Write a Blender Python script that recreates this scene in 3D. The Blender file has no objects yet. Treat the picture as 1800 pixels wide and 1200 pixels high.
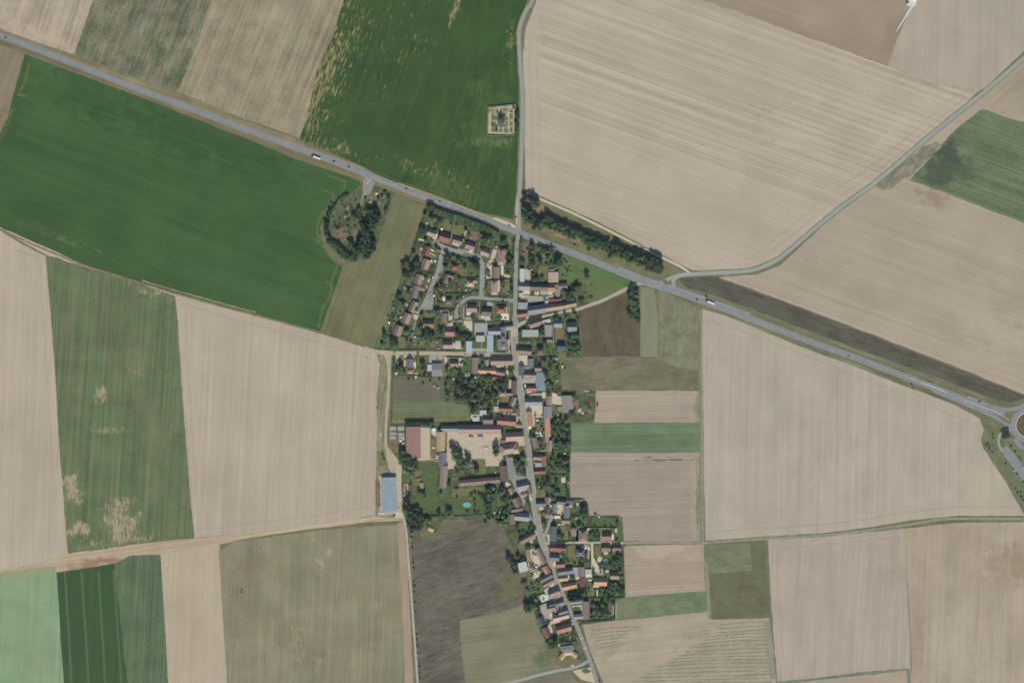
import bpy, math, random
import numpy as np
from mathutils import Vector, noise
from mathutils.geometry import tessellate_polygon

SC = bpy.context.scene
R = math.radians
PI = math.pi
random.seed(7)

# ------------------------------------------------------------------ camera, sky, sun, exposure
# one metre per photograph pixel: X = px-900 (east), Y = 600-py (north), the survey plane flies 9 km up
CAM_H = 9000.0
cam = bpy.data.cameras.new('camera')
cam.sensor_width = 36.0
cam.lens = 36.0 * CAM_H / 1800.0
cam.clip_start = 10.0
cam.clip_end = 60000.0
camo = bpy.data.objects.new('camera', cam)
SC.collection.objects.link(camo)
camo.location = (0, 0, CAM_H)
SC.camera = camo

SUN_EL, SUN_AZ = 42.0, 175.0            # degrees; azimuth clockwise from north
world = bpy.data.worlds.new('World')
SC.world = world
world.use_nodes = True
wn = world.node_tree
sky = wn.nodes.new('ShaderNodeTexSky')
sky.sky_type = 'NISHITA'
sky.sun_disc = False
sky.sun_elevation = R(SUN_EL)
sky.sun_rotation = R(SUN_AZ)
sky.altitude = 100
sky.dust_density = 1.5
wn.links.new(sky.outputs[0], wn.nodes['Background'].inputs[0])
wn.nodes['Background'].inputs[1].default_value = 0.085
sl = bpy.data.lights.new('sun', 'SUN')
sl.energy = 4.0
sl.angle = R(0.53)
sl.color = (1.0, 0.95, 0.87)
so = bpy.data.objects.new('sun', sl)
SC.collection.objects.link(so)
_d = Vector((math.sin(R(SUN_AZ)) * math.cos(R(SUN_EL)), math.cos(R(SUN_AZ)) * math.cos(R(SUN_EL)), math.sin(R(SUN_EL))))
so.rotation_euler = _d.to_track_quat('Z', 'Y').to_euler()
so.location = _d * 500
SC.view_settings.view_transform = 'Standard'
SC.view_settings.look = 'None'
SC.view_settings.gamma = 1.0
SC.view_settings.use_curve_mapping = False
SC.view_settings.exposure = 0.0
SC.cycles.volume_bounces = 0
SC.cycles.max_bounces = 4
SC.cycles.diffuse_bounces = 2
SC.cycles.glossy_bounces = 2
SC.cycles.filter_width = 1.7

# ------------------------------------------------------------------ helpers
HAZE = 4.6e-6
KCAL = (1.0, 1.01, 1.045)
VEIL = (.0135, .0175, .0235)                # light the haze adds on the way up                  # how bright a flat white surface stands in this daylight


def lin(c):
    c = c / 255.0
    return c / 12.92 if c <= 0.04045 else ((c + 0.055) / 1.055) ** 2.4


def C(rgb, k=1.0):
    return tuple(min(0.9, max(lin(v) - VEIL[i], lin(v) * .4) / KCAL[i] * k) for i, v in enumerate(rgb)) + (1.0,)


def P(x, y):
    return (x - 900.0, 600.0 - y)


def link(o, parent=None):
    SC.collection.objects.link(o)
    if parent is not None:
        o.parent = parent
    return o


def mesh_obj(name, verts, faces, mat=None, parent=None, smooth=False):
    me = bpy.data.meshes.new(name)
    me.from_pydata([tuple(v) for v in verts], [], [tuple(f) for f in faces])
    if mat is not None:
        for m in (mat if isinstance(mat, (list, tuple)) else [mat]):
            me.materials.append(m)
    if smooth:
        me.polygons.foreach_set('use_smooth', [True] * len(me.polygons))
    me.update()
    return link(bpy.data.objects.new(name, me), parent)


def empty(name, loc, rz=0.0):
    o = bpy.data.objects.new(name, None)
    o.empty_display_size = 1.0
    o.location = loc
    o.rotation_euler = (0, 0, rz)
    return link(o)


REG = []                                # things whose labels are told apart at the end


def tag(o, label, cat, group=None, auto=True):
    o['label'] = label
    o['category'] = cat
    if group:
        o['group'] = group
    if auto:
        REG.append(o)
    return o


def structure(o, label=None):
    o['kind'] = 'structure'
    if label:
        o['label'] = label
    return o


# ------------------------------------------------------------------ the nine kilometres of hazy air between ground and camera
hv = [(x, y, z) for z in (-1.0, 9060.0) for x, y in ((-17000, -17000), (17000, -17000), (17000, 17000), (-17000, 17000))]
hz = bpy.data.meshes.new('haze')
hz.from_pydata(hv, [], [(0, 3, 2, 1), (4, 5, 6, 7), (0, 1, 5, 4), (1, 2, 6, 5), (2, 3, 7, 6), (3, 0, 4, 7)])
hm = bpy.data.materials.new('haze_air')
hm.use_nodes = True
hm.node_tree.nodes.remove(hm.node_tree.nodes['Principled BSDF'])
pv = hm.node_tree.nodes.new('ShaderNodeVolumePrincipled')
pv.inputs['Color'].default_value = (.50, .74, 1.0, 1)
pv.inputs['Density'].default_value = HAZE
hm.node_tree.links.new(pv.outputs[0], hm.node_tree.nodes['Material Output'].inputs['Volume'])
hz.materials.append(hm)
ho = link(bpy.data.objects.new('haze', hz))
ho['kind'] = 'stuff'
ho['label'] = 'thin blue haze over the whole parish'

# ------------------------------------------------------------------ materials
_mats = {}


class NB:
    """small node builder"""

    def __init__(self, name):
        m = bpy.data.materials.new(name)
        m.use_nodes = True
        self.m, self.t = m, m.node_tree
        self.bsdf = self.t.nodes['Principled BSDF']
        self.bsdf.inputs['Specular IOR Level'].default_value = 0.15
        self.bsdf.inputs['Roughness'].default_value = 0.9
        self.tc = self.t.nodes.new('ShaderNodeTexCoord').outputs['Object']

    def n(self, kind, **kw):
        nd = self.t.nodes.new(kind)
        for k, v in kw.items():
            setattr(nd, k, v)
        return nd

    def put(self, sock, v):
        if isinstance(v, bpy.types.NodeSocket):
            self.t.links.new(v, sock)
        else:
            sock.default_value = v

    def math(self, op, a, b=0.0, c=0.0, clamp=False):
        nd = self.n('ShaderNodeMath', operation=op)
        nd.use_clamp = clamp
        self.put(nd.inputs[0], a)
        self.put(nd.inputs[1], b)
        if op in ('MULTIPLY_ADD', 'SMOOTH_MIN'):
            self.put(nd.inputs[2], c)
        return nd.outputs[0]

    def mapping(self, vec, loc=(0, 0, 0), rot=0.0, scale=(1, 1, 1)):
        # vector minus loc, rotated by -rot, then scaled
        a = self.n('ShaderNodeMapping', vector_type='POINT')
        self.t.links.new(vec, a.inputs[0])
        a.inputs['Location'].default_value = (-loc[0], -loc[1], 0)
        b = self.n('ShaderNodeMapping', vector_type='POINT')
        self.t.links.new(a.outputs[0], b.inputs[0])
        b.inputs['Rotation'].default_value = (0, 0, -rot)
        c = self.n('ShaderNodeMapping', vector_type='POINT')
        self.t.links.new(b.outputs[0], c.inputs[0])
        c.inputs['Scale'].default_value = scale
        return c.outputs[0]

    def noise(self, vec, scale=1.0, detail=2.0, rough=0.5, dist=0.0):
        nd = self.n('ShaderNodeTexNoise')
        self.put(nd.inputs['Vector'], vec)
        nd.inputs['Scale'].default_value = scale
        nd.inputs['Detail'].default_value = detail
        nd.inputs['Roughness'].default_value = rough
        nd.inputs['Distortion'].default_value = dist
        return nd.outputs['Fac']

    def mix(self, f, a, b):
        nd = self.n('ShaderNodeMix', data_type='RGBA')
        self.put(nd.inputs[0], f)
        self.put(nd.inputs[6], a)
        self.put(nd.inputs[7], b)
        return nd.outputs[2]

    def out(self, col):
        self.put(self.bsdf.inputs['Base Color'], col)
        return self.m


def scalec(c, k):
    return tuple(min(255, v * k) for v in c)


def field_mat(name, c, ang=0.0, amp=0.09, rows=None, streak=(3.0, 60.0, 0.9), blotch=(60.0, 0.8), speck=(2.2, 0.9),
              tint=None, patches=(), tint_scale=45.0, tint_amt=0.5, lines=None, tone=None):
    """ground cover: mean colour c, streaks and rows along ang (degrees, world), mottling and soil patches"""
    b = NB(name)
    off = (random.uniform(-500, 500), random.uniform(-500, 500))
    al = b.mapping(b.tc, (0, 0), R(ang))
    terms = []
    sw, sl_, sa = streak
    ln_ = sl_ * (5.0 if sl_ >= 40 else 1.5)
    v = b.mapping(al, off, 0, (1 / ln_, 1 / (sw * .8), 1))
    terms.append((b.noise(v, 1.0, 2.0, 0.6), sa))
    v3 = b.mapping(al, (off[1], off[0]), 0, (1 / (ln_ * 1.6), 1 / (sw * 2.6), 1))
    terms.append((b.noise(v3, 1.0, 1.0, 0.5), sa * .5))
    v2 = b.mapping(al, off, 0, (1 / (sl_ * 6), 1 / (sw * 5), 1))
    terms.append((b.noise(v2, 1.0, 2.0, 0.6), sa * 0.45))
    terms.append((b.noise(b.mapping(b.tc, off), 1 / blotch[0], 4.0, 0.6), blotch[1] * 1.3))
    terms.append((b.noise(b.tc, 1 / speck[0], 2.0, 0.8), speck[1] * 1.6))
    tot = None
    for t, a in terms:
        x = b.math('MULTIPLY_ADD', t, a * 2.2, -a * 1.1)
        tot = x if tot is None else b.math('ADD', tot, x)
    if lines:
        y0, wd, la = lines
        sep = b.n('ShaderNodeSeparateXYZ')
        b.put(sep.inputs[0], al)
        mk = b.math('MULTIPLY_ADD', sep.outputs[1], 1 / 14.0, -y0 / 14.0, clamp=True)
        for (w_, a_, o_) in ((wd, la, 11.0), (wd * 3.4, la * .8, 53.0)):
            ln1 = b.noise(b.mapping(al, (o_ * 9, o_), 0, (1 / 1500.0, 1 / w_, 1)), 1.0, 2.0, .75)
            x = b.math('MULTIPLY_ADD', ln1, a_ * 2.2, -a_ * 1.1)
            tot = b.math('ADD', tot, b.math('MULTIPLY', x, mk))
    if rows:
        sp, ra = rows[:2]
        w = b.n('ShaderNodeTexWave', wave_type='BANDS', bands_direction='Y', wave_profile='SIN')
        b.put(w.inputs['Vector'], al)
        w.inputs['Scale'].default_value = 2 * PI / (sp * 20.0)
        w.inputs['Distortion'].default_value = 0.6
        w.inputs['Detail'].default_value = 1.0
        w.inputs['Detail Scale'].default_value = 0.3
        tot = b.math('ADD', tot, b.math('MULTIPLY_ADD', w.outputs['Fac'], ra * 2, -ra))
    f = b.math('MULTIPLY_ADD', tot, 0.5, 0.5, clamp=True)
    col = b.mix(f, C(scalec(c, 1 - amp * 1.6)), C(scalec(c, 1 + amp * 1.6)))
    if tint:
        tn = b.noise(b.mapping(al, off, 0, (0.25, 1, 1)), 1 / tint_scale * 1.6, 5.0, 0.72)
        tf = b.math('MULTIPLY_ADD', tn, 5.0, -2.35, clamp=True)
        tf = b.math('MULTIPLY', tf, tint_amt)
        tsh = b.mix(f, C(scalec(tint, 1 - amp)), C(scalec(tint, 1 + amp)))
        col = b.mix(tf, col, tsh)
    if patches:
        nz = {}
        wob = b.n('ShaderNodeTexNoise')
        b.put(wob.inputs['Vector'], b.mapping(b.tc, off))
        wob.inputs['Scale'].default_value = 0.045
        wob.inputs['Detail'].default_value = 4.0
        wob.inputs['Roughness'].default_value = 0.65
        wv = b.n('ShaderNodeVectorMath', operation='SUBTRACT')
        b.put(wv.inputs[0], wob.outputs['Color'])
        wv.inputs[1].default_value = (.5, .5, .5)
        wv = wv.outputs[0]
        for p in patches:
            x, y, rx, ry, pa, pc, A, B, T = p[:9]
            nsc = p[9] if len(p) > 9 else (2.2, 14.0)
            if nsc not in nz:
                vv = b.mapping(al, off, 0, (1 / nsc[1], 1 / nsc[0], 1))
                nz[nsc] = b.noise(vv, 1.0, 3.0, 0.7)
            wx, wy = P(x, y)
            ev = b.mapping(b.tc, (wx, wy), R(pa), (1 / rx, 1 / ry, 0))
            wm = b.n('ShaderNodeVectorMath', operation='MULTIPLY_ADD')
            b.put(wm.inputs[0], wv)
            wm.inputs[1].default_value = (2.6, 2.6, 0)
            b.put(wm.inputs[2], ev)
            ln = b.n('ShaderNodeVectorMath', operation='LENGTH')
            b.put(ln.inputs[0], wm.outputs[0])
            m = b.math('SUBTRACT', 1.0, ln.outputs['Value'], clamp=True)
            q = b.math('MULTIPLY_ADD', m, A, -T)
            q = b.math('ADD', q, b.math('MULTIPLY_ADD', nz[nsc], B * 2.2, -B * 1.1))
            q = b.math('MULTIPLY', q, (p[10] * .75 if len(p) > 10 else 1.7), clamp=True)
            # outside the ellipse nothing
            q = b.math('MULTIPLY', q, b.math('MULTIPLY', m, 6.0, clamp=True))
            q = b.math('MULTIPLY', q, p[11] * .9 if len(p) > 11 else .8)
            col = b.mix(q, col, C(pc))
    return b.out(col)


def ground_mat(name, c, amp=0.12, scale=9.0, c2=None, amt=0.6, speck=1.6, rough=0.9):
    """yards, lawns, tracks"""
    b = NB(name)
    n1 = b.noise(b.tc, 1 / scale, 4.0, 0.65)
    n2 = b.noise(b.tc, 1 / speck, 2.0, 0.7)
    f = b.math('ADD', b.math('MULTIPLY_ADD', n1, 1.6, -0.8), b.math('MULTIPLY_ADD', n2, 1.2, -0.6))
    f = b.math('MULTIPLY_ADD', f, 0.8, 0.5, clamp=True)
    col = b.mix(f, C(scalec(c, 1 - amp * 1.6)), C(scalec(c, 1 + amp * 1.6)))
    if c2:
        n3 = b.noise(b.mapping(b.tc, (77, 31)), 1 / (scale * 1.3), 4.0, 0.7)
        g = b.math('MULTIPLY', b.math('MULTIPLY_ADD', n3, 5.0, -2.3, clamp=True), amt)
        col = b.mix(g, col, C(c2))
    b.bsdf.inputs['Roughness'].default_value = rough
    return b.out(col)


def roof_mat(key):
    if ('roof', key) in _mats:
        return _mats[('roof', key)]
    cols = {'brown': (158, 141, 133), 'red': (156, 119, 111), 'orange': (188, 151, 128), 'slate': (144, 147, 152), 'pink': (180, 158, 148),
            'grey': (152, 155, 152), 'tan': (196, 176, 148), 'white': (212, 212, 202), 'blue': (150, 170, 180), 'purple': (148, 134, 130),
            'pale': (176, 184, 184), 'darkblue': (84, 92, 114), 'barnred': (174, 142, 132), 'crimson': (142, 90, 92), 'barngrey': (140, 134, 130),
            'bluegrey': (124, 136, 146)}
    c = cols[key]
    b = NB('roof_' + key)
    oi = b.n('ShaderNodeObjectInfo').outputs['Random']
    k = 0.86 if key in ('white', 'pale', 'blue', 'grey', 'barnred', 'barngrey') else 0.76
    n1 = b.noise(b.tc, 0.35, 4.0, 0.7)
    n2 = b.noise(b.tc, 1.6, 2.0, 0.7)
    f = b.math('ADD', b.math('MULTIPLY_ADD', n1, 1.8, -0.9), b.math('MULTIPLY_ADD', n2, 1.6, -0.8))
    f = b.math('ADD', f, b.math('MULTIPLY_ADD', oi, 1.5, -0.75))
    if key in ('white', 'pale', 'blue', 'grey', 'barnred', 'barngrey'):
        w = b.n('ShaderNodeTexWave', wave_type='BANDS', bands_direction='X')
        b.put(w.inputs['Vector'], b.tc)
        w.inputs['Scale'].default_value = 0.16
        w.inputs['Distortion'].default_value = 0.2
        f = b.math('ADD', f, b.math('MULTIPLY_ADD', w.outputs['Fac'], 0.5, -0.25))
        b.bsdf.inputs['Roughness'].default_value = 0.55
        b.bsdf.inputs['Specular IOR Level'].default_value = 0.3
    amp = 0.10
    f = b.math('MULTIPLY_ADD', f, 0.6, 0.5, clamp=True)
    col = b.mix(f, C(scalec(c, 1 - amp * 1.7), k), C(scalec(c, 1 + amp * 1.7), k))
    if key in ('brown', 'red', 'pink', 'tan', 'slate', 'purple', 'orange'):
        n3 = b.noise(b.mapping(b.tc, (13, 57)), 0.22, 3.0, 0.7)       # lichen and weathering
        g = b.math('MULTIPLY', b.math('MULTIPLY_ADD', n3, 6.0, -3.3, clamp=True), 0.45)
        col = b.mix(g, col, C((128, 124, 114), k))
    _mats[('roof', key)] = b.out(col)
    return _mats[('roof', key)]


def plain(key, c, k=1.0, rough=0.8, spec=0.2, vary=0.06, metal=0.0):
    if key in _mats:
        return _mats[key]
    b = NB(key)
    n = b.noise(b.tc, 1.2, 3.0, 0.6)
    col = b.mix(n, C(scalec(c, 1 - vary * 2), k), C(scalec(c, 1 + vary * 2), k))
    b.bsdf.inputs['Roughness'].default_value = rough
    b.bsdf.inputs['Specular IOR Level'].default_value = spec
    b.bsdf.inputs['Metallic'].default_value = metal
    _mats[key] = b.out(col)
    return _mats[key]


def leaf_mat(key, c, c2, vary=0.35):
    if key in _mats:
        return _mats[key]
    b = NB('foliage_' + key)
    oi = b.n('ShaderNodeObjectInfo').outputs['Random']
    geo = b.n('ShaderNodeNewGeometry').outputs['Position']
    n1 = b.noise(geo, 0.30, 3.0, 0.7)
    n2 = b.noise(geo, 1.1, 2.0, 0.7)
    f = b.math('ADD', b.math('MULTIPLY_ADD', n1, 2.4, -1.2), b.math('MULTIPLY_ADD', n2, 1.6, -0.8))
    f = b.math('MULTIPLY_ADD', f, 0.5, 0.5, clamp=True)
    col = b.mix(f, C(c), C(c2))
    hue = b.n('ShaderNodeHueSaturation')
    b.put(hue.inputs['Hue'], b.math('MULTIPLY_ADD', oi, 0.05, 0.475))
    b.put(hue.inputs['Value'], b.math('MULTIPLY_ADD', oi, vary * 2, 1 - vary))
    b.put(hue.inputs['Color'], col)
    b.bsdf.inputs['Roughness'].default_value = 0.8
    _mats[key] = b.out(hue.outputs[0])
    return _mats[key]


# ------------------------------------------------------------------ flat sheets
def resample(pts, step, jit, seed, closed=True, jdir=None, raggedness=1.0):
    out = []
    n = len(pts)
    for i in range(n if closed else n - 1):
        a, b = Vector(pts[i]), Vector(pts[(i + 1) % n])
        L = (b - a).length
        k = max(1, int(L / step))
        d = (b - a).normalized() if L > 0 else Vector((1, 0))
        nn = Vector((-d.y, d.x))
        for j in range(k):
            p = a.lerp(b, j / k)
            if j > 0 and jit:
                v = noise.noise(Vector((p.x * 0.05, p.y * 0.05, seed))) * 1.2 + noise.noise(Vector((p.x * 0.4, p.y * 0.4, seed + 9))) * 0.9 * raggedness
                dr = nn if jdir is None else Vector((math.cos(R(jdir)), math.sin(R(jdir))))
                p = p + dr * v * jit
            out.append((p.x, p.y))
    if not closed:
        out.append(tuple(pts[-1]))
    return out


def sheet(name, pts, z, mat, jit=0.6, step=6.0, label=None, px=True, jdir=None, kind='structure', rag=1.0):
    w = [P(*p) for p in pts] if px else pts
    w = resample(w, step, jit, len(w) * 1.7 + z * 31 + w[0][0] * 0.01, True, jdir, rag)
    tris = tessellate_polygon([[Vector((x, y, 0)) for x, y in w]])
    area = sum(w[i][0] * w[(i + 1) % len(w)][1] - w[(i + 1) % len(w)][0] * w[i][1] for i in range(len(w)))
    fs = []
    for t in tris:
        a, b, c = (w[i] for i in t)
        cr = (b[0] - a[0]) * (c[1] - a[1]) - (b[1] - a[1]) * (c[0] - a[0])
        fs.append(t if cr > 0 else (t[0], t[2], t[1]))
    o = mesh_obj(name, [(x, y, z) for x, y in w], fs, mat)
    if kind:
        o['kind'] = kind
    if label:
        o['label'] = label
    return o


def smooth_line(pts, step=4.0):
    pts = [Vector(p) for p in pts]
    if len(pts) < 3:
        out = []
        n = max(1, int((pts[1] - pts[0]).length / step))
        return [pts[0].lerp(pts[1], i / n) for i in range(n + 1)]
    ext = [pts[0] * 2 - pts[1]] + pts + [pts[-1] * 2 - pts[-2]]
    out = []
    for i in range(1, len(ext) - 2):
        p0, p1, p2, p3 = ext[i - 1:i + 3]
        n = max(1, int((p2 - p1).length / step))
        for j in range(n):
            t = j / n
            out.append(0.5 * ((2 * p1) + (p2 - p0) * t + (2 * p0 - 5 * p1 + 4 * p2 - p3) * t * t + (3 * p1 - p0 - 3 * p2 + p3) * t ** 3))
    out.append(pts[-1])
    return out


def offset_line(line, d):
    out = []
    for i, p in enumerate(line):
        a = line[max(0, i - 1)]
        b = line[min(len(line) - 1, i + 1)]
        t = (b - a).normalized()
        out.append(p + Vector((-t.y, t.x)) * d)
    return out


ROADS = []


def ribbon(name, pts, width, z, mat, label=None, px=True, jit=0.0, smooth=True, off=0.0, road=False, w2=None, kind='structure', step=4.0):
    w = [P(*p) for p in pts] if px else pts
    line = smooth_line(w, step) if smooth else [Vector(p) for p in w]
    if off:
        line = offset_line(line, off)
    if road:
        ROADS.append(([(p.x, p.y) for p in line], width / 2))
    L, Rr = [], []
    n = len(line)
    for i, (a, b) in enumerate(zip(offset_line(line, 1.0), offset_line(line, -1.0))):
        wd = width if w2 is None else width + (w2 - width) * i / (n - 1)
        ja = noise.noise(Vector((a.x * 0.21, a.y * 0.21, 3))) * jit
        jb = noise.noise(Vector((b.x * 0.21, b.y * 0.21, 8))) * jit
        c = line[i]
        L.append(c + (a - c) * (wd / 2 + ja))
        Rr.append(c + (b - c) * (wd / 2 + jb))
    vs = [(p.x, p.y, z) for p in L] + [(p.x, p.y, z) for p in Rr]
    fs = [(i, n + i, n + i + 1, i + 1) for i in range(n - 1)]
    o = mesh_obj(name, vs, fs, mat)
    if kind:
        o['kind'] = kind
    if label:
        o['label'] = label
    return o


def dashes(name, pts, width, z, mat, on, gap, off=0.0, px=True, label=None):
    w = [P(*p) for p in pts] if px else pts
    line = smooth_line(w, 1.0)
    if off:
        line = offset_line(line, off)
    a, b = offset_line(line, width / 2), offset_line(line, -width / 2)
    vs, fs = [], []
    d = 0.0
    for i in range(len(line) - 1):
        if d % (on + gap) < on:
            k = len(vs)
            vs += [(a[i].x, a[i].y, z), (b[i].x, b[i].y, z), (b[i + 1].x, b[i + 1].y, z), (a[i + 1].x, a[i + 1].y, z)]
            fs.append((k, k + 1, k + 2, k + 3))
        d += (line[i + 1] - line[i]).length
    return structure(mesh_obj(name, vs, fs, mat), label)


def box_data(x0, y0, z0, x1, y1, z1, base=0):
    v = [(x0, y0, z0), (x1, y0, z0), (x1, y1, z0), (x0, y1, z0), (x0, y0, z1), (x1, y0, z1), (x1, y1, z1), (x0, y1, z1)]
    f = [(0, 3, 2, 1), (4, 5, 6, 7), (0, 1, 5, 4), (1, 2, 6, 5), (2, 3, 7, 6), (3, 0, 4, 7)]
    return v, [tuple(i + base for i in q) for q in f]


class MB:
    def __init__(self):
        self.v, self.f, self.mi = [], [], []

    def box(self, x0, y0, z0, x1, y1, z1, mi=0):
        v, f = box_data(x0, y0, z0, x1, y1, z1, len(self.v))
        self.v += v
        self.f += f
        self.mi += [mi] * 6

    def add(self, v, f, mi=0):
        b = len(self.v)
        self.v += list(v)
        self.f += [tuple(i + b for i in q) for q in f]
        self.mi += [mi] * len(f)

    def cyl(self, x, y, z0, z1, r0, r1=None, n=12, mi=0, cap=True):
        r1 = r0 if r1 is None else r1
        b = len(self.v)
        for z, r in ((z0, r0), (z1, r1)):
            for i in range(n):
                a = 2 * PI * i / n
                self.v.append((x + r * math.cos(a), y + r * math.sin(a), z))
        for i in range(n):
            self.f.append((b + i, b + (i + 1) % n, b + n + (i + 1) % n, b + n + i))
            self.mi.append(mi)
        if cap:
            self.f.append(tuple(b + n + i for i in range(n)))
            self.mi.append(mi)

    def obj(self, name, mat, parent=None):
        o = mesh_obj(name, self.v, self.f, mat, parent)
        if isinstance(mat, (list, tuple)):
            o.data.polygons.foreach_set('material_index', self.mi)
        return o

# ------------------------------------------------------------------ ground, fields
TAN = (176, 166, 151)
ground = sheet('ground', [(-14000, -14000), (15800, -14000), (15800, 15200), (-14000, 15200)], 0.0,
               ground_mat('ground_grass', (112, 112, 90), 0.12, 30, (134, 126, 106), 0.6), jit=0, step=1e9,
               label='dry grassy ground under the whole parish')

soil = (168, 152, 134)
green = (104, 122, 92)
F = []                                   # name, outline, z, material args, label


def field(name, pts, z, c, ang=0.0, label=None, jit=0.8, step=6.0, jdir=None, rag=1.0, **kw):
    m = field_mat('ground_' + str(len(F)), c, ang, **kw)
    F.append(sheet(name, pts, z, m, jit, step, label, jdir=jdir, rag=rag))
    return F[-1]


E = 260                                  # how far fields run on past the edge of the photograph
# north-west corner
field('field', [(-E, -E), (225, -E), (165, -2), (131, 95), (60, 72), (0, 50), (-E, -25)], .10, (168, 156, 139), 72, 'tan stubble field in the north-west corner',
      amp=.10, streak=(2.6, 60, 1.2), blotch=(50, .9), patches=[(60, 62, 110, 22, -18, (186, 172, 150), 1.2, .9, .3), (0, 20, 60, 90, 0, (184, 172, 152), 1.0, .8, .4)])
field('field', [(225, -E), (470, -E), (372, -2), (345, 80), (313, 162), (220, 130), (131, 96), (165, -2)], .11, (118, 116, 99), 68, 'grey green weedy field left of the pale green one',
      amp=.16, streak=(2.2, 30, 1.3), blotch=(30, 1.0), speck=(2.6, 1.3), tint=(80, 104, 76), tint_scale=40, tint_amt=.75)
field('field', [(470, -E), (735, -E), (605, -2), (583, 70), (572, 90), (556, 130), (540, 205), (527, 243), (420, 205), (313, 162), (345, 80), (372, -2)], .12, (150, 140, 120), 68,
      'pale tan and green stubble field north of the highway', amp=.10, streak=(2.4, 40, 1.2), blotch=(36, 1.0), speck=(2.4, 1.2), tint=(122, 126, 98), tint_scale=40, tint_amt=.6)
straw = (160, 147, 112)
field('field', [(735, -E), (1010, -E), (944, -20), (927, 0), (913, 45), (909, 95), (912, 160), (911, 240), (908, 330), (902, 385), (840, 372), (760, 348), (700, 326), (620, 285), (570, 262), (525, 246), (540, 205), (556, 130), (572, 90), (583, 70), (605, -2)],
      .13, (64, 87, 55), 71, 'dark green crop field with straw coloured bare streaks north of the highway', amp=.09, streak=(3, 50, .8), blotch=(55, .9), speck=(2.4, 1.3),
      tint=(78, 98, 56), tint_scale=70, tint_amt=.35,
      patches=[(560, 150, 42, 190, -21, straw, 1.35, 3.4, .78, (2.6, 17)), (600, 90, 55, 190, -20, straw, 1.1, 3.2, 1.05, (2.6, 17)), (700, 90, 90, 170, -18, straw, 1.0, 3.1, 1.35, (2.6, 17)), (590, 262, 90, 22, -18, straw, 1.3, 3.0, 1.0, (2.6, 14)),
               (800, 20, 10, 45, -18, straw, 1.5, 2.6, .5, (2.6, 14)), (898, 80, 10, 75, 0, (140, 128, 96), 1.4, 2.4, .8, (3, 8)), (755, 300, 120, 30, -18, straw, 1.2, 3.0, 1.25, (3, 12)), (870, 250, 50, 16, 0, (124, 128, 96), 1.4, 2.4, .6, (3, 8)),
               (850, 230, 75, 150, 0, (84, 104, 66), 1.2, 1.6, .45, (8, 30), 2.0, .8), (780, 330, 110, 40, -18, (96, 108, 74), 1.2, 1.6, .5, (5, 20), 2.0, .8)])
field('grass_verge', [(-E, -25), (0, 50), (60, 72), (131, 96), (220, 130), (313, 162), (420, 205), (525, 246), (620, 285), (700, 326), (760, 348), (840, 372), (902, 387), (912, 410), (860, 395), (730, 345), (500, 256), (325, 190), (0, 68), (-E, -15)],
      .14, (128, 122, 98), -20, 'dry grass verge on the north side of the highway', amp=.12, streak=(2.2, 60, 1.3), blotch=(30, .8), tint=(104, 112, 82), tint_scale=24, tint_amt=.5)
# west
field('field', [(-E, -15), (0, 78), (44, 93), (28, 150), (14, 205), (0, 235), (-60, 330), (-E, 320)], .10, (134, 124, 106), 68, 'grey brown field corner on the left edge', amp=.09, streak=(2.2, 30, 1.0))
field('field', [(44, 95), (130, 128), (240, 168), (340, 208), (430, 243), (520, 280), (580, 300), (632, 318), (640, 335), (618, 345), (588, 352), (571, 372), (563, 400), (566, 425), (580, 450), (602, 470), (585, 520), (563, 582), (480, 562), (400, 540), (310, 514), (250, 497), (150, 465), (50, 425), (0, 403), (-E, 270), (-E, 300), (-30, 280), (0, 235), (14, 205), (28, 150)],
      .12, (73, 98, 65), -21, 'large even green crop field south-west of the highway', amp=.055, streak=(5, 90, .8), blotch=(120, 1.3), speck=(2.4, 1.5), tint=(61, 85, 53), tint_scale=150, tint_amt=.7,
      patches=[(300, 235, 330, 60, -18, (60, 86, 58), 1.3, .8, .3, (6, 60), 1.6, .9), (560, 330, 90, 50, -20, (72, 102, 68), 1.3, .8, .3, (6, 60), 1.6, .7), (90, 115, 90, 40, -20, (78, 112, 76), 1.3, .9, .35, (4, 20), 1.6, .8),
               (430, 500, 260, 26, -16, (78, 106, 80), 1.3, .9, .3, (3, 40), 1.6, .6), (420, 498, 220, 16, -16, (140, 142, 108), 1.0, 3.0, 1.75, (1.4, 34)), (120, 425, 150, 14, -20, (108, 120, 90), 1.2, 2.0, .7, (2, 20)),
               (10, 210, 14, 70, -14, (96, 112, 74), 1.2, 2.0, .6, (2, 12))])
field('field', [(640, 330), (690, 340), (748, 362), (735, 400), (716, 450), (695, 520), (664, 612), (640, 606), (563, 582), (585, 520), (602, 470), (604, 462), (640, 458), (660, 440), (668, 400), (680, 345)], .13, (112, 116, 88), 72,
      'olive rough meadow beside the estate', amp=.08, streak=(3, 40, .8), blotch=(40, 1.0), tint=(132, 122, 98), tint_scale=60, tint_amt=.6, patches=[(735, 410, 16, 120, -18, (128, 114, 92), 1.3, 1.0, .3)])
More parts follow.
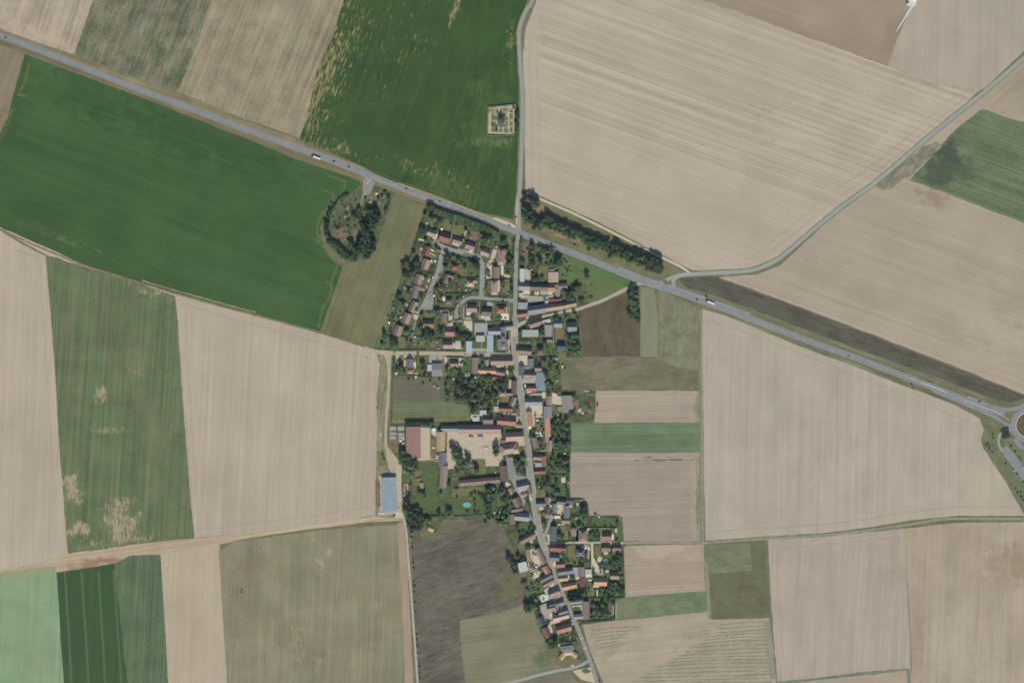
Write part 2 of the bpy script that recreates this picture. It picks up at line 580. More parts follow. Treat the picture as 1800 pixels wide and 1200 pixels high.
field('field', [(640, 318), (700, 330), (692, 342), (684, 352), (686, 372), (672, 402), (664, 430), (648, 452), (624, 458), (604, 455), (588, 442), (575, 420), (568, 398), (573, 372), (590, 350), (615, 342)], .15, (98, 104, 82), 60,
      'scrubby ground of the old pit', amp=.12, streak=(4, 12, 1.0), blotch=(14, 1.2), speck=(2.4, 1.2), tint=(78, 96, 62), tint_scale=18, tint_amt=.7,
      patches=[(598, 412, 20, 26, 30, (136, 122, 102), 1.6, 1.4, .45, (4, 8), 2, .8), (628, 416, 17, 16, 20, (132, 122, 98), 1.6, 1.2, .4, (4, 8), 2, .8), (660, 352, 17, 20, 0, (148, 138, 124), 1.4, 2.2, .5, (3, 6), 2, .8), (636, 440, 14, 8, 0, (128, 122, 84), 1.5, 1.4, .4)])
field('field', [(-E, 270), (0, 405), (40, 430), (84, 452), (88, 520), (96, 640), (104, 780), (112, 880), (119, 972), (90, 985), (0, 1003), (-E, 1050)], .11, (179, 167, 149), 88, 'wide tan stubble strip on the left edge',
      amp=.045, streak=(2.6, 70, 1.1), blotch=(120, .9), speck=(2.2, .6), tint=(170, 159, 144), tint_scale=110, tint_amt=.5)
pale = (178, 164, 140)
field('field', [(80, 451), (98, 452), (118, 460), (160, 478), (215, 488), (262, 504), (308, 521), (312, 560), (316, 620), (320, 690), (328, 790), (335, 880), (342, 941), (300, 946), (240, 956), (180, 965), (120, 972), (112, 880), (104, 780), (96, 640), (88, 540)],
      .16, (100, 115, 86), 86.5, 'striped green crop field between two tan strips', jit=2.2, step=2.0, jdir=86.5, rag=1.4, amp=.11, streak=(1.8, 45, 1.3), blotch=(40, .7), speck=(2.0, 1.0), rows=(3.6, .2), tint=(118, 116, 94), tint_scale=60, tint_amt=.7,
      patches=[(125, 852, 32, 40, 0, pale, 1.7, 2.2, .7, (1.6, 12)), (212, 922, 46, 54, 10, pale, 1.6, 2.4, .7, (1.6, 14)), (140, 932, 24, 18, 0, pale, 1.8, 2.0, .6, (1.6, 12)), (180, 690, 18, 24, 0, pale, 1.6, 2.2, .8, (1.6, 12)),
               (190, 756, 50, 10, 0, (150, 146, 112), 1.4, 2.2, .7, (1.6, 10)), (240, 645, 30, 40, 0, (136, 136, 100), 1.2, 2.2, .7, (1.6, 12)), (260, 510, 60, 16, -18, pale, 1.2, 2.6, .9, (1.6, 9)), (220, 950, 130, 14, 8, pale, 1.4, 2.8, 1.0, (1.6, 9))])
field('field', [(84, 449), (0, 403), (-20, 390), (0, 399), (150, 466), (250, 498), (400, 541), (560, 584), (660, 616), (668, 640), (662, 700), (664, 780), (660, 860), (660, 905), (560, 921), (450, 934), (342, 945), (335, 880), (320, 690), (312, 560), (308, 521), (215, 488), (118, 460)], .14, (177, 166, 149), 87,
      'broad tan harvested field west of the village', amp=.045, streak=(2.6, 60, 1.1), blotch=(110, .9), speck=(2.2, .7), tint=(168, 156, 140), tint_scale=110, tint_amt=.5, patches=[(325, 780, 10, 170, 4, (166, 150, 136), 1.2, 1.2, .4), (420, 548, 110, 18, -16, (184, 168, 148), 1.2, 1.2, .4)])
field('field', [(-E, 1050), (0, 1003), (90, 985), (119, 972), (180, 965), (240, 956), (342, 945), (450, 934), (560, 921), (660, 905), (712, 908), (712, 914), (640, 918), (540, 930), (440, 945), (385, 956), (340, 965), (282, 974), (200, 990), (102, 1005), (0, 1009), (-E, 1060)], .15, (176, 160, 138), 8,
      'bare headland strip between the tan fields', amp=.06, streak=(1.8, 50, 1.4), blotch=(40, .7), patches=[(180, 990, 75, 17, 6, (146, 118, 98), 1.5, .9, .3, (4, 20), 2, .9), (550, 925, 160, 6, 8, (190, 176, 148), 1.5, 1.2, .3)])
# south-west strips
field('field', [(-E, 1060), (0, 1008), (60, 998), (98, 994), (102, 1040), (106, 1110), (113, 1210), (122, 1460), (-E, 1460)], .16, (132, 156, 124), 87, 'light green field in the bottom left corner', amp=.06, streak=(2.4, 60, 1.2), blotch=(60, .9),
      tint=(150, 160, 128), tint_scale=70, tint_amt=.6, patches=[(60, 1005, 90, 14, 8, (150, 154, 122), 1.4, 1.4, .3)])
field('field', [(100, 1006), (150, 999), (202, 990), (208, 1050), (218, 1150), (226, 1210), (240, 1460), (122, 1460), (113, 1210), (106, 1110)], .17, (68, 92, 66), 86.5, 'dark green strip with wheel tracks near the bottom left', amp=.05, streak=(4, 60, .9), blotch=(60, .8))
field('field', [(200, 991), (228, 976), (282, 974), (286, 1050), (292, 1130), (296, 1210), (302, 1460), (240, 1460), (226, 1210), (216, 1130)], .18, (92, 110, 86), 87, 'finely striped green strip beside the dark green one', jit=.9, step=2, rag=1.4, amp=.14, streak=(1.6, 50, 1.2), rows=(3.8, .45), blotch=(50, .6), tint=(108, 118, 96), tint_scale=50, tint_amt=.5)
field('field', [(282, 973), (340, 964), (386, 955), (389, 1040), (394, 1120), (400, 1210), (410, 1460), (302, 1460), (296, 1210), (290, 1100)], .11, (178, 166, 146), 87, 'narrow tan strip between green and olive strips', amp=.04, streak=(3, 60, 1.0), blotch=(80, .8))
field('field', [(385, 967), (410, 952), (470, 944), (540, 934), (620, 926), (697, 922), (702, 1000), (708, 1080), (712, 1210), (716, 1460), (410, 1460), (400, 1210), (394, 1120), (389, 1040)], .18, (137, 133, 112), 88, 'olive field of fine crop rows in the south-west', amp=.10, streak=(2.0, 50, .8), rows=(3.55, .55), blotch=(70, .9), speck=(2.2, .8),
      tint=(122, 126, 102), tint_scale=110, tint_amt=.6, patches=[(560, 990, 14, 26, 0, (170, 156, 130), 1.8, 2.2, .6, (2.2, 8), 1.8, .9), (580, 972, 9, 9, 0, (172, 158, 132), 1.9, 1.8, .5, (2.2, 8), 1.8, .9), (482, 1005, 16, 60, 0, (158, 142, 120), 1.4, 2.4, .7, (2.2, 14), 1.8, .8), (525, 1120, 30, 60, 0, (158, 152, 124), 1.3, 2.4, .8), (560, 1160, 18, 20, 0, (164, 152, 128), 1.6, 2.4, .7, (2.2, 8), 1.8, .5), (550, 950, 8, 8, 0, (164, 152, 130), 1.8, 1.8, .6, (2.2, 8), 1.8, .4),
               (430, 1000, 16, 40, 0, (136, 120, 100), 1.4, 1.4, .5), (660, 1060, 22, 18, 0, (150, 154, 124), 1.5, 2.4, .8)])
field('field', [(697, 921), (710, 915), (714, 960), (720, 1060), (727, 1210), (734, 1460), (716, 1460), (712, 1210), (708, 1080)], .12, (162, 144, 127), 88, 'narrow bare brown strip beside the chalk lane', amp=.05, streak=(2, 50, 1.0))
field('field', [(722, 932), (760, 928), (800, 918), (850, 912), (904, 920), (912, 960), (922, 1020), (936, 1058), (880, 1078), (808, 1090), (812, 1150), (822, 1205), (824, 1460), (740, 1460), (735, 1210), (728, 1080)], .13, (104, 100, 92), 20, 'dark ploughed field south of the farm', amp=.12, streak=(2.4, 12, 1.3), blotch=(70, .9), speck=(2.2, 1.2),
      tint=(112, 108, 92), tint_scale=70, tint_amt=.5, patches=[(905, 1030, 40, 130, -20, (112, 114, 90), 1.5, 1.2, .4, (5, 20), 2, .8), (780, 925, 100, 14, 0, (112, 112, 84), 1.5, 1.2, .3)])
field('field', [(808, 1090), (880, 1076), (932, 1058), (950, 1110), (968, 1150), (990, 1172), (1006, 1176), (940, 1190), (905, 1199), (840, 1212), (820, 1214), (812, 1150)], .14, (130, 128, 106), 8, 'olive grass field at the south end of the village', amp=.07, streak=(3, 50, 1.1), blotch=(50, .9),
      tint=(114, 116, 94), tint_scale=60, tint_amt=.7, patches=[(960, 1140, 26, 60, -20, (92, 108, 78), 1.5, 1.0, .3, (5, 10), 2, .8)])
field('field', [(824, 1460), (822, 1216), (905, 1201), (945, 1191), (1000, 1181), (1012, 1195), (1030, 1212), (1060, 1460)], .15, (122, 118, 104), 12, 'grey brown field at the bottom edge', amp=.08, streak=(2.4, 50, 1.3))
# north-east
field('field', [(1010, -E), (1120, -E), (1225, -3), (1300, 22), (1380, 52), (1470, 84), (1560, 116), (1640, 150), (1724, 158), (1682, 196), (1652, 220), (1575, 286), (1537, 318), (1488, 353), (1446, 386), (1402, 424), (1362, 455), (1318, 471), (1250, 475), (1216, 475), (1150, 441), (1075, 402), (1012, 372), (948, 344), (924, 334), (922, 250), (922, 200), (919, 100), (924, 50), (940, 10), (946, -10)],
      .10, (178, 167, 151), -19.5, 'big tan harvested field north-east of the crossroads', amp=.045, tint=(171, 158, 142), tint_scale=90, tint_amt=.45, lines=(402, 3.0, 2.5), streak=(3.0, 110, .9), blotch=(90, .9), speck=(2.4, .8),
      patches=[(1290, 130, 460, 190, -19, (150, 139, 123), 1.6, 2.4, 1.05, (2.6, 800), 1.6, .6), (1290, 130, 460, 180, -19, (196, 184, 167), 1.5, 2.6, 1.15, (2.6, 600), 1.6, .6), (1290, 110, 450, 160, -19, (126, 124, 106), 1.3, 3.6, 2.0, (1.8, 300), 2.2, .5),
               (935, 120, 20, 190, 0, (182, 169, 152), 1.4, 1.0, .2), (1560, 240, 22, 150, -47, (190, 180, 162), 1.5, 2.0, .55, (4, 40), 1.5, .7)])
field('field', [(1120, -E), (1640, -E), (1607, -2), (1598, 20), (1578, 66), (1560, 115), (1470, 84), (1380, 52), (1300, 22), (1225, -3)], .11, (155, 142, 126), -19, 'darker brown field at the top edge', amp=.04, streak=(5, 80, 1.0), blotch=(60, 1.0), patches=[(1570, 60, 22, 70, -22, (146, 132, 116), 1.4, .8, .3)])
field('field', [(1640, -E), (2100, -E), (2100, -150), (1800, 90), (1760, 128), (1738, 152), (1724, 158), (1640, 150), (1560, 115), (1578, 66), (1598, 20), (1607, -2)], .12, (170, 161, 147), 88, 'smooth tan field in the top right corner', amp=.04, streak=(4, 70, .9), blotch=(60, .8))
field('field', [(2100, -140), (1803, 104), (1758, 142), (1712, 182), (1722, 194), (1760, 204), (1803, 216), (2100, 310)], .13, (166, 154, 136), 40, 'small tan field corner right of the country road', amp=.05, streak=(4, 60, .8), blotch=(50, .9), tint=(150, 140, 118), tint_scale=60, tint_amt=.4)
field('field', [(1740, 156), (1700, 190), (1655, 228), (1600, 274), (1548, 318), (1500, 355), (1456, 388), (1405, 435), (1372, 466), (1330, 482), (1280, 486), (1262, 488), (1300, 500), (1440, 552), (1560, 598), (1700, 652), (1803, 694), (2100, 810), (2100, 500), (1803, 394), (1803, 218), (1760, 206), (1722, 172)], .14, (167, 155, 140), -20,
      'wide tan field between the country road and the dark strip', amp=.045, streak=(4, 90, 1.0), blotch=(80, .9), tint=(176, 165, 148), tint_scale=90, tint_amt=.6, patches=[(1760, 590, 120, 60, -20, (178, 170, 152), 1.2, 1.0, .3, (4, 60), 2, .7), (1640, 350, 40, 20, -20, (146, 130, 114), 1.5, .8, .3, (4, 20), 2, .8)])
field('field', [(1722, 194), (1730, 192), (1760, 203), (1803, 217), (2100, 312), (2100, 500), (1803, 393), (1740, 370), (1660, 338), (1600, 317), (1608, 306), (1628, 286), (1655, 254), (1680, 228)], .17, (104, 117, 93), -20.5, 'striped green field on the right edge', jit=.9, step=2, rag=1.4, amp=.15, streak=(1.8, 60, 1.1), rows=(3.9, .5), blotch=(60, .7),
      tint=(92, 106, 84), tint_scale=80, tint_amt=.5, patches=[(1668, 268, 34, 28, -10, (66, 80, 74), 1.9, .8, .3, (5, 20), 1.6, .85), (1652, 300, 56, 34, 0, (74, 84, 74), 1.8, .8, .3, (5, 20), 1.5, .8), (1690, 300, 50, 30, 0, (82, 100, 76), 1.8, .8, .3, (5, 20), 1.5, .7)])
field('scrub', [(1538, 328), (1552, 312), (1590, 284), (1622, 258), (1648, 250), (1656, 258), (1630, 282), (1604, 306), (1585, 316), (1565, 332), (1552, 334)], .19, (128, 128, 112), 40, 'grey green scrub patch beside the country road', jit=2, step=3, amp=.12, streak=(3, 10, 1.2), blotch=(14, 1.2), speck=(2.4, 1.2), tint=(150, 130, 108), tint_scale=18, tint_amt=.6)
field('field', [(1190, 489), (1225, 486), (1262, 487), (1290, 500), (1330, 514), (1440, 555), (1560, 601), (1700, 655), (1803, 697), (2100, 815), (2100, 850), (1803, 704), (1790, 711), (1775, 713), (1740, 702), (1600, 652), (1500, 615), (1400, 577), (1317, 545), (1250, 520), (1205, 504)], .16, (93, 92, 84), -21, 'long dark weedy strip north of the highway', amp=.11, streak=(2.6, 20, 1.2), blotch=(50, .9), speck=(2.4, 1.2),
      tint=(104, 106, 86), tint_scale=50, tint_amt=.5)
# east of the village
field('field', [(1235, 543), (1260, 550), (1317, 568), (1400, 602), (1500, 640), (1600, 680), (1680, 712), (1722, 735), (1730, 755), (1724, 772), (1728, 786), (1742, 808), (1770, 850), (1798, 900), (1802, 906), (1690, 906), (1600, 914), (1530, 926), (1450, 936), (1350, 942), (1240, 950), (1237, 800), (1236, 700), (1235, 620)], .11, (175, 166, 152), 89,
      'big tan field south of the highway', amp=.045, tint=(168, 157, 142), tint_scale=60, tint_amt=.5, streak=(3.6, 70, 1.1), blotch=(70, .9), speck=(2.4, .7), patches=[(1500, 760, 250, 180, 0, (164, 154, 140), 1.0, 2.6, 1.2, (4, 60), 1.2, .6), (1300, 760, 60, 200, 0, (170, 156, 140), 1.0, 2.2, 1.0, (4, 40), 1.4, .6), (1720, 880, 60, 60, 0, (184, 174, 156), 1.4, 1.2, .3, (4, 30), 1.4, .7)])
field('field', [(1016, 546), (1062, 530), (1106, 512), (1122, 508), (1125, 560), (1125, 626), (1080, 626), (1026, 626), (1022, 590)], .12, (98, 90, 78), 88, 'dark brown square field beside the tree strip', amp=.09, streak=(3, 12, .9), blotch=(26, 1.1), speck=(2.2, 1.0), tint=(112, 104, 80), tint_scale=40, tint_amt=.5)
field('field', [(1126, 503), (1150, 510), (1157, 560), (1157, 627), (1126, 627)], .13, (133, 136, 113), 90, 'narrow pale green plot beside the dark brown one', amp=.05, streak=(4, 30, .9))
field('field', [(1150, 503), (1185, 520), (1222, 540), (1230, 552), (1231, 600), (1231, 683), (1130, 683), (990, 684), (984, 650), (986, 628), (1026, 628), (1156, 629), (1157, 560)], .14, (118, 115, 97), 2, 'olive rough pasture east of the village', amp=.09, streak=(4, 14, .9), blotch=(40, 1.1), speck=(2.6, 1.1), tint=(104, 118, 92), tint_scale=50, tint_amt=.5,
      patches=[(1195, 600, 34, 80, 0, (150, 148, 140), 1.2, 3.4, 1.3, (2.4, 4), 3, .8), (1000, 650, 30, 40, 0, (104, 112, 84), 1.2, 2.0, .6)])
field('field', [(1158, 509), (1185, 520), (1222, 540), (1229, 552), (1230, 600), (1231, 650), (1190, 646), (1158, 630)], .15, (124, 127, 106), 88, 'grey green rough plot with pale flecks below the highway', jit=1.6, amp=.09, streak=(3, 20, .9), blotch=(24, 1.1), speck=(2.4, 1.3), tint=(126, 118, 104), tint_scale=40, tint_amt=.5, patches=[(1200, 590, 30, 70, 0, (160, 160, 150), 1.2, 3.6, 1.3, (2.0, 3), 4, .8)])
field('field', [(1043, 686), (1228, 687), (1229, 743), (1120, 742), (1044, 743), (1048, 715)], .11, (165, 153, 139), 1, 'small bare tan field east of the grey barn', amp=.05, streak=(2.4, 60, 1.2), blotch=(40, .8), patches=[(1226, 715, 10, 36, 0, (124, 124, 100), 1.3, 1.4, .5, (2, 4))])
field('field', [(1003, 742), (1044, 744), (1120, 743), (1229, 744), (1230, 794), (1100, 796), (1003, 794)], .12, (110, 126, 100), 1, 'green field strip between two bare ones', amp=.08, streak=(2.6, 50, 1.1), blotch=(40, 1.0), tint=(98, 120, 90), tint_scale=50, tint_amt=.6)
field('field', [(1003, 794), (1100, 796), (1230, 795), (1229, 860), (1230, 951), (1150, 951), (1095, 950), (1092, 908), (1034, 906), (1020, 880), (1002, 876), (1000, 840)], .13, (158, 147, 134), 1, 'bare grey brown field east of the gardens', amp=.05, streak=(2.6, 50, 1.2), blotch=(50, .8), patches=[(1170, 807, 62, 5, 0, (96, 104, 82), 2.2, 1.2, .4, (2, 20)), (1226, 880, 8, 90, 0, (118, 124, 98), 1.5, 1.6, .4, (2, 4))])
field('field', [(1097, 959), (1160, 957), (1237, 956), (1238, 1000), (1241, 1040), (1160, 1044), (1100, 1050), (1098, 1000)], .14, (163, 150, 135), 3, 'bare field with a paler band south of the east lane', amp=.05, streak=(2.6, 60, 1.2), blotch=(40, .8), patches=[(1165, 968, 75, 22, 3, (180, 168, 148), 1.6, 1.0, .3, (4, 30), 2, .9)])
field('field', [(1083, 1053), (1100, 1049), (1160, 1044), (1241, 1038), (1243, 1073), (1160, 1082), (1084, 1088)], .15, (114, 126, 100), 5, 'small mottled green pasture', amp=.07, streak=(5, 12, .9), blotch=(18, 1.1), tint=(96, 126, 96), tint_scale=22, tint_amt=.7, patches=[(1100, 1070, 30, 30, 0, (130, 130, 102), 1.4, 1.2, .4)])
field('field', [(1243, 956), (1300, 952), (1345, 949), (1348, 1010), (1355, 1084), (1300, 1085), (1250, 1087), (1246, 1020)], .16, (106, 110, 90), 3, 'square dark olive paddock', amp=.07, streak=(5, 14, .9), blotch=(30, 1.0), tint=(112, 104, 84), tint_scale=60, tint_amt=.6)
field('field', [(1350, 948), (1450, 943), (1530, 934), (1590, 928), (1593, 1000), (1598, 1090), (1601, 1175), (1500, 1186), (1366, 1198), (1360, 1120), (1354, 1030)], .11, (172, 161, 148), 87, 'tan field in the lower right', amp=.045, tint=(165, 153, 139), tint_scale=70, tint_amt=.5, streak=(3.6, 40, 1.1), blotch=(60, .9))
field('field', [(1586, 929), (1680, 918), (1803, 917), (2100, 917), (2100, 1460), (1615, 1460), (1604, 1205), (1600, 1100), (1594, 1010)], .12, (166, 153, 135), 88, 'brown streaked field in the bottom right corner', amp=.06, streak=(6, 90, 1.0), blotch=(80, 1.1), tint=(176, 168, 150), tint_scale=150, tint_amt=.6, patches=[(1790, 990, 110, 60, 0, (152, 136, 116), 1.5, 1.2, .35, (8, 200), 1.3, .85), (1612, 1120, 26, 90, 0, (156, 139, 121), 1.4, 1.2, .35, (6, 200), 1.3, .8), (1700, 1150, 80, 90, 0, (178, 170, 150), 1.2, 1.0, .3, (6, 60), 1.5, .7)])
field('field', [(1366, 1199), (1500, 1187), (1602, 1176), (1604, 1205), (1615, 1460), (1380, 1460)], .13, (170, 156, 138), 5, 'tan field corner below the thin grass strip', amp=.04, streak=(4, 50, .9))
field('field', [(1024, 1098), (1080, 1090), (1160, 1083), (1245, 1074), (1251, 1088), (1300, 1087), (1352, 1085), (1356, 1130), (1364, 1200), (1372, 1460), (1085, 1460), (1062, 1202), (1048, 1170), (1036, 1140)], .14, (167, 155, 139), 6, 'tan field with curved weed rows south-east of the village', amp=.05, streak=(3, 60, 1.1), blotch=(60, .9),
      patches=[(1260, 1150, 130, 70, 0, (128, 130, 106), 1.4, 2.8, 1.0, (2.6, 50), 2.2, .75), (1350, 1150, 10, 60, 4, (112, 122, 106), 1.8, 1.6, .5, (3, 5), 3, .9), (1060, 1122, 40, 30, 0, (146, 144, 118), 1.4, 1.6, .5, (3, 20), 2.5, .8)])
field('field', [(1245, 957), (1290, 955), (1318, 953), (1322, 1003), (1290, 1005), (1247, 1008)], .19, (119, 125, 103), 3, 'paler grazed corner of the square paddock', amp=.07, streak=(5, 14, .9), blotch=(20, 1.0))
field('grass_strip', [(1366, 1198), (1440, 1190), (1510, 1181), (1580, 1175), (1598, 1174), (1596, 1177), (1540, 1184), (1470, 1191), (1400, 1200), (1380, 1206)], .18, (116, 130, 112), 5, 'thin green grass strip near the bottom edge', jit=1.6, step=2.5, amp=.1, streak=(3, 10, 1))
field('grass_strip', [(1593, 1175), (1600, 1175), (1602, 1210), (1596, 1210)], .19, (112, 128, 110), 88, 'short green strip at the bottom edge', jit=.8, step=3, amp=.1)
# village ground, verges and meadows
field('village_green', [(748, 360), (800, 378), (860, 398), (902, 412), (930, 418), (990, 440), (1050, 466), (1118, 494), (1062, 526), (1014, 545), (1026, 628), (986, 628), (986, 684), (1048, 686), (1044, 744), (1003, 743), (1002, 876), (1034, 884), (1036, 906), (1094, 908), (1096, 955), (1098, 1048), (1084, 1054), (1084, 1086), (1020, 1098), (1056, 1200), (1014, 1182), (950, 1110), (900, 960), (880, 915), (780, 912), (765, 935), (722, 932), (712, 912), (706, 850), (690, 790), (686, 745), (690, 625), (664, 614), (690, 535), (716, 450), (735, 400)],
      .20, (86, 96, 73), 30, 'grassy ground of the village gardens', jit=1.0, amp=.17, streak=(5, 9, 1.1), blotch=(16, 1.3), speck=(2.2, 1.2), tint=(108, 102, 82), tint_scale=22, tint_amt=.6, patches=[(850, 440, 130, 90, 0, (84, 102, 74), 1.0, 1.6, .4, (5, 9), 2, .8)])
field('meadow', [(1000, 446), (1050, 468), (1118, 496), (1062, 524), (1036, 534), (1030, 500), (1012, 494), (985, 500), (984, 462), (990, 446)], .24, (96, 116, 80), -24, 'triangular green meadow beside the crossroads', amp=.07, streak=(5, 30, .9), blotch=(24, 1.1), tint=(112, 112, 86), tint_scale=40, tint_amt=.6, patches=[(1060, 474, 70, 8, -23, (82, 124, 78), 1.8, .8, .3, (3, 20), 2, .9)])
field('grass_verge', [(918, 340), (948, 348), (1012, 376), (1075, 407), (1150, 446), (1202, 472), (1170, 484), (1128, 482), (1080, 468), (1000, 436), (922, 406), (914, 380)], .18, (118, 117, 92), -24, 'rough grass bank with the tree belt north of the highway', amp=.10, streak=(4, 22, 1.1), blotch=(20, 1.0), speck=(2.4, 1.1),
      tint=(96, 112, 78), tint_scale=26, tint_amt=.6, patches=[(1000, 415, 60, 9, -18, (160, 132, 108), 1.6, 1.4, .4, (3, 10)), (945, 366, 14, 8, 0, (164, 136, 106), 1.6, 1.6, .5, (3, 6)), (1070, 445, 60, 6, -22, (150, 134, 104), 1.4, 1.8, .6, (3, 12))])
field('grass_verge', [(913, 416), (930, 420), (1000, 446), (1050, 466), (1108, 490), (1118, 496), (1040, 468), (980, 446)], .25, (104, 106, 80), -22, 'grass verge south of the highway by the crossroads', amp=.1)
field('grass_verge', [(1130, 500), (1160, 506), (1200, 522), (1250, 544), (1317, 572), (1400, 606), (1500, 643), (1600, 682), (1690, 715), (1690, 710), (1600, 676), (1500, 636), (1400, 599), (1317, 563), (1250, 537), (1180, 512)], .17, (118, 120, 96), -21, 'grass verge on the south side of the highway', amp=.12, streak=(2.5, 30, 1.2))
field('grass_verge', [(640, 318), (700, 340), (748, 360), (800, 378), (860, 398), (906, 414), (908, 408), (860, 392), (800, 372), (740, 350), (700, 334), (650, 314), (560, 280), (430, 230), (325, 192), (0, 72), (-E, -10), (-E, -4), (0, 80), (44, 95), (325, 200), (430, 240), (560, 292)], .16, (120, 114, 90), -20, 'grass verge on the south-west side of the highway', amp=.12, streak=(2.4, 40, 1.2))
field('grass_verge', [(1204, 504), (1250, 522), (1317, 547), (1400, 579), (1500, 617), (1600, 654), (1740, 704), (1776, 715), (1790, 712), (1803, 705), (1803, 700), (1775, 708), (1740, 698), (1600, 646), (1500, 611), (1400, 573), (1250, 517)], .19, (118, 118, 96), -21, 'thin grass verge beside the dark strip', amp=.12, streak=(2.5, 30, 1.2))
field('grass_verge', [(1690, 712), (1740, 733), (1775, 748), (1783, 756), (1784, 775), (1803, 800), (1840, 830), (1840, 930), (1803, 906), (1798, 898), (1770, 850), (1742, 808), (1728, 786), (1724, 772), (1730, 752), (1722, 735), (1700, 722)], .18, (110, 118, 92), -50, 'mown grass of the lay-by on the right edge', amp=.09, streak=(4, 20, 1), blotch=(16, 1.0), tint=(134, 122, 102), tint_scale=22, tint_amt=.6)
field('grass_verge', [(1227, 545), (1234, 543), (1236, 700), (1238, 951), (1244, 956), (1251, 1087), (1245, 1087), (1240, 1010), (1237, 957), (1229, 951), (1230, 800), (1229, 690)], .17, (122, 126, 104), 89, 'grassy farm track running north to south', amp=.12, streak=(2, 40, 1.3))
field('grass_verge', [(664, 614), (686, 624), (682, 680), (680, 745), (676, 780), (684, 800), (692, 830), (704, 860), (708, 912), (660, 908), (662, 860), (662, 780), (664, 700), (668, 640)], .17, (134, 132, 110), 88, 'rough grass edge left of the farm lane', amp=.12, streak=(2.4, 14, 1.2), blotch=(14, 1.0), tint=(110, 122, 90), tint_scale=20, tint_amt=.5)
field('field', [(691, 664), (740, 662), (779, 664), (781, 704), (740, 706), (690, 704)], .25, (110, 108, 94), 1, 'small grey tilled plot behind the west houses', amp=.07, rows=(3.2, .3), streak=(2, 20, .8))
field('field', [(690, 704), (781, 706), (822, 712), (826, 738), (790, 740), (690, 744)], .26, (110, 122, 94), 1, 'small green plot north of the farm', amp=.07, streak=(2.4, 30, 1.1), blotch=(20, .9), patches=[(750, 738, 80, 8, 0, (138, 130, 102), 1.6, 1.0, .3)])

# ------------------------------------------------------------------ roads
VERGE = ground_mat('verge_green', (116, 122, 100), .12, 8, (134, 130, 108), .5)
ASPH = ground_mat('asphalt_highway', (136, 140, 141), .06, 22, (150, 152, 152), .4, 2.0)
ASPS = ground_mat('asphalt_street', (150, 150, 143), .06, 16, (160, 158, 148), .5, 1.8)
ASPG = ground_mat('asphalt_grey', (147, 148, 146), .06, 14, (148, 148, 144), .5, 1.8)
ASPC = ground_mat('asphalt_country', (153, 158, 152), .05, 18, (160, 164, 158), .4, 2.0)
LANE = ground_mat('lane_gravel', (176, 166, 146), .07, 14, (160, 154, 136), .5, 1.8)
CHALK = ground_mat('chalk_gravel', (196, 190, 170), .05, 12, (182, 172, 148), .4, 1.8)
TRACK = ground_mat('track_earth', (120, 112, 92), .14, 10, (150, 140, 116), .6, 2.0)
WHITE = plain('road_paint', (206, 207, 202), .9, .7, .2, .05)
HW = [(-260, -28), (-100, 26), (0, 63), (10, 66), (100, 100), (225, 150), (325, 187), (425, 225), (500, 252), (600, 288), (655, 311), (700, 328), (730, 340), (805, 367), (860, 388), (915, 410), (983, 436), (1020, 450), (1085, 476), (1132, 494), (1180, 510), (1250, 534), (1317, 559), (1400, 591), (1500, 627), (1600, 665), (1711, 708), (1766, 727)]
ribbon('road', HW, 10.9, .30, ASPH, 'highway crossing the parish from the upper left to the right edge', jit=.3, road=True)
ribbon('road', [(1085, 475), (1132, 493), (1180, 508), (1250, 532), (1317, 556)], 14.5, .285, ASPH, 'wider highway apron at the eastern junction', jit=.3)
ribbon('road', [(1640, 686), (1700, 711), (1745, 731), (1776, 750), (1786, 764)], 6.5, .29, ASPH, 'highway slip entering the roundabout', jit=.2, road=True)
ribbon('road', [(1700, 698), (1750, 716), (1780, 719), (1810, 708), (1880, 680)], 7, .291, ASPH, 'highway lane passing north of the roundabout')
ring = [(1808 + 27 * math.cos(a), 747 + 27 * math.sin(a)) for a in [i * 2 * PI / 40 for i in range(41)]]
ribbon('road', ring, 9.5, .31, ASPH, 'roundabout carriageway on the right edge', road=True)
ribbon('kerb', [(1808 + 22.2 * math.cos(a), 747 + 22.2 * math.sin(a)) for a in [i * 2 * PI / 40 for i in range(41)]], 1.2, .40, plain('kerb_stone', (196, 196, 188)), 'pale kerb ring of the roundabout')
sheet('roundabout_island', [(1808 + 21.8 * math.cos(a), 747 + 21.8 * math.sin(a)) for a in [i * 2 * PI / 30 for i in range(30)]], .38, ground_mat('island_soil', (104, 92, 76), .14, 6, (92, 104, 74), .6), jit=0, label='planted brown island of the roundabout')
ribbon('road', [(1783, 770), (1800, 790), (1830, 812), (1880, 840)], 8, .295, ASPH, 'road leaving the roundabout to the south-east')
ribbon('road', [(1777, 756), (1768, 755), (1759, 762), (1755, 774), (1757, 785), (1763, 792)], 4.2, .306, ASPC, 'curved slip road into the lay-by', road=True)
sheet('road', [(1758, 791), (1770, 783), (1784, 799), (1803, 826), (1860, 900), (1836, 900), (1803, 850), (1780, 820)], .30, ASPH, jit=.1, label='long asphalt lay-by on the right edge')
NR = [(960, -140), (938, -8), (926, 16), (916, 40), (912, 62), (914, 105), (918, 160), (918, 205), (917, 250), (915, 310), (912, 360), (912, 405)]
ribbon('road', NR, 6.2, .28, ASPC, 'country road past the cemetery to the crossroads', jit=.2, road=True)
ribbon('chalk_strip', [(911, 345), (909, 370), (909, 395)], 4.5, .265, CHALK, 'pale gravel edge of the north road')
sheet('chalk_strip', [(862, 384), (872, 383), (898, 392), (907, 398), (908, 405), (884, 396)], .27, CHALK, jit=.3, step=3, label='pale gravel pull-in beside the crossroads')
ribbon('track', [(700, 322), (760, 343), (820, 366), (864, 384)], 2.0, .22, ground_mat('track_pale', (168, 150, 118), .1, 8), 'thin tan wheel track along the highway verge', jit=.6)
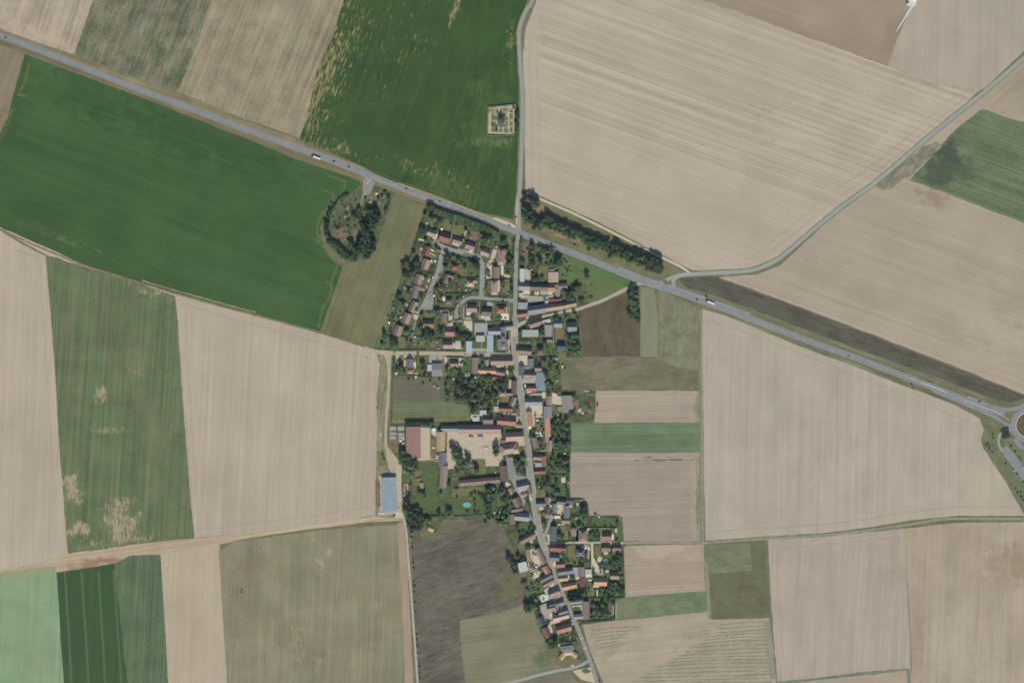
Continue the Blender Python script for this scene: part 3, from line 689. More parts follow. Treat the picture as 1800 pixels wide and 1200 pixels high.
ribbon('track', [(520, 246), (600, 277), (700, 318), (780, 342)], 1.2, .22, ground_mat('track_olive', (104, 102, 74), .1, 8), 'thin dark wheel track on the highway verge', jit=.5)
MS = [(912, 405), (909, 430), (907, 470), (906, 530), (905, 560), (904, 585), (905, 610), (909, 650), (913, 680), (918, 705), (923, 755), (928, 790), (932, 832), (937, 868), (941, 893), (945, 918), (951, 942), (958, 966), (966, 992), (974, 1016), (986, 1042), (998, 1064), (1009, 1088), (1018, 1110), (1028, 1136), (1039, 1165), (1047, 1190), (1056, 1214), (1072, 1260)]
ribbon('road', MS[:6], 7.0, .293, ASPS, 'northern stretch of the main street', jit=.3, road=True)
ribbon('road', MS[4:22], 9.5, .305, ASPS, 'middle stretch of the main street', jit=.4, road=True)
ribbon('road', MS[20:], 7.2, .31, ASPG, 'southern stretch of the main street', jit=.3, road=True)
ribbon('pavement', MS[5:22], 1.3, .42, plain('pavement_stone', (172, 166, 152)), 'west pavement of the main street', off=-5.4, jit=.25)
ribbon('pavement', MS[5:22], 1.3, .42, plain('pavement_stone', (172, 166, 152)), 'east pavement of the main street', off=5.4, jit=.25)
ribbon('road', [(904, 577), (904, 591)], 13, .33, LANE, 'raised pale crossing table beside the church', smooth=False)
ribbon('road', [(895, 816), (899, 835), (906, 852), (913, 866), (920, 880), (927, 900), (933, 912), (940, 920)], 6.5, .295, ASPG, 'grey side street forking off beside the farm', jit=.4, road=True)
sheet('road', [(889, 800), (900, 803), (908, 835), (930, 838), (930, 848), (908, 852), (900, 846), (894, 826)], .29, ASPG, jit=.2, label='grey tarmac yard where the fork starts')
ribbon('road', [(640, 612), (662, 618), (685, 620.5), (742, 620.5), (812, 622), (860, 623), (900, 624)], 6.8, .285, LANE, 'pale lane west from the main street', jit=.4, road=True)
sheet('road', [(668, 615), (694, 617), (688, 626), (687, 640), (680, 640), (677, 628)], .287, LANE, jit=.2, label='pale fork where the farm lane meets the west lane')
ribbon('road', [(684, 624), (684, 660), (682, 700), (679, 740), (678, 778), (682, 795)], 4.6, .282, LANE, 'straight pale farm lane', jit=.35, road=True)
sheet('road', [(677, 780), (684, 788), (700, 808), (703, 835), (706, 865), (706, 912), (698, 908), (698, 870), (686, 830), (680, 805)], .28, LANE, jit=.8, step=4, label='wide gravel yard beside the blue barn')
ROADS.append(([P(690, 800), P(702, 850), P(705, 905)], 7))
ribbon('road', [(706, 900), (713, 925), (718, 985), (724, 1060), (730, 1140), (734, 1200), (742, 1330)], 3.6, .283, ground_mat('lane_grey', (172, 170, 156), .06, 14), 'pale lane running south beside the dark field', jit=.3, road=True)
ribbon('track', [(-60, 374), (0, 403), (50, 426), (100, 447), (150, 467), (250, 498), (310, 516), (400, 541), (450, 554), (560, 584), (640, 609), (662, 617)], 3.2, .24, TRACK, 'dark earth track between the green and tan fields', jit=1.0, road=True)
ribbon('track', [(250, 493), (310, 511), (400, 536), (450, 549)], 2.0, .23, ground_mat('track_pale2', (150, 148, 120), .14, 8, (112, 120, 90), .6), 'pale wheel ruts beside the earth track', jit=1.0)
NE_ = [(1880, 38), (1800, 102), (1742, 152), (1680, 202), (1625, 247), (1580, 286), (1537, 322), (1490, 356), (1450, 387), (1410, 421), (1384, 443), (1358, 461), (1317, 475.5), (1250, 480), (1200, 483)]
ribbon('grass_verge', NE_, 9.6, .215, VERGE, 'thin grass edges of the country road', jit=1.0)
ribbon('grass_verge', NR, 8.6, .215, VERGE, 'thin grass edges of the north road', jit=1.0)
ribbon('grass_verge', [(926, 338), (950, 350), (1012, 377), (1075, 408), (1150, 446), (1195, 468)], 5.6, .214, VERGE, 'thin grass edges of the chalk track', jit=.8)
ribbon('road', [(1880, 38), (1800, 102), (1742, 152), (1680, 202), (1625, 247), (1580, 286), (1537, 322), (1490, 356), (1450, 387), (1410, 421), (1384, 443), (1358, 461), (1317, 475.5), (1250, 480), (1200, 483), (1178, 489), (1162, 497)], 6.6, .27, ASPC, 'curving country road to the north-east', jit=.25, road=True)
ribbon('road', [(1196, 484), (1184, 492), (1186, 504), (1194, 514)], 6.0, .275, ASPC, 'short slip joining the highway east of the triangle', road=True)
sheet('grass_island', [(1163, 492), (1171, 491), (1174, 499), (1170, 501)], .37, ground_mat('island_green', (108, 112, 78), .1, 5), jit=.1, label='small grass triangle at the eastern junction')
ribbon('road', [(926, 338), (950, 350), (1012, 377), (1075, 408), (1150, 446), (1195, 468), (1212, 479)], 3.8, .26, CHALK, 'white chalk track along the tree belt', jit=.3, road=True)
ribbon('road', [(908, 574), (922, 566), (960, 554), (990, 547.5), (1013, 544), (1040, 535), (1062, 527), (1090, 513), (1118, 500), (1136, 497)], 5.6, .29, ground_mat('lane_buff', (172, 168, 152), .05, 14), 'buff side road from the street up to the highway', jit=.3, road=True)
# estate streets
ribbon('road', [(762, 424), (776, 433), (800, 440), (823, 445), (840, 452), (848, 464), (847.5, 480), (847.5, 500), (847, 512), (846, 522)], 8.4, .28, ASPG, 'estate loop street, northern and eastern arm', jit=.3, road=True)
ribbon('road', [(779, 436), (774, 462), (768, 484), (760, 502), (756, 515), (755, 526)], 8.4, .281, ASPG, 'estate street running down the west side', jit=.3, road=True)
sheet('road', [(751, 515), (762, 518), (762, 546), (742, 546), (736, 556), (730, 553), (740, 538)], .282, ASPG, jit=.2, step=3, label='estate turning circle with parked cars')
ROADS.append(([P(752, 530), P(752, 545)], 9))
ribbon('road', [(738, 545), (731, 565), (727, 580)], 2.6, .283, ASPG, 'narrow path out of the estate', road=True)
ribbon('road', [(904, 529), (880, 527), (860, 526), (846, 524), (828, 524), (814, 530), (804, 543), (802, 562)], 7.0, .284, ASPG, 'estate entrance street curving to the west', jit=.3, road=True)
ribbon('road', [(824, 527), (817, 538), (815, 550), (815, 562), (804, 563)], 3.6, .286, ASPG, 'inner side of the small estate loop', road=True)
ribbon('road', [(798, 562), (790, 572), (783, 577)], 4.0, .287, ASPG, 'drive at the foot of the estate loop', road=True)
sheet('playground', [(834, 568), (857, 568), (858, 590), (834, 589)], .31, ground_mat('court', (158, 162, 162), .04, 12), jit=.05, label='smooth grey court north of the church')
# east lanes
ribbon('road', [(960, 954), (1000, 953.5), (1040, 953), (1095, 953.5)], 4.6, .28, ground_mat('lane_pale', (170, 168, 156), .05, 12), 'small east lane between the south houses', jit=.25, road=True)
ribbon('road', [(1095, 953.5), (1160, 953), (1235, 953.5), (1260, 952), (1350, 946), (1450, 940), (1530, 931), (1600, 921), (1650, 913), (1690, 911), (1803, 911.5), (1900, 912)], 4.6, .25, ground_mat('track_greygreen', (146, 146, 128), .08, 10, (120, 126, 104), .6), 'grassy farm road to the right edge', jit=.5, road=True)
ribbon('track', [(1233, 560), (1234, 700), (1235.5, 950), (1241, 1000), (1246, 1080)], 1.2, .255, ground_mat('rut_pale', (160, 156, 136), .08, 8), 'thin pale rut of the field track', jit=.8)
ribbon('road', [(1040.5, 955), (1041.5, 970), (1042, 982), (1046, 994), (1050, 1001)], 4.6, .285, CHALK, 'pale lane south into the small close', jit=.3, road=True)
sheet('road', [(1040, 978), (1046, 978), (1056, 1000), (1070, 1002), (1070, 1006), (1050, 1006), (1040, 1002)], .283, CHALK, jit=.4, step=3, label='pale turning area of the small close')
ribbon('road', [(944, 909), (960, 907), (971, 908)], 5.6, .29, ASPG, 'short link street east of the fork', road=True)
ribbon('road', [(970, 907), (965, 920), (962, 930), (957, 942)], 5.6, .292, ASPG, 'short slip back to the main street', road=True)
ribbon('road', [(800, 1216), (900, 1198), (947, 1186), (975, 1179), (1005, 1173.5), (1020, 1169), (1036, 1160)], 5.2, .28, ASPC, 'side road leaving south-west past the solar house', jit=.3, road=True)
sheet('gravel_plot', [(1006, 1178), (1040, 1172), (1044, 1190), (1046, 1203), (1040, 1198), (1022, 1194), (1014, 1186)], .27, ground_mat('gravel_cream', (190, 178, 154), .06, 7), jit=.5, step=3, label='cream gravel triangle at the south junction')
sheet('grass_island', [(1022, 1177), (1030, 1174), (1038, 1177), (1039, 1180), (1030, 1183), (1023, 1180)], .36, ground_mat('island_dark', (96, 104, 86), .12, 4), jit=.3, step=2, label='oval grass island at the south junction')
sheet('driveway', [(997, 1154), (1001, 1153), (1011, 1171), (1005, 1173)], .272, ground_mat('gravel_cream', (190, 178, 154), .06, 7), jit=.2, label='cream gravel drive of the solar house')
# pit approach
sheet('road', [(638, 313), (660, 320), (655, 330), (652, 340), (640, 344), (638, 330)], .27, ground_mat('apron', (142, 140, 134), .06, 8), jit=.4, step=3, label='tarmac apron at the pit entrance')
ribbon('road', [(640, 335), (637, 350), (632, 366)], 3.6, .275, ground_mat('apron2', (134, 134, 124), .08, 8), 'short drive into the pit', jit=.3)
for q, (x, y, x2, y2) in enumerate([(643, 313.5, 646, 314.8), (649, 315.5, 653, 317), (645, 323, 649, 317.5)]):
    ribbon('road_marking', [(x, y), (x2, y2)], 1.4, .37, WHITE, 'white painted dash at the pit entrance', smooth=False)
# worn wheel paths of the carriageways
WORN = ground_mat('asphalt_worn', (128, 131, 132), .06, 30, (136, 139, 140), .5, 2.0)
WORN2 = ground_mat('asphalt_worn_street', (140, 140, 134), .06, 20, (150, 148, 140), .5, 2.0)
for off in (3.1, 1.4, -1.4, -3.1):
    ribbon('wheel_path', HW, .7, .34, WORN, 'darker worn wheel path of the highway', off=off, jit=.5)
for off in (1.7, -1.7):
    ribbon('wheel_path', MS, .9, .345, WORN2, 'darker worn wheel path of the main street', off=off, jit=.6)
    ribbon('wheel_path', NR, .7, .33, WORN2, 'worn wheel path of the north road', off=off * .7, jit=.5)
# headland passes along the field edges
HL = ground_mat('headland_pale', (182, 171, 155), .04, 14)
HD = ground_mat('headland_dark', (169, 158, 142), .04, 14)
for pts, offs in (([(925, 60), (921, 110), (924, 170), (926, 250), (927, 328)], (4, 9, 15, 22)), ([(1700, 182), (1640, 232), (1560, 300), (1470, 362), (1398, 422), (1356, 452)], (-5, -10, -16, -23)),
                  ([(940, 26), (1000, -10)], (-6,)), ([(1240, 944), (1350, 936), (1450, 930), (1530, 920), (1600, 908), (1690, 900), (1790, 900)], (4, 9, 15)), ([(1244, 552), (1317, 576), (1400, 608), (1500, 648), (1600, 688), (1700, 730)], (-5, -10)),
                  ([(316, 540), (322, 660), (330, 780), (340, 925)], (4, 9, 15)), ([(346, 940), (450, 928), (560, 914), (652, 900)], (4, 9)), ([(320, 522), (400, 546), (500, 574), (650, 618)], (-5, -11)), ([(655, 625), (658, 700), (656, 800), (655, 895)], (-5, -10)),
                  ([(1355, 955), (1450, 948), (1530, 940), (1588, 934)], (-4, -9)), ([(1356, 960), (1358, 1040), (1364, 1120), (1372, 1190)], (5, 10)), ([(1268, 492), (1400, 540), (1560, 600), (1700, 654), (1800, 694)], (5, 11)),
                  ([(30, 428), (78, 452), (84, 520), (92, 640), (100, 780), (110, 900)], (-5, -11)), ([(6, 56), (66, 78), (126, 98)], (4, 9)), ([(1006, 800), (1100, 802), (1220, 801)], (-4, -9)), ([(1226, 806), (1227, 945)], (-5, -10)), ([(1048, 692), (1222, 693)], (-4,)), ([(1102, 1044), (1236, 1036)], (4, 9))):
    for i, of in enumerate(offs):
        ribbon('headland_pass', pts, 1.3, .222 + .002 * i, HL if i % 2 == 0 else HD, 'faint machinery pass along a field edge', off=of, jit=1.1)
# markings
dashes('lane_marking', HW[:16], .26, .36, WHITE, 9, 7, label='white dashed centre line, western highway')
dashes('lane_marking', HW[2:9], .2, .36, WHITE, 4, 6, off=4.6, label='white dashed edge line, western highway')
dashes('lane_marking', HW[15:], .3, .36, WHITE, 14, 4, label='white centre line, eastern highway')
for off in (4.7, -4.7):
    ribbon('edge_marking', HW[8:27], .2, .355, WHITE, 'white edge line of the highway', off=off)
ribbon('edge_marking', HW[10:16], .2, .355, WHITE, 'white lane line of the highway', off=-1.6)
ribbon('edge_marking', [(1600, 664.5), (1660, 688), (1711, 709), (1750, 724), (1774, 738)], .9, .36, WHITE, 'white splitter line before the roundabout')
dashes('hatching', [(1619, 672), (1640, 680), (1665, 690)], 2.4, .362, WHITE, 1.2, 1.4, label='white hatched median before the roundabout')
for y in (579, 582, 585.5, 589):
    ribbon('road_marking', [(899, y), (910, y)], .5, .38, WHITE, 'white band across the crossing table', smooth=False)
for (x, y) in ((928.5, 807), (1022, 1121), (1028.5, 1138), (958.5, 965)):
    ribbon('road_marking', [(x - 3.2, y + .6), (x + 3.2, y - .6)], 2.0, .38, plain('faded_paint', (176, 182, 178)), 'faded white speed hump marking across the street', smooth=False)
# wheel tracks in crops
TRK = ground_mat('wheel_track', (132, 134, 94), .16, 5, (92, 112, 74), .7)
TRK2 = ground_mat('wheel_track_faint', (104, 118, 84), .1, 6)


def tracks(pts, label, m=TRK, gap=2.2, w=.6, z=.2):
    for s in (-1, 1):
        ribbon('wheel_track', pts, w, z, m, label, off=s * gap / 2, jit=.3)


tracks([(575, 369), (568, 372), (562, 384), (558, 400), (560, 415), (567, 432), (578, 448), (594, 466)], 'tan wheel track curving round the pit')
tracks([(577, 309), (590, 313), (607, 320), (606, 328)], 'tan hooked wheel track near the pit entrance')
tracks([(570, 336), (580, 338), (586, 344), (583, 352)], 'tan hooked wheel track north of the pit')
tracks([(607, 328), (596, 342), (586, 350), (572, 366)], 'faint wheel track north of the pit', TRK2)
tracks([(552, 420), (562, 427)], 'short tan wheel track west of the pit')
tracks([(594, 466), (583, 495), (580, 520), (566, 545), (560, 576)], 'wheel track along the crop edge')
tracks([(581, 497), (572, 495)], 'short tan wheel track off the crop edge')
tracks([(52, 110), (50, 120), (44, 143), (36, 160), (34, 168)], 'tan wheel track loop on the left crop edge')
tracks([(28, 192), (20, 196), (16, 215), (4, 223)], 'tan wheel track hook on the left edge')
tracks([(4, 228), (3, 243), (-4, 250)], 'tan wheel track at the very left edge')
tracks([(30, 166), (46, 170)], 'short tan wheel track off the loop')
for x0, x1 in ((114, 126), (143, 156), (173, 185), (200, 213)):
    tracks([(x0, 1003), (x0 + (x1 - x0) / 2, 1100), (x1, 1205), (x1 + 12, 1440)], 'pale wheel track down the dark green strip', ground_mat('wheel_track_g%d' % x0, (116, 122, 92), .1, 8), 2.0, .8, .22)
for i in range(5):
    a = [(30, 150 + i * 42), (250, 222 + i * 46), (450, 290 + i * 50), (575 - i * 2, 335 + i * 46)]
    tracks(a, 'faint tramline across the large green field', ground_mat('tramline%d' % i, (78, 106, 74), .06, 10), 1.9, .55, .16)
# weed rows of the south-east field
WEED = ground_mat('weed_row', (114, 118, 98), .14, 6)
WEEDY = dict(amp=.06, streak=(2.6, 40, 1.3), blotch=(30, 1.0), speck=(2.4, 1.2), tint=(148, 146, 124), tint_scale=30, tint_amt=.5)
field('weedy_ground', [(1264, 1092), (1300, 1088), (1346, 1087), (1350, 1140), (1356, 1206), (1060, 1250), (1110, 1200), (1150, 1172), (1200, 1150), (1236, 1128), (1250, 1108)], .185, (163, 154, 136), 6, 'greyish weedy part of the southeast field', jit=2, **WEEDY)
field('weedy_ground', [(1042, 1106), (1090, 1102), (1138, 1100), (1118, 1118), (1088, 1140), (1060, 1166), (1052, 1150)], .185, (163, 154, 136), 6, 'weedy corner of the southeast field by the street', jit=1.5, **WEEDY)
field('weedy_ground', [(1342, 1092), (1354, 1090), (1360, 1140), (1363, 1192), (1354, 1192), (1348, 1150)], .195, (144, 142, 130), 88, 'dark weedy edge of the southeast field', jit=1.5, step=3, **WEEDY)
for i in range(17):
    y = 1092 + i * 6.6
    x0 = 1052 if i < 5 else 0
    if i < 6:
        ribbon('weed_row', [(1042 + i * 2, 1108 + i * 6), (1075, 1104 + i * 6), (1108 - i * 9 + 14, 1101 + i * 6)], 1.1, .2, WEED, 'thin green weed row in the south-east field', jit=.9)
    xs = 1262 - max(0, i - 2) * 11.5
    ribbon('weed_row', [(xs, y + 6), ((xs + 1345) / 2, y + 2 + math.sin(i) * 1.5), (1345 + i * .8, y)], 1.0, .2, WEED, 'thin green weed row in the south-east field', jit=.9)

# ------------------------------------------------------------------ yards, lawns, patios (tile coordinates: 8.57 zoomed pixels per metre)
K = 8.57
YM = {'g': ground_mat('yard_gravel', (184, 174, 156), .07, 7), 'c': ground_mat('yard_cream', (192, 184, 164), .08, 6), 'a': ground_mat('yard_tarmac', (138, 141, 140), .05, 8),
      'b': ground_mat('yard_earth', (124, 112, 94), .12, 6, (102, 108, 80), .5), 'l': ground_mat('lawn', (86, 104, 72), .11, 6, (104, 108, 80), .4), 'd': ground_mat('lawn_dry', (116, 116, 86), .12, 7, (92, 102, 74), .6),
      'w': ground_mat('patio_white', (214, 208, 192), .04, 4), 'p': ground_mat('patio_bluegrey', (158, 168, 172), .05, 5), 's': ground_mat('slab_grey', (160, 160, 150), .05, 6), 'k': ground_mat('dark_bed', (84, 88, 66), .16, 4)}
YN = {'g': 'gravel_yard', 'c': 'terrace', 'a': 'tarmac_yard', 'b': 'bare_earth', 'l': 'lawn', 'd': 'dry_lawn', 'w': 'patio', 'p': 'paved_yard', 's': 'concrete_slab', 'k': 'garden_bed'}
YARDS = """T 660 340
c 900 645 60 90 -20; g 1000 880 150 30 -20; c 720 850 40 100 68; w 840 850 22 90 68; c 860 920 100 22 -25; w 870 1020 80 50 -20; d 840 430 80 170 -10; d 1090 460 130 200 -15; d 1260 570 150 180 -17; b 1480 650 140 160 -17; g 1290 690 16 190 -18; c 1210 760 110 60 -16; g 1340 640 26 180 -18; c 1440 870 60 50 30; b 1260 1030 60 120 0; l 1350 1080 120 120 0; d 850 950 130 60 -25; w 690 700 90 22 -10; b 650 1000 120 60 -15
T 820 340
g 395 970 60 260 -20; c 575 940 40 90 0; p 585 1010 50 90 0; c 340 1110 60 130 0; b 905 900 120 330 0; b 780 850 60 60 0; d 1130 960 120 140 0; d 640 720 150 90 -35; g 480 810 80 30 0
T 660 460
c 740 260 60 170 70; c 720 365 130 40 -20; c 610 810 70 110 0; c 400 850 26 90 70; g 465 650 40 40 0; d 1300 130 160 200 0; d 980 300 90 120 0; c 1060 300 50 160 0; b 990 400 150 100 -10; l 1330 400 150 130 0; d 1060 640 160 60 0; b 890 660 60 120 0; c 1130 820 60 130 0; d 800 830 130 120 0; w 1040 560 60 60 10; c 1390 760 40 120 0; w 1460 780 150 28 0; d 690 400 60 80 0; l 690 530 80 100 0; d 1270 760 50 150 10; c 1410 980 100 120 0; l 700 990 90 150 0; d 250 950 200 200 20; l 420 520 90 150 20; g 1110 960 110 80 -10; d 1640 420 60 90 0; c 1600 830 90 60 0; d 1520 740 50 190 0; b 1280 690 40 140 0; w 1500 300 60 60 0
T 820 460
c 340 160 80 200 0; w 540 160 36 190 0; c 600 220 110 50 -10; c 490 390 36 210 0; d 590 370 120 230 0; d 350 420 90 120 0; g 920 210 80 200 0; d 1160 170 160 200 0; c 900 480 110 90 0; w 1060 480 60 60 0; s 1170 470 120 90 0; c 1270 470 80 80 0; a 1380 470 90 120 0; s 1050 560 520 90 2; a 850 650 160 110 0; c 600 740 26 120 0; w 580 830 120 100 0; l 455 800 60 160 0; s 320 860 90 80 0; b 830 790 70 30 0; l 840 850 120 36 5; c 920 850 30 80 0; b 1400 1100 120 180 0; g 930 980 70 60 20; d 1600 800 60 60 0; c 1030 930 120 40 12; g 560 1000 330 60 0; p 330 620 40 90 0; c 20 900 130 110 0; s 380 640 60 60 0; b 1540 630 180 40 12
T 820 580
l 200 220 240 100 0; s 200 290 250 30 0; s 200 310 250 24 0; l 870 230 200 70 0; c 1185 340 50 100 0; l 1240 280 200 260 0; c 640 240 36 200 0; l 430 160 50 160 0; a 540 250 130 130 0; c 850 430 140 100 0; c 870 500 130 60 0; c 920 590 110 50 0; s 940 760 210 90 0; g 980 950 150 50 -5; c 1150 980 430 90 -4; c 1340 1050 220 130 -10; c 500 545 240 44 0; d 230 520 90 140 0; g 660 810 40 170 -5; b 580 1060 120 90 10; l 690 600 80 160 5; l 20 560 160 150 0; c 620 640 60 60 -40; b 1650 1150 90 200 0; c 1240 180 60 80 0; b 1330 330 40 160 0; l 1300 640 220 200 0; d 1440 350 120 180 0; d 1480 60 130 130 0; s 590 640 60 30 0
T 660 580
c 330 440 50 130 0; d 385 440 50 130 0; g 450 460 40 160 0; c 520 400 130 40 0; s 910 440 200 110 0; c 1060 450 40 120 0; c 1280 480 50 120 0; w 590 510 34 120 0; c 620 660 60 30 0; d 670 470 70 140 0; l 650 620 130 90 0; c 1170 575 150 30 -5; l 1370 500 100 200 0; b 1540 470 60 120 0; c 1170 240 50 110 0; c 1250 230 110 130 0; b 1030 600 50 190 0; s 1340 680 170 44 0; c 1540 0 0 0 0; d 640 200 160 70 5; b 860 200 80 100 0; d 400 180 110 180 0; c 1060 420 120 16 0; w 1390 430 80 12 0
T 660 700
g 745 680 160 480 0; g 790 900 320 90 0; c 900 520 120 120 0; g 1500 760 850 520 0; s 265 455 96 60 0; s 384 455 100 60 0; s 265 530 100 40 0; s 384 540 100 40 0; s 265 592 100 50 0; p 390 600 90 60 0; b 270 660 150 90 0; b 350 760 130 130 0; b 870 740 80 340 0; d 1550 1020 210 220 0; b 1050 600 60 240 0; l 780 1060 260 200 0; b 630 1130 90 80 0; s 1290 170 10 10 0; c 1500 330 130 50 0; s 1640 280 110 120 0; d 820 300 1100 60 0; b 240 960 10 10 0; d 90 900 120 240 10; g 1120 930 110 260 4
T 820 700
c 1020 200 250 180 0; c 1000 330 60 180 0; w 950 450 60 70 0; s 700 280 260 40 -6; c 500 320 60 150 10; c 130 300 130 110 0; l 640 470 220 120 0; c 780 640 180 60 -5; g 830 720 130 120 -5; l 830 880 160 330 5; l 1370 400 300 200 0; b 1110 460 110 130 0; w 1100 540 130 60 0; l 1140 660 90 110 0; s 1120 790 200 40 15; l 1360 880 260 200 0; s 1100 1000 170 90 0; b 1650 130 60 200 0; b 760 150 40 200 5; c 460 60 60 60 0; g 650 240 200 36 -5; a 1240 560 20 20 0; l 1240 340 70 60 0; a 665 1060 130 330 -8; c 1220 120 50 110 0; b 640 0 10 10 0; c 740 340 60 80 0
T 660 820
g 210 410 300 560 2; g 350 250 80 560 -2; c 460 340 60 160 5; b 40 400 70 400 2; l 760 380 330 560 5; d 640 240 120 120 0; l 1350 560 560 300 -3; d 1400 380 500 120 3; b 1400 480 260 14 0; c 840 940 60 60 -40; d 780 1000 220 120 0; s 180 700 300 60 5; c 350 730 120 90 0; b 40 300 10 10 0
T 820 820
c 620 270 80 60 -30; l 910 550 70 210 -15; c 850 360 110 50 10; w 960 470 24 90 8; l 1130 220 160 200 0; k 1210 220 160 100 0; c 1460 210 60 100 0; l 1430 360 130 240 0; c 1180 430 40 70 0; c 1260 560 40 180 5; c 1430 620 160 200 10; c 1560 580 90 60 0; w 1350 760 130 44 0; l 1390 820 80 70 0; c 1450 840 30 70 0; l 1650 600 110 200 0; c 1150 630 160 50 0; b 1230 640 90 90 0; l 550 780 150 120 0; s 780 790 120 40 0; l 880 920 180 160 15; l 1160 870 90 110 20; s 1380 890 20 90 0; d 1470 990 150 200 0; w 1660 1040 50 200 0; l 560 560 330 500 0; d 470 640 30 600 -12; g 1250 1070 70 110 10; l 1700 800 200 110 0; g 1010 1050 60 200 -20; w 690 780 20 20 0; d 1110 410 110 130 0
T 860 940
g 690 330 120 260 15; c 720 400 60 200 15; c 620 470 60 120 10; b 560 600 150 130 15; c 700 580 140 130 20; l 700 780 240 110 22; c 730 830 180 12 24; c 800 700 14 0 0; l 740 870 200 70 14; w 830 940 130 110 20; p 920 960 70 70 20; c 1010 960 100 50 20; b 680 1000 80 80 0; w 930 750 60 60 30; s 970 780 80 60 20; c 990 240 160 40 0; c 1075 340 16 110 0; c 980 440 50 100 -20; d 1230 330 200 240 5; s 1460 250 90 200 0; l 1440 390 150 60 0; w 1500 580 90 110 0; c 1250 640 200 80 0; s 1380 640 60 40 0; l 1290 780 90 110 0; b 1510 840 110 200 0; l 1550 760 120 120 0; w 1310 780 14 110 0; d 1640 240 80 180 0; c 1660 380 60 110 -25; l 1140 320 80 260 0; l 1300 900 260 180 5; w 1520 680 60 20 0; w 1430 920 60 30 50
T 900 1060
s 520 130 150 260 20; c 720 60 110 70 10; l 975 90 130 130 5; w 975 40 140 14 5; w 1045 90 14 140 3; c 640 280 180 50 15; l 830 480 240 90 15; s 820 550 280 50 15; c 580 390 50 130 20; w 800 400 70 40 15; w 710 620 24 50 0; d 800 860 300 120 0; b 700 900 160 60 -5; b 970 880 120 80 0; c 900 290 40 60 20; l 1320 100 260 260 0; c 1560 870 0 0 0; b 1000 270 60 60 0; c 600 180 80 60 10
T 980 860
w 290 690 50 190 0; l 560 690 170 190 0; l 790 690 210 190 0; w 830 715 36 90 0; w 460 620 26 70 -10; w 437 755 24 50 0; g 670 740 40 70 0; w 750 770 110 14 0; l 250 500 260 120 0; l 720 510 400 150 4; c 880 615 34 60 0; l 950 650 80 280 3; w 240 680 50 30 0; d 590 910 60 130 0; l 650 930 30 130 0; c 620 1070 60 120 -25; l 850 1010 230 160 0; c 710 960 90 40 0; w 440 900 90 60 20; l 270 950 200 260 0; c 730 1080 80 50 -20; d 220 950 110 240 0
T 980 980
c 680 190 80 50 -25; s 640 250 130 60 0; l 620 450 200 240 0; w 600 540 14 110 0; l 850 400 180 140 0; d 500 520 110 140 0; l 950 250 80 260 0; c 590 430 120 30 0; d 640 640 300 60 3; s 860 800 60 240 0; d 500 670 10 10 0; w 385 590 30 40 0"""


def rect(cx, cy, w, h, a):
    ca, sa = math.cos(R(a)), math.sin(R(a))
    return [(cx + dx * ca - dy * sa, cy + dx * sa + dy * ca) for dx, dy in ((-w / 2, -h / 2), (w / 2, -h / 2), (w / 2, h / 2), (-w / 2, h / 2))]


_zi = 0
tx = ty = 0
for ln in YARDS.split('\n'):
    if ln[0] == 'T':
        _, tx, ty = ln.split()
        tx, ty = float(tx), float(ty)
        continue
    for e in ln.split(';'):
        k, x, y, w, h, a = e.split()
        x, y, w, h, a = map(float, (x, y, w, h, a))
        if w < 12:
            continue
        X, Y = P(tx + x / K, ty + y / K)
        _zi += 1
        big = w * h > 90000
        sheet(YN[k], rect(X, Y, w / K, h / K, a), (.262 if big else .29) + .004 * (_zi % 10), YM[k], jit=(.9 if k in 'ldbk' else .35) if min(w, h) > 40 else .12, step=2.5, px=False)

# ------------------------------------------------------------------ buildings
WALL = plain('render_cream', (214, 202, 176), .9)
STONE = plain('rubble_stone', (176, 164, 142), .9)
METALW = plain('sheet_metal_wall', (176, 180, 180), .8, .5)
BRICK = plain('chimney_brick', (150, 92, 74), .8)
GLASS = plain('window_glass', (60, 70, 80), .7, .15, .5)
WOOD = plain('door_wood', (110, 86, 66), .8)
SKYL = plain('skylight_sheet', (206, 212, 208), .85, .4, .4)
BUILDINGS = []
_shared = {}


def shared(key, fn):
    if key not in _shared:
        _shared[key] = fn()
    return _shared[key]


def inst(name, me, parent, loc=(0, 0, 0), rz=0.0):
    o = bpy.data.objects.new(name, me)
    o.location = loc
    o.rotation_euler = (0, 0, rz)
    return link(o, parent)


def mk_chimney():
    b = MB()
    b.box(-.4, -.3, 0, .4, .3, 1.5)
    b.box(-.46, -.36, 1.5, .46, .36, 1.62)
    b.cyl(-.18, 0, 1.62, 1.95, .12, n=8)
    b.cyl(.18, 0, 1.62, 1.95, .12, n=8)
    me = bpy.data.meshes.new('chimney')
    me.from_pydata(b.v, [], b.f)
    me.materials.append(BRICK)
    return me


def mk_box(name, x, y, z, mat):
    b = MB()
    b.box(-x / 2, -y / 2, 0, x / 2, y / 2, z)
    me = bpy.data.meshes.new(name)
    me.from_pydata(b.v, [], b.f)
    me.materials.append(mat)
    return me


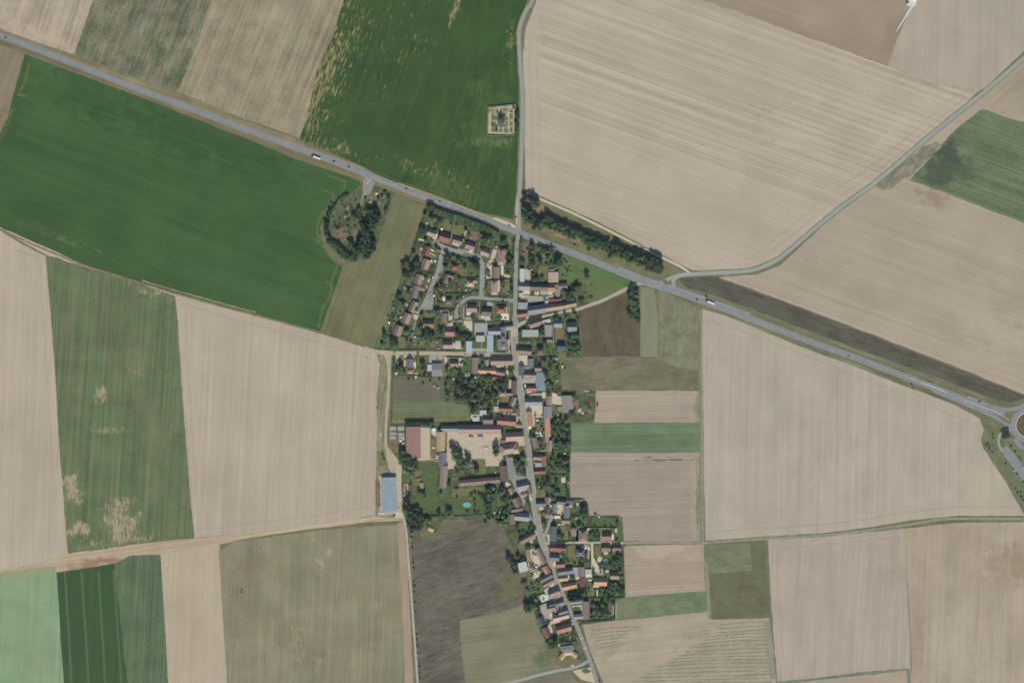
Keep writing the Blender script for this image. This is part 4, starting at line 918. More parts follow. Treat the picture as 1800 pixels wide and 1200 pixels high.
def roof_shape(L, W, h, kind, pitch, ov=.35, t=.18):
    """closed roof body with overhang, ridge along X"""
    a, w = L / 2 + ov, W / 2 + ov
    if kind == 'f':
        return box_data(-a, -w, h, a, w, h + .25)
    if kind == 's':
        r = W * math.tan(R(7))
        v = [(-a, -w, h), (a, -w, h), (a, w, h + r), (-a, w, h + r), (-a, -w, h + t), (a, -w, h + t), (a, w, h + r + t), (-a, w, h + r + t)]
        return v, box_data(0, 0, 0, 1, 1, 1)[1]
    rise = w * math.tan(R(pitch))
    e = 0.0 if kind == 'g' else min(w * .95, a * .8)
    top = [(-a, -w, h), (a, -w, h), (a, w, h), (-a, w, h), (-a + e, 0, h + rise), (a - e, 0, h + rise)]
    bot = [(x, y, z - t) for x, y, z in top]
    v = top + bot
    f = [(0, 1, 5, 4), (2, 3, 4, 5), (6, 10, 11, 7), (8, 11, 10, 9), (0, 6, 7, 1), (2, 8, 9, 3)]
    if kind == 'h':
        f += [(1, 2, 5), (3, 0, 4), (7, 11, 8), (9, 10, 6), (1, 7, 8, 2), (3, 9, 6, 0)]
    else:
        f += [(1, 7, 11, 5), (5, 11, 8, 2), (3, 9, 10, 4), (4, 10, 6, 0)]
    return v, f


def wall_shape(L, W, h, kind, pitch):
    a, w = L / 2, W / 2
    if kind in 'hfs':
        return box_data(-a, -w, -.3, a, w, h - .02 if kind != 'h' else h - .2)
    rise = w * math.tan(R(pitch)) + .35 * math.tan(R(pitch)) - .25
    v = []
    for x in (-a, a):
        v += [(x, -w, -.3), (x, w, -.3), (x, w, h), (x, 0, h + rise), (x, -w, h)]
    f = [(0, 4, 3, 2, 1), (5, 6, 7, 8, 9), (0, 5, 9, 4), (1, 2, 7, 6), (0, 1, 6, 5)]
    return v, f


ZONE = {'w': 'on the west edge of the estate', 'n': 'in the estate row under the north hedge', 'i': 'inside the estate loop', 's': 'in the southern estate', 'e': 'between estate loop and main street',
        'c': 'near the church', 'q': 'in the northeast rows', 'p': 'on the plots south of the buff road', 'm': 'south of the pale west lane',
        'v': 'just west of the central main street', 'x': 'just east of the central main street', 'f': 'around the big farmyard', 'y': 'by the forked side street',
        'z': 'east of the southern main street', 'u': 'west of the southern main street', 'l': 'along the small east lane', 'o': 'in the small southeast close', 'b': 'by the big grey barn', 'g': 'in the gardens west of the main street'}
COLN = {'brown': 'brown tiled', 'red': 'red tiled', 'orange': 'orange tiled', 'slate': 'dark slate', 'pink': 'pinkish tiled', 'grey': 'light grey roofed', 'tan': 'tan tiled', 'white': 'white roofed', 'blue': 'pale blue roofed',
        'purple': 'purple brown tiled', 'pale': 'pale metal roofed', 'darkblue': 'dark blue roofed', 'barnred': 'faded red roofed', 'crimson': 'crimson tiled', 'barngrey': 'grey brown metal roofed', 'bluegrey': 'blue grey roofed'}
TYPE = {'H': ('house', 'house'), 'B': ('barn', 'barn'), 'S': ('shed', 'shed'), 'G': ('garage', 'garage')}


def building(X, Y, L, W, ang, kind, col, typ='H', zone='', h=None, label=None, name=None, chim=None, skylights=0):
    if W > L and kind in 'gh':
        pass
    nm, cat = TYPE[typ]
    if h is None:
        h = {'H': 3.5, 'B': 5.4, 'S': 2.3, 'G': 2.7}[typ]
        if typ == 'H' and zone in 'qvxfyzucp':
            h = 4.8
    pitch = 43 if typ in 'H' else 32 if typ == 'B' else 28
    if col in ('pale', 'blue', 'white', 'grey', 'barnred', 'barngrey') and kind == 'g':
        pitch = 11
    if W > 20:
        pitch = min(pitch, 12)
    if max(L, W) > 24 and typ == 'B' and W > 11 and col not in ('barnred', 'blue', 'barngrey'):
        pitch = 42
    root = empty(name or nm, (X, Y, .3), R(ang))
    wv, wf = wall_shape(L, W, h, kind, pitch)
    mesh_obj('wall', wv, wf, METALW if col in ('blue', 'barngrey', 'barnred', 'pale') else STONE if typ == 'B' else WALL, root)
    rv, rf = roof_shape(L, W, h, kind, pitch, ov=.35 if typ != 'S' else .15)
    roof = mesh_obj('roof', rv, rf, roof_mat(col), root)
    rise = (W / 2 + .35) * math.tan(R(pitch)) if kind in 'gh' else .25
    if typ == 'H' and kind in 'gh' and (L > 9 or chim):
        inst('chimney', shared('chim', mk_chimney), root, (L * random.choice((-.36, .3, .2)), W * .1, h + rise * .62))
    if typ == 'H' and kind in 'gh':
        win = shared('win', lambda: mk_box('window', 1.1, .12, 1.3, GLASS))
        dr = shared('door', lambda: mk_box('door', 1.0, .12, 2.1, WOOD))
        inst('door', dr, root, (0, -W / 2 - .03, 0))
        for sx in (-.28, .28):
            inst('window', win, root, (L * sx, -W / 2 - .03, 1.0))
    elif typ in 'BG':
        inst('door', shared('bdoor', lambda: mk_box('door', 2.8, .12, 2.1, WOOD)), root, (L * .2, -W / 2 - .03, 0))
    if kind == 'g' and typ == 'H' and random.random() < .45 and L > 10:
        sk = shared('skyw', lambda: mk_box('skylight', .9, 1.2, .08, GLASS))
        o = inst('skylight', sk, root, (L * .15, -W * .25, h + (W / 2 + .35 - W * .25) * math.tan(R(pitch)) + .02))
        o.rotation_euler = (R(pitch), 0, 0)
    if skylights:
        sk = shared('bsk%d' % round(W), lambda: mk_box('skylight', .9, 1.3, .06, SKYL))
        for i in range(skylights):
            xx = L * (-.42 + .84 * i / (skylights - 1))
            o = inst('skylight', sk, root, (xx, -W * .1, h + (W / 2 + .35 - W * .1) * math.tan(R(pitch)) + .02))
            o.rotation_euler = (R(pitch), 0, 0)
    BUILDINGS.append((X, Y, L, W, R(ang)))
    if label:
        tag(root, label, cat, auto=False)
    else:
        sz = 'long ' if L > 2.3 * W and L > 16 else 'small ' if max(L, W) < 8 and typ == 'H' else 'large ' if L * W > 260 else ''
        kd = {'g': '', 'h': 'hip-roofed ', 'f': 'flat ', 's': 'lean-to '}[kind]
        tag(root, sz + COLN[col] + ' ' + kd + nm + ' ' + ZONE[zone], cat, group=nm + 's ' + ZONE[zone])
    return root


HOUSES = """T 660 340
850 600 130 105 -20 g brown H n; 1045 665 160 150 -17 g red H n; 1240 715 140 95 -16 g brown H n; 1430 790 140 110 -17 g brown H n; 1655 890 130 105 -20 g brown H n; 1600 845 50 50 -20 g purple G n
770 870 140 110 70 g red H w; 755 1065 140 115 70 g brown H w; 1200 1105 115 95 -8 h red H i; 1000 538 30 30 0 s white S n
T 820 340
525 950 250 110 88 h pink H e
T 660 460
650 270 150 105 75 g brown H w; 595 455 190 100 76 g purple H w; 700 400 90 60 -14 g brown G w; 570 680 170 100 66 g brown H w; 468 855 155 115 68 g brown H w; 340 1040 150 115 70 g brown H w; 545 1105 90 50 74 g brown S w
1062 265 150 75 66 g brown H i; 1130 218 90 60 -18 g brown H i; 1432 325 115 100 -4 h pink H i; 1362 350 44 34 90 f tan S i; 1510 308 50 40 0 s tan S i; 1105 592 100 90 0 h purple H s; 1030 845 130 90 84 g purple H s; 1015 738 80 45 0 g slate G s
800 940 155 125 0 g orange H s; 1120 1062 140 115 -3 g red H s; 1455 702 140 115 0 g purple H s
540 420 34 40 -15 s white S w; 205 920 26 26 0 s white S w; 268 705 60 36 70 s bluegrey S w; 1580 1158 124 86 0 f white B c; 1480 465 70 36 38 f bluegrey S i
T 820 460
305 758 145 120 -3 g purple H s; 525 722 145 115 -2 h red H e; 450 165 165 95 90 g brown H e; 420 390 210 100 90 h pink H e; 320 850 90 60 0 f pale S s
870 375 165 115 -2 g slate H q; 1095 385 270 100 -2 g brown H q; 1283 395 105 110 0 g orange H q; 1450 370 135 85 5 g brown B q; 1310 235 150 150 90 f pink B q; 1283 160 90 80 0 f pale S q; 838 205 190 66 90 s pale B q; 945 150 40 50 0 f pale S q; 1360 350 55 60 0 g purple H q
850 665 140 100 0 f grey B q; 1055 722 270 130 8 g slate B q; 850 785 165 95 8 g red H q; 1320 685 260 100 8 g brown H q; 1550 645 200 90 12 g tan H q; 1205 625 50 75 0 f pale S q; 1335 580 190 30 5 s crimson G q; 820 500 60 60 0 f tan S q
1040 925 200 110 18 g purple H p; 1192 905 150 62 12 f white S p; 960 1078 240 100 0 s grey B p; 1230 1040 175 105 90 s grey B p; 1378 935 120 115 0 g slate H p; 1590 985 140 150 0 g slate H p
630 975 150 60 4 g slate H c; 420 1048 190 100 0 g slate H c; 1285 1125 0 0 0 g brown H c
T 820 580
357 205 90 250 0 f blue B c; 38 250 85 160 0 f blue B c; 868 315 222 105 -4 g brown H x; 1112 315 110 135 0 h purple H p; 1430 245 105 110 -5 g darkblue H p; 1258 150 80 60 -10 g pink H p
533 468 325 120 0 g brown H v; 128 535 235 85 90 g purple B v; 310 520 140 44 90 s grey S v; 312 612 268 95 -3 g orange H v; 515 640 130 90 -8 g purple H v; 470 720 150 90 -14 g red H v; 720 870 205 78 88 g brown H v; 545 950 105 95 0 h brown H v; 645 955 110 55 0 g brown H v; 700 1075 135 75 64 g slate H v
965 490 110 85 90 g bluegrey G x; 832 612 140 76 90 g bluegrey H x; 955 678 190 100 -2 g brown H x; 945 765 200 60 0 f grey S x; 1120 775 275 145 88 g blue B x; 1080 575 100 95 0 g purple H x; 1135 615 70 26 0 f pale S x; 975 878 150 75 0 g red H x; 890 840 30 40 0 f white S x
1012 1085 255 115 0 g slate H x; 1240 1065 135 85 88 g brown H x; 480 545 60 40 0 f pale S v
T 660 580
1090 225 140 110 0 g purple H m; 520 500 125 105 88 g slate H m; 528 612 105 95 0 h orange H m; 930 600 150 190 0 g slate B m; 822 568 75 95 0 f pale S m; 1188 508 120 105 0 g brown H m; 380 530 50 20 0 s tan S m
T 660 700
572 665 478 215 90 g barnred B f; 985 650 290 125 90 g tan B f; 1012 922 215 115 90 g slate B f; 1028 1180 330 108 87 g brown B f; 1120 455 260 95 0 g slate B f
T 820 700
195 465 645 140 0 g brown B f; 640 760 255 150 10 h brown H f; 745 770 90 120 8 h tan H f; 560 670 100 80 10 f pink S f; 255 222 110 85 0 f pale S g; 130 305 62 40 0 f white S g
325 325 150 115 0 g purple H v; 590 155 200 90 -3 g red H v; 452 160 78 80 0 f white S v; 605 345 280 115 -5 g red H v; 790 410 100 60 -4 g brown S v; 728 575 270 135 3 g pink B v
955 310 215 80 97 g orange H x; 1225 210 175 115 90 g slate B x; 1220 440 270 78 92 g orange B x; 1245 715 165 90 82 g pink H x; 1038 670 160 75 104 g purple H x; 1075 885 135 90 -2 g brown H x; 1165 945 145 60 92 g red B x; 1095 1010 120 80 0 f grey S x; 1100 1098 170 84 3 g red H x
1215 620 80 60 88 g pink B x; 1525 85 250 168 90 g barngrey B b; 1410 155 70 60 0 f barngrey S b; 565 1130 225 105 98 g brown B y
T 820 820
200 222 620 92 5 g brown B f; 670 365 90 80 -50 g brown S y; 762 535 135 110 115 g brown H y; 755 640 170 70 10 g brown H y; 845 290 175 110 12 g slate H y; 950 340 135 60 103 g pink H y; 870 420 95 60 14 g brown G y
835 755 215 115 -5 g slate H y; 690 790 140 78 90 g brown B y; 765 740 70 60 0 g red S y; 915 1070 235 90 28 g brown H u
1210 515 110 62 88 g brown H z; 1120 555 140 85 2 g slate H z; 1180 705 85 60 -10 h red S z; 1430 530 140 80 -4 g slate H z; 1560 545 115 70 -3 s bluegrey S z; 1335 625 130 62 90 g slate H z; 1508 680 180 86 92 g slate H z; 1500 810 105 85 0 g purple H z; 1310 1010 220 90 88 g slate H z
T 860 940
775 320 250 78 116 g brown H u; 592 310 180 60 96 g pink S u; 508 478 130 138 14 s pale B u; 860 522 115 85 118 g orange H u; 858 640 190 95 28 g slate H u; 885 715 170 80 28 g pink H u; 870 835 80 70 30 f pale S u; 975 868 165 110 20 g purple H u; 1010 1035 225 80 14 g slate H u; 600 20 0 0 0 g slate H u
1035 195 225 95 -4 g red H z; 985 340 138 105 -4 g slate H z; 1072 440 130 100 5 g red H z; 1145 545 225 100 8 g slate H z; 1300 560 80 150 0 f grey S z; 1388 552 140 90 90 g purple H z; 1495 555 100 80 0 f white S z; 1112 650 140 85 6 g tan H z; 1205 765 205 100 12 g orange H z; 1402 712 115 70 98 g crimson S z; 1368 262 130 110 -4 h slate H z; 712 478 40 26 0 s white S u
T 980 860
240 645 110 80 90 g pink H l; 385 690 180 125 90 h brown H l; 748 705 130 110 0 g red H l; 730 880 130 105 0 g brown H l; 890 880 122 115 0 g brown H l; 240 680 40 26 0 f white S l
T 980 980
645 362 190 125 -1 g orange H o; 860 270 130 105 -2 g brown H o; 290 660 225 54 6 g slate B o; 425 790 265 110 94 g brown B o; 318 882 145 74 4 g slate B o
T 900 1060
768 125 140 85 16 g slate H u; 735 200 240 90 14 g pink H u; 590 70 120 110 14 g purple H u; 460 270 160 76 112 g darkblue S u; 520 440 160 78 112 g red H u; 780 375 225 115 16 g red H u; 580 640 26 40 0 s white S u; 640 20 130 70 12 g purple H u"""
for ln in HOUSES.split('\n'):
    if ln[0] == 'T':
        _, tx, ty = ln.split()
        tx, ty = float(tx), float(ty)
        continue
    for e in ln.split(';'):
        q = e.split()
        x, y, L, W, a = map(float, q[:5])
        if L < 12:
            continue
        X, Y = P(tx + x / K, ty + y / K)
        sk = 9 if (q[5] == 'g' and q[7] == 'B' and L > 600) else 0
        building(X, Y, L / K, W / K, a, q[5], q[6], q[7], q[8], skylights=sk)
# blue barn
building(*P(684.6, 868), 58.5, 26, 92, 'g', 'blue', 'B', 'f', h=6, label='large pale blue metal barn beside the gravel lane', skylights=9)

# solar house: bent body and a raised array
sx, sy = P(900 + 843 / K, 1060 + 745 / K)
root = empty('house', (sx, sy, .3), R(8))
for (dx, dy, L, W, a) in ((0, .5, 15, 9, 0), (-10.5, -4.2, 12, 8, 42), (10.5, -4.2, 12, 8, -42)):
    v, f = wall_shape(L, W, 3, 'g', 24)
    w = mesh_obj('wall', v, f, WALL, root)
    v, f = roof_shape(L, W, 3, 'g', 24)
    r_ = mesh_obj('roof', v, f, roof_mat('tan'), root)
    for o in (w, r_):
        o.location = (dx, dy, 0 if a == 0 else -.07)
        o.rotation_euler = (0, 0, R(a))
inst('door', shared('door', None), root, (0, -4.1, 0))
inst('chimney', shared('chim', mk_chimney), root, (3, 0, 4.6))
pvf = mesh_obj('solar_frame', *box_data(-10.4, -3.9, 0, 10.4, 3.9, .12), SKYL, root)
pvf.location = (0, 8.6, 4.2)
pvf.rotation_euler = (R(12), 0, 0)
PV = plain('solar_cell', (74, 84, 104), .9, .25, .5)
pm = mk_box('solar_panel', 1.9, 3.4, .05, PV)
for i in range(10):
    for j in range(2):
        inst('solar_panel', pm, pvf, (-9.05 + 2.01 * i, -1.78 + 3.56 * j, .12))
for px_ in (-9, 9):
    b = MB()
    b.cyl(px_, 6, 0, 3.7, .15, n=8)
    b.cyl(px_, 11.5, 0, 4.7, .15, n=8)
    b.obj('support_post', SKYL, root)
BUILDINGS.append((sx, sy, 30, 18, R(8)))
tag(root, 'bent tan tiled house with a dark solar array at the village south end', 'house', auto=False)

# church
cx, cy = P(820 + 548 / K, 580 + 120 / K)
root = empty('church', (cx, cy, .3), 0)
SL = roof_mat('slate')


def chp(name, shp, mat, loc, rz):
    o = mesh_obj(name, shp[0], shp[1], mat, root)
    o.location = loc
    o.rotation_euler = (0, 0, rz)
    return o


chp('nave_wall', wall_shape(25, 10.5, 7, 'g', 48), STONE, (0.8, 6, 0), PI / 2)
chp('nave_roof', roof_shape(25, 10.5, 7, 'g', 48), SL, (0.8, 6, 0), PI / 2)
chp('transept_wall', wall_shape(19, 8, 6.6, 'g', 48), STONE, (0.8, -2.5, 0), 0)
chp('transept_roof', roof_shape(19, 8, 6.6, 'g', 48), SL, (0.8, -2.5, 0), 0)
chp('choir_wall', wall_shape(13, 11, 6.2, 'h', 44), STONE, (1.2, -13, 0), PI / 2)
chp('choir_roof', roof_shape(13, 11, 6.2, 'h', 44), SL, (1.2, -13, 0), PI / 2)
b = MB()
b.box(-3, -3, 0, 3, 3, 13)
o = b.obj('tower', STONE, root)
o.location = (0.8, 1.6, 0)
b = MB()
b.add([(-3.3, -3.3, 0), (3.3, -3.3, 0), (3.3, 3.3, 0), (-3.3, 3.3, 0), (0, 0, 8)], [(0, 1, 4), (1, 2, 4), (2, 3, 4), (3, 0, 4), (0, 3, 2, 1)])
o = b.obj('spire', SL, root)
o.location = (0.8, 1.6, 13)
BUILDINGS.append((cx, cy, 18, 44, 0))
tag(root, 'slate roofed village church with transept and short spire', 'church', auto=False)

# ------------------------------------------------------------------ walls and fences
WM = {'w': plain('wall_render', (212, 204, 184), .95), 's': plain('wall_stone', (184, 174, 152), .9), 'h': plain('wall_grey', (150, 152, 146), .9)}
WALLS = """T 660 340
w 830 830 900 870 970 940 965 1000; w 1190 440 1120 760; s 1390 590 1330 760; s 1600 610 1520 960; w 690 820 650 1000; w 1030 1020 1000 1200
T 820 340
w 430 800 300 1060 560 1090; w 440 930 470 1060; s 690 1050 690 1200
T 660 460
w 1035 0 980 160; w 1000 720 1190 755; w 880 700 880 860; w 260 660 100 1120; s 620 900 570 1100; w 1190 900 1300 880; s 1240 230 1150 460
T 820 460
w 408 640 400 900 640 910; w 300 160 340 60 400 60; w 560 70 540 240; w 600 670 610 780; s 790 510 1280 515; w 300 840 300 1100; w 200 600 190 860; w 1290 960 1330 1400; s 1470 860 1520 1180; w 640 600 640 900
T 820 580
w 670 20 660 200 600 320; w 790 180 990 195; w 80 170 75 330; w 225 165 225 330; s 1020 130 1060 250; s 1350 420 1010 410; w 640 20 655 190; w 500 1000 640 1000
T 660 580
w 1310 430 1310 640 1450 640; s 330 380 340 600; w 1060 420 1380 425; s 800 390 800 500; s 240 680 480 690; w 430 380 430 560
T 660 700
s 560 920 700 960 950 930; s 660 720 670 900; s 1075 800 1090 1100; s 1130 1200 1714 1160
T 820 700
w 1060 400 1240 370; w 1090 720 1190 730; s 1320 820 1320 790; w 1270 570 1440 570; s 1340 885 1480 885; w 500 540 520 400; s 505 700 520 540; s 600 900 720 880; s 500 880 510 1050
T 820 820
s 0 740 260 720; s 290 740 250 730; w 1270 870 1550 850; w 1070 720 1090 600; s 470 280 480 620 420 700; s 730 100 760 300; s 1340 480 1700 490
T 980 860
w 655 590 655 770 690 780 895 780; w 420 585 900 585 895 780; w 400 130 400 280; w 800 630 800 770
T 860 940
w 600 545 780 490; w 620 770 780 700; w 640 860 820 800; w 860 740 900 790 980 710; w 1100 580 1260 570; w 930 980 1100 960; w 1540 110 1540 560; s 620 620 660 700
T 980 980
w 180 690 400 675; w 220 850 370 850; s 880 640 870 920; w 940 340 930 240; s 1010 590 1020 420
T 900 1060
w 600 340 860 260; w 970 500 1000 600; w 700 600 720 650"""


def wall_line(pts, mat, w=.45, h=1.6, z0=.25):
    line = [Vector(p) for p in pts]
    out = []
    a, b = offset_line(line, w / 2), offset_line(line, -w / 2)
    v, f = [], []
    n = len(line)
    for i in range(n):
        v += [(a[i].x, a[i].y, z0), (b[i].x, b[i].y, z0), (b[i].x, b[i].y, z0 + h), (a[i].x, a[i].y, z0 + h)]
    for i in range(n - 1):
        k = i * 4
        f += [(k + 3, k + 2, k + 6, k + 7), (k, k + 3, k + 7, k + 4), (k + 1, k + 5, k + 6, k + 2)]
    f += [(0, 1, 2, 3), (4 * n - 4, 4 * n - 1, 4 * n - 2, 4 * n - 3)]
    return mesh_obj('garden_wall', v, f, mat)


WZ = {(660, 340): 'in the northwest estate', (820, 340): 'by the north end of the street', (660, 460): 'in the western estate', (820, 460): 'around the northern houses', (820, 580): 'around the church', (660, 580): 'along the west lane',
      (660, 700): 'at the farm', (820, 700): 'in the middle of the village', (820, 820): 'south of the farm', (980, 860): 'by the small east lane', (860, 940): 'on the southwest plots', (980, 980): 'in the southeast close', (900, 1060): 'at the village south end'}
for ln in WALLS.split('\n'):
    if ln[0] == 'T':
        _, tx, ty = ln.split()
        tx, ty = float(tx), float(ty)
        continue
    for e in ln.split(';'):
        q = e.split()
        c = list(map(float, q[1:]))
        pts = [P(tx + c[i] / K, ty + c[i + 1] / K) for i in range(0, len(c), 2)]
        o = wall_line(pts, WM[q[0]])
        tag(o, ('thin white rendered garden wall ' if q[0] == 'w' else 'thin stone boundary wall ') + WZ[(int(tx), int(ty))], 'wall', group='garden walls')

# ------------------------------------------------------------------ trees and hedges
LM = {'d': leaf_mat('dark', (66, 86, 70), (100, 120, 92), .3), 'g': leaf_mat('green', (82, 104, 80), (120, 138, 100), .3), 'c': leaf_mat('conifer', (50, 68, 62), (72, 92, 78), .2),
      'p': leaf_mat('bronze', (62, 68, 66), (96, 98, 90), .2), 'b': leaf_mat('bush', (66, 86, 64), (104, 120, 86), .4), 'o': leaf_mat('olive', (78, 92, 62), (112, 118, 80), .3), 'y': leaf_mat('silver', (88, 112, 100), (122, 140, 124), .2)}
BARK = plain('bark', (92, 80, 66), .8)
TN = {'d': 'dark green tree', 'g': 'green broadleaf tree', 'c': 'dark conifer', 'p': 'bronze leaved tree', 'b': 'green bush', 'o': 'olive green tree', 'y': 'silver green tree'}
NMS = {'d': 'broadleaf_tree', 'g': 'broadleaf_tree', 'c': 'conifer', 'p': 'broadleaf_tree', 'b': 'bush', 'o': 'broadleaf_tree', 'y': 'broadleaf_tree'}
TREES = []
_crowns = {}


def leaf_quads(rng, pts, nrm, size, mat, name, core=None):
    n = len(pts)
    d = nrm + rng.normal(0, .55, (n, 3))
    d /= np.linalg.norm(d, axis=1)[:, None]
    up = rng.normal(0, 1, (n, 3))
    u = np.cross(d, up)
    u /= np.linalg.norm(u, axis=1)[:, None] + 1e-9
    w = np.cross(d, u)
    s = size * rng.uniform(.6, 1.4, (n, 1))
    v = np.stack([pts - u * s - w * s * .7, pts + u * s - w * s * .7, pts + u * s * .8 + w * s, pts - u * s * .8 + w * s], 1).reshape(-1, 3)
    faces = np.arange(n * 4).reshape(-1, 4)
    me = bpy.data.meshes.new(name)
    vv, ff = v, [tuple(q) for q in faces.tolist()]
    if core is not None:
        cv, cf = core
        b = len(vv)
        vv = np.concatenate([vv, cv])
        ff = ff + [tuple(i + b for i in f) for f in cf]
    me.from_pydata(vv.tolist(), [], ff)
    me.materials.append(mat)
    return me


def ico_core(rng, r, zc, squash):
    v, f = [], []
    n1, n2 = 7, 5
    for j in range(n2 + 1):
        t = PI * j / n2
        for i in range(n1):
            a = 2 * PI * i / n1
            k = r * rng.uniform(.85, 1.1)
            v.append((k * math.sin(t) * math.cos(a), k * math.sin(t) * math.sin(a), zc + k * math.cos(t) * squash))
    for j in range(n2):
        for i in range(n1):
            f.append((j * n1 + i, (j + 1) * n1 + i, (j + 1) * n1 + (i + 1) % n1, j * n1 + (i + 1) % n1))
    return np.array(v), f


def crown(kind, var):
    """unit crown: radius about 1, height 0..1.5, made of leaf clumps"""
    key = (kind, var)
    if key in _crowns:
        return _crowns[key]
    rng = np.random.default_rng(sum(map(ord, kind)) * 10 + var)
    P_, N_ = [], []
    if kind == 'c':
        n = 900
        t = rng.uniform(0, 1, n) ** .7
        a = rng.uniform(0, 2 * PI, n)
        rad = t * (.92 + .16 * np.sin(a * 5 + var) * t) * (0.9 + .1 * rng.normal(size=n))
        z = 2.6 * (1 - t) + .05
        pts = np.stack([rad * np.cos(a), rad * np.sin(a), z], 1)
        nrm = np.stack([np.cos(a), np.sin(a), np.full(n, .6)], 1)
        core = None
    else:
        nl = 13
        c = []
        for i in range(nl):
            a = rng.uniform(0, 2 * PI)
            rr = rng.uniform(.15, .68) if i else 0
            c.append((rr * math.cos(a), rr * math.sin(a), .75 + rng.uniform(-.35, .4) * (1.1 - rr)))
        c = np.array(c)
        lr = rng.uniform(.28, .46, nl)
        for i in range(nl):
            m = 150
            d = rng.normal(size=(m, 3))
            d /= np.linalg.norm(d, axis=1)[:, None]
            p = c[i] + d * lr[i] * rng.uniform(.8, 1.08, (m, 1))
            keep = np.ones(m, bool)
            for j in range(nl):
                if j != i:
                    keep &= np.linalg.norm(p - c[j], axis=1) > lr[j] * .82
            keep &= (d[:, 2] > -.5)
            P_.append(p[keep])
            N_.append(d[keep])
        pts, nrm = np.concatenate(P_), np.concatenate(N_)
        core = ico_core(rng, .62, .68, .7)
    _crowns[key] = leaf_quads(rng, pts, nrm, .075 if kind != 'c' else .07, LM[kind], 'crown', core)
    return _crowns[key]


def trunk_mesh():
    b = MB()
    b.cyl(0, 0, 0, .9, .09, .055, 8)
    for a in (0.4, 2.5, 4.6):
        c, s = math.cos(a), math.sin(a)
        v, f = [], []
        for (t, r) in ((.0, .045), (1.0, .02)):
            for i in range(5):
                q = 2 * PI * i / 5
                v.append((c * .42 * t + r * math.cos(q), s * .42 * t + r * math.sin(q), .6 + .5 * t))
        b.add(v, [(i, (i + 1) % 5, 5 + (i + 1) % 5, 5 + i) for i in range(5)])
    me = bpy.data.meshes.new('trunk')
    me.from_pydata(b.v, [], b.f)
    me.materials.append(BARK)
    return me


TRUNK = trunk_mesh()
TZ = {}


SPECS = []


def tree(X, Y, r, kind, where, grp=None):
    r *= 1.0 if kind == 'b' else 1.22
    SPECS.append((X, Y, r, kind, where))
    TREES.append((X, Y, r))


def plant_one(X, Y, r, kind, where):
    h = random.uniform(.95, 1.25)
    bush = kind == 'b'
    root = empty(NMS[kind], (X, Y, .25), random.uniform(0, 6.28))
    me = crown(kind, random.randrange(5))
    ct = bpy.data.objects.new('crown', me)
    link(ct, root)
    if r > 8:
        h *= .85
    ct.scale = (r, r * random.uniform(.88, 1.05), r * h)
    ct.location = (0, 0, -.25 * r if bush else .6 if kind == 'c' else r * .35 + .8)
    if not bush:
        tk = bpy.data.objects.new('trunk', TRUNK)
        link(tk, root)
        k = r * .9 + 1
        tk.scale = (k * .8, k * .8, k)
    sz = ('large ' if r > 7.5 else 'small ' if r < 3.4 else '') if not bush else ''
    tag(root, sz + TN[kind] + ' ' + where, 'bush' if bush else 'tree', group=('bushes ' if bush else 'trees ') + where)


_lite = {}


def lite(kind, var):
    if (kind, var) not in _lite:
        me = crown(kind, var)
        co = np.empty(len(me.vertices) * 3)
        me.vertices.foreach_get('co', co)
        co = co.reshape(-1, 3)
        nq = sum(1 for p in me.polygons if p.vertices[0] % 4 == 0 and p.vertices[3] == p.vertices[0] + 3)
        nq = min(nq, 950)
        q = co[:nq * 4].reshape(-1, 4, 3)[::3]
        c = q.mean(1, keepdims=True)
        q = c + (q - c) * 1.75
        _lite[(kind, var)] = q
    return _lite[(kind, var)]


def mass(name, specs, label):
    V, MI = [], []
    kinds = sorted({s_[3] for s_ in specs})
    for (X, Y, r, kind, wh) in specs:
        q = lite(kind, random.randrange(5))
        a = random.uniform(0, 6.28)
        ca, sa = math.cos(a), math.sin(a)
        x = q[..., 0] * ca - q[..., 1] * sa
        y = q[..., 0] * sa + q[..., 1] * ca
        z = q[..., 2] * random.uniform(.95, 1.2)
        zo = -.25 * r if kind == 'b' else r * .35 + .8
        V.append(np.stack([x * r + X, y * r + Y, z * r + zo + .25], -1).reshape(-1, 3))
        MI.append(np.full(len(q), kinds.index(kind)))
    V = np.concatenate(V).astype(np.float32)
    MI = np.concatenate(MI).astype(np.int32)
    n = len(MI)
    me = bpy.data.meshes.new(name)
    me.vertices.add(n * 4)
    me.vertices.foreach_set('co', V.ravel())
    me.loops.add(n * 4)
    me.loops.foreach_set('vertex_index', np.arange(n * 4, dtype=np.int32))
    me.polygons.add(n)
    me.polygons.foreach_set('loop_start', np.arange(0, n * 4, 4, dtype=np.int32))
    for k in kinds:
        me.materials.append(LM[k])
    me.polygons.foreach_set('material_index', MI)
    me.update()
    me.validate()
    o = bpy.data.objects.new(name, me)
    link(o)
    o['kind'] = 'stuff'
    o['label'] = label
    return o


def plant_all():
    tr = sorted([s_ for s_ in SPECS if s_[3] not in 'bc'], key=lambda s_: -s_[2])
    bu = sorted([s_ for s_ in SPECS if s_[3] == 'b'], key=lambda s_: -s_[2])
    co = [s_ for s_ in SPECS if s_[3] == 'c']
    def fit(s_):
        X, Y, r, k, w_ = s_
        d = road_gap(X, Y)
        return (X, Y, r if d > r * .8 else max(r * .55, min(r, d + r * .2)), k, w_)

    tr, bu, co = [[fit(s_) for s_ in q] for q in (tr, bu, co)]
    for s_ in tr[:300] + bu[:290] + co:
        plant_one(*s_)
    mass('small_trees', tr[300:], 'smaller trees filling the gardens and tree belts of the village')
    mass('low_bushes', bu[290:], 'low bushes scattered through the village gardens')


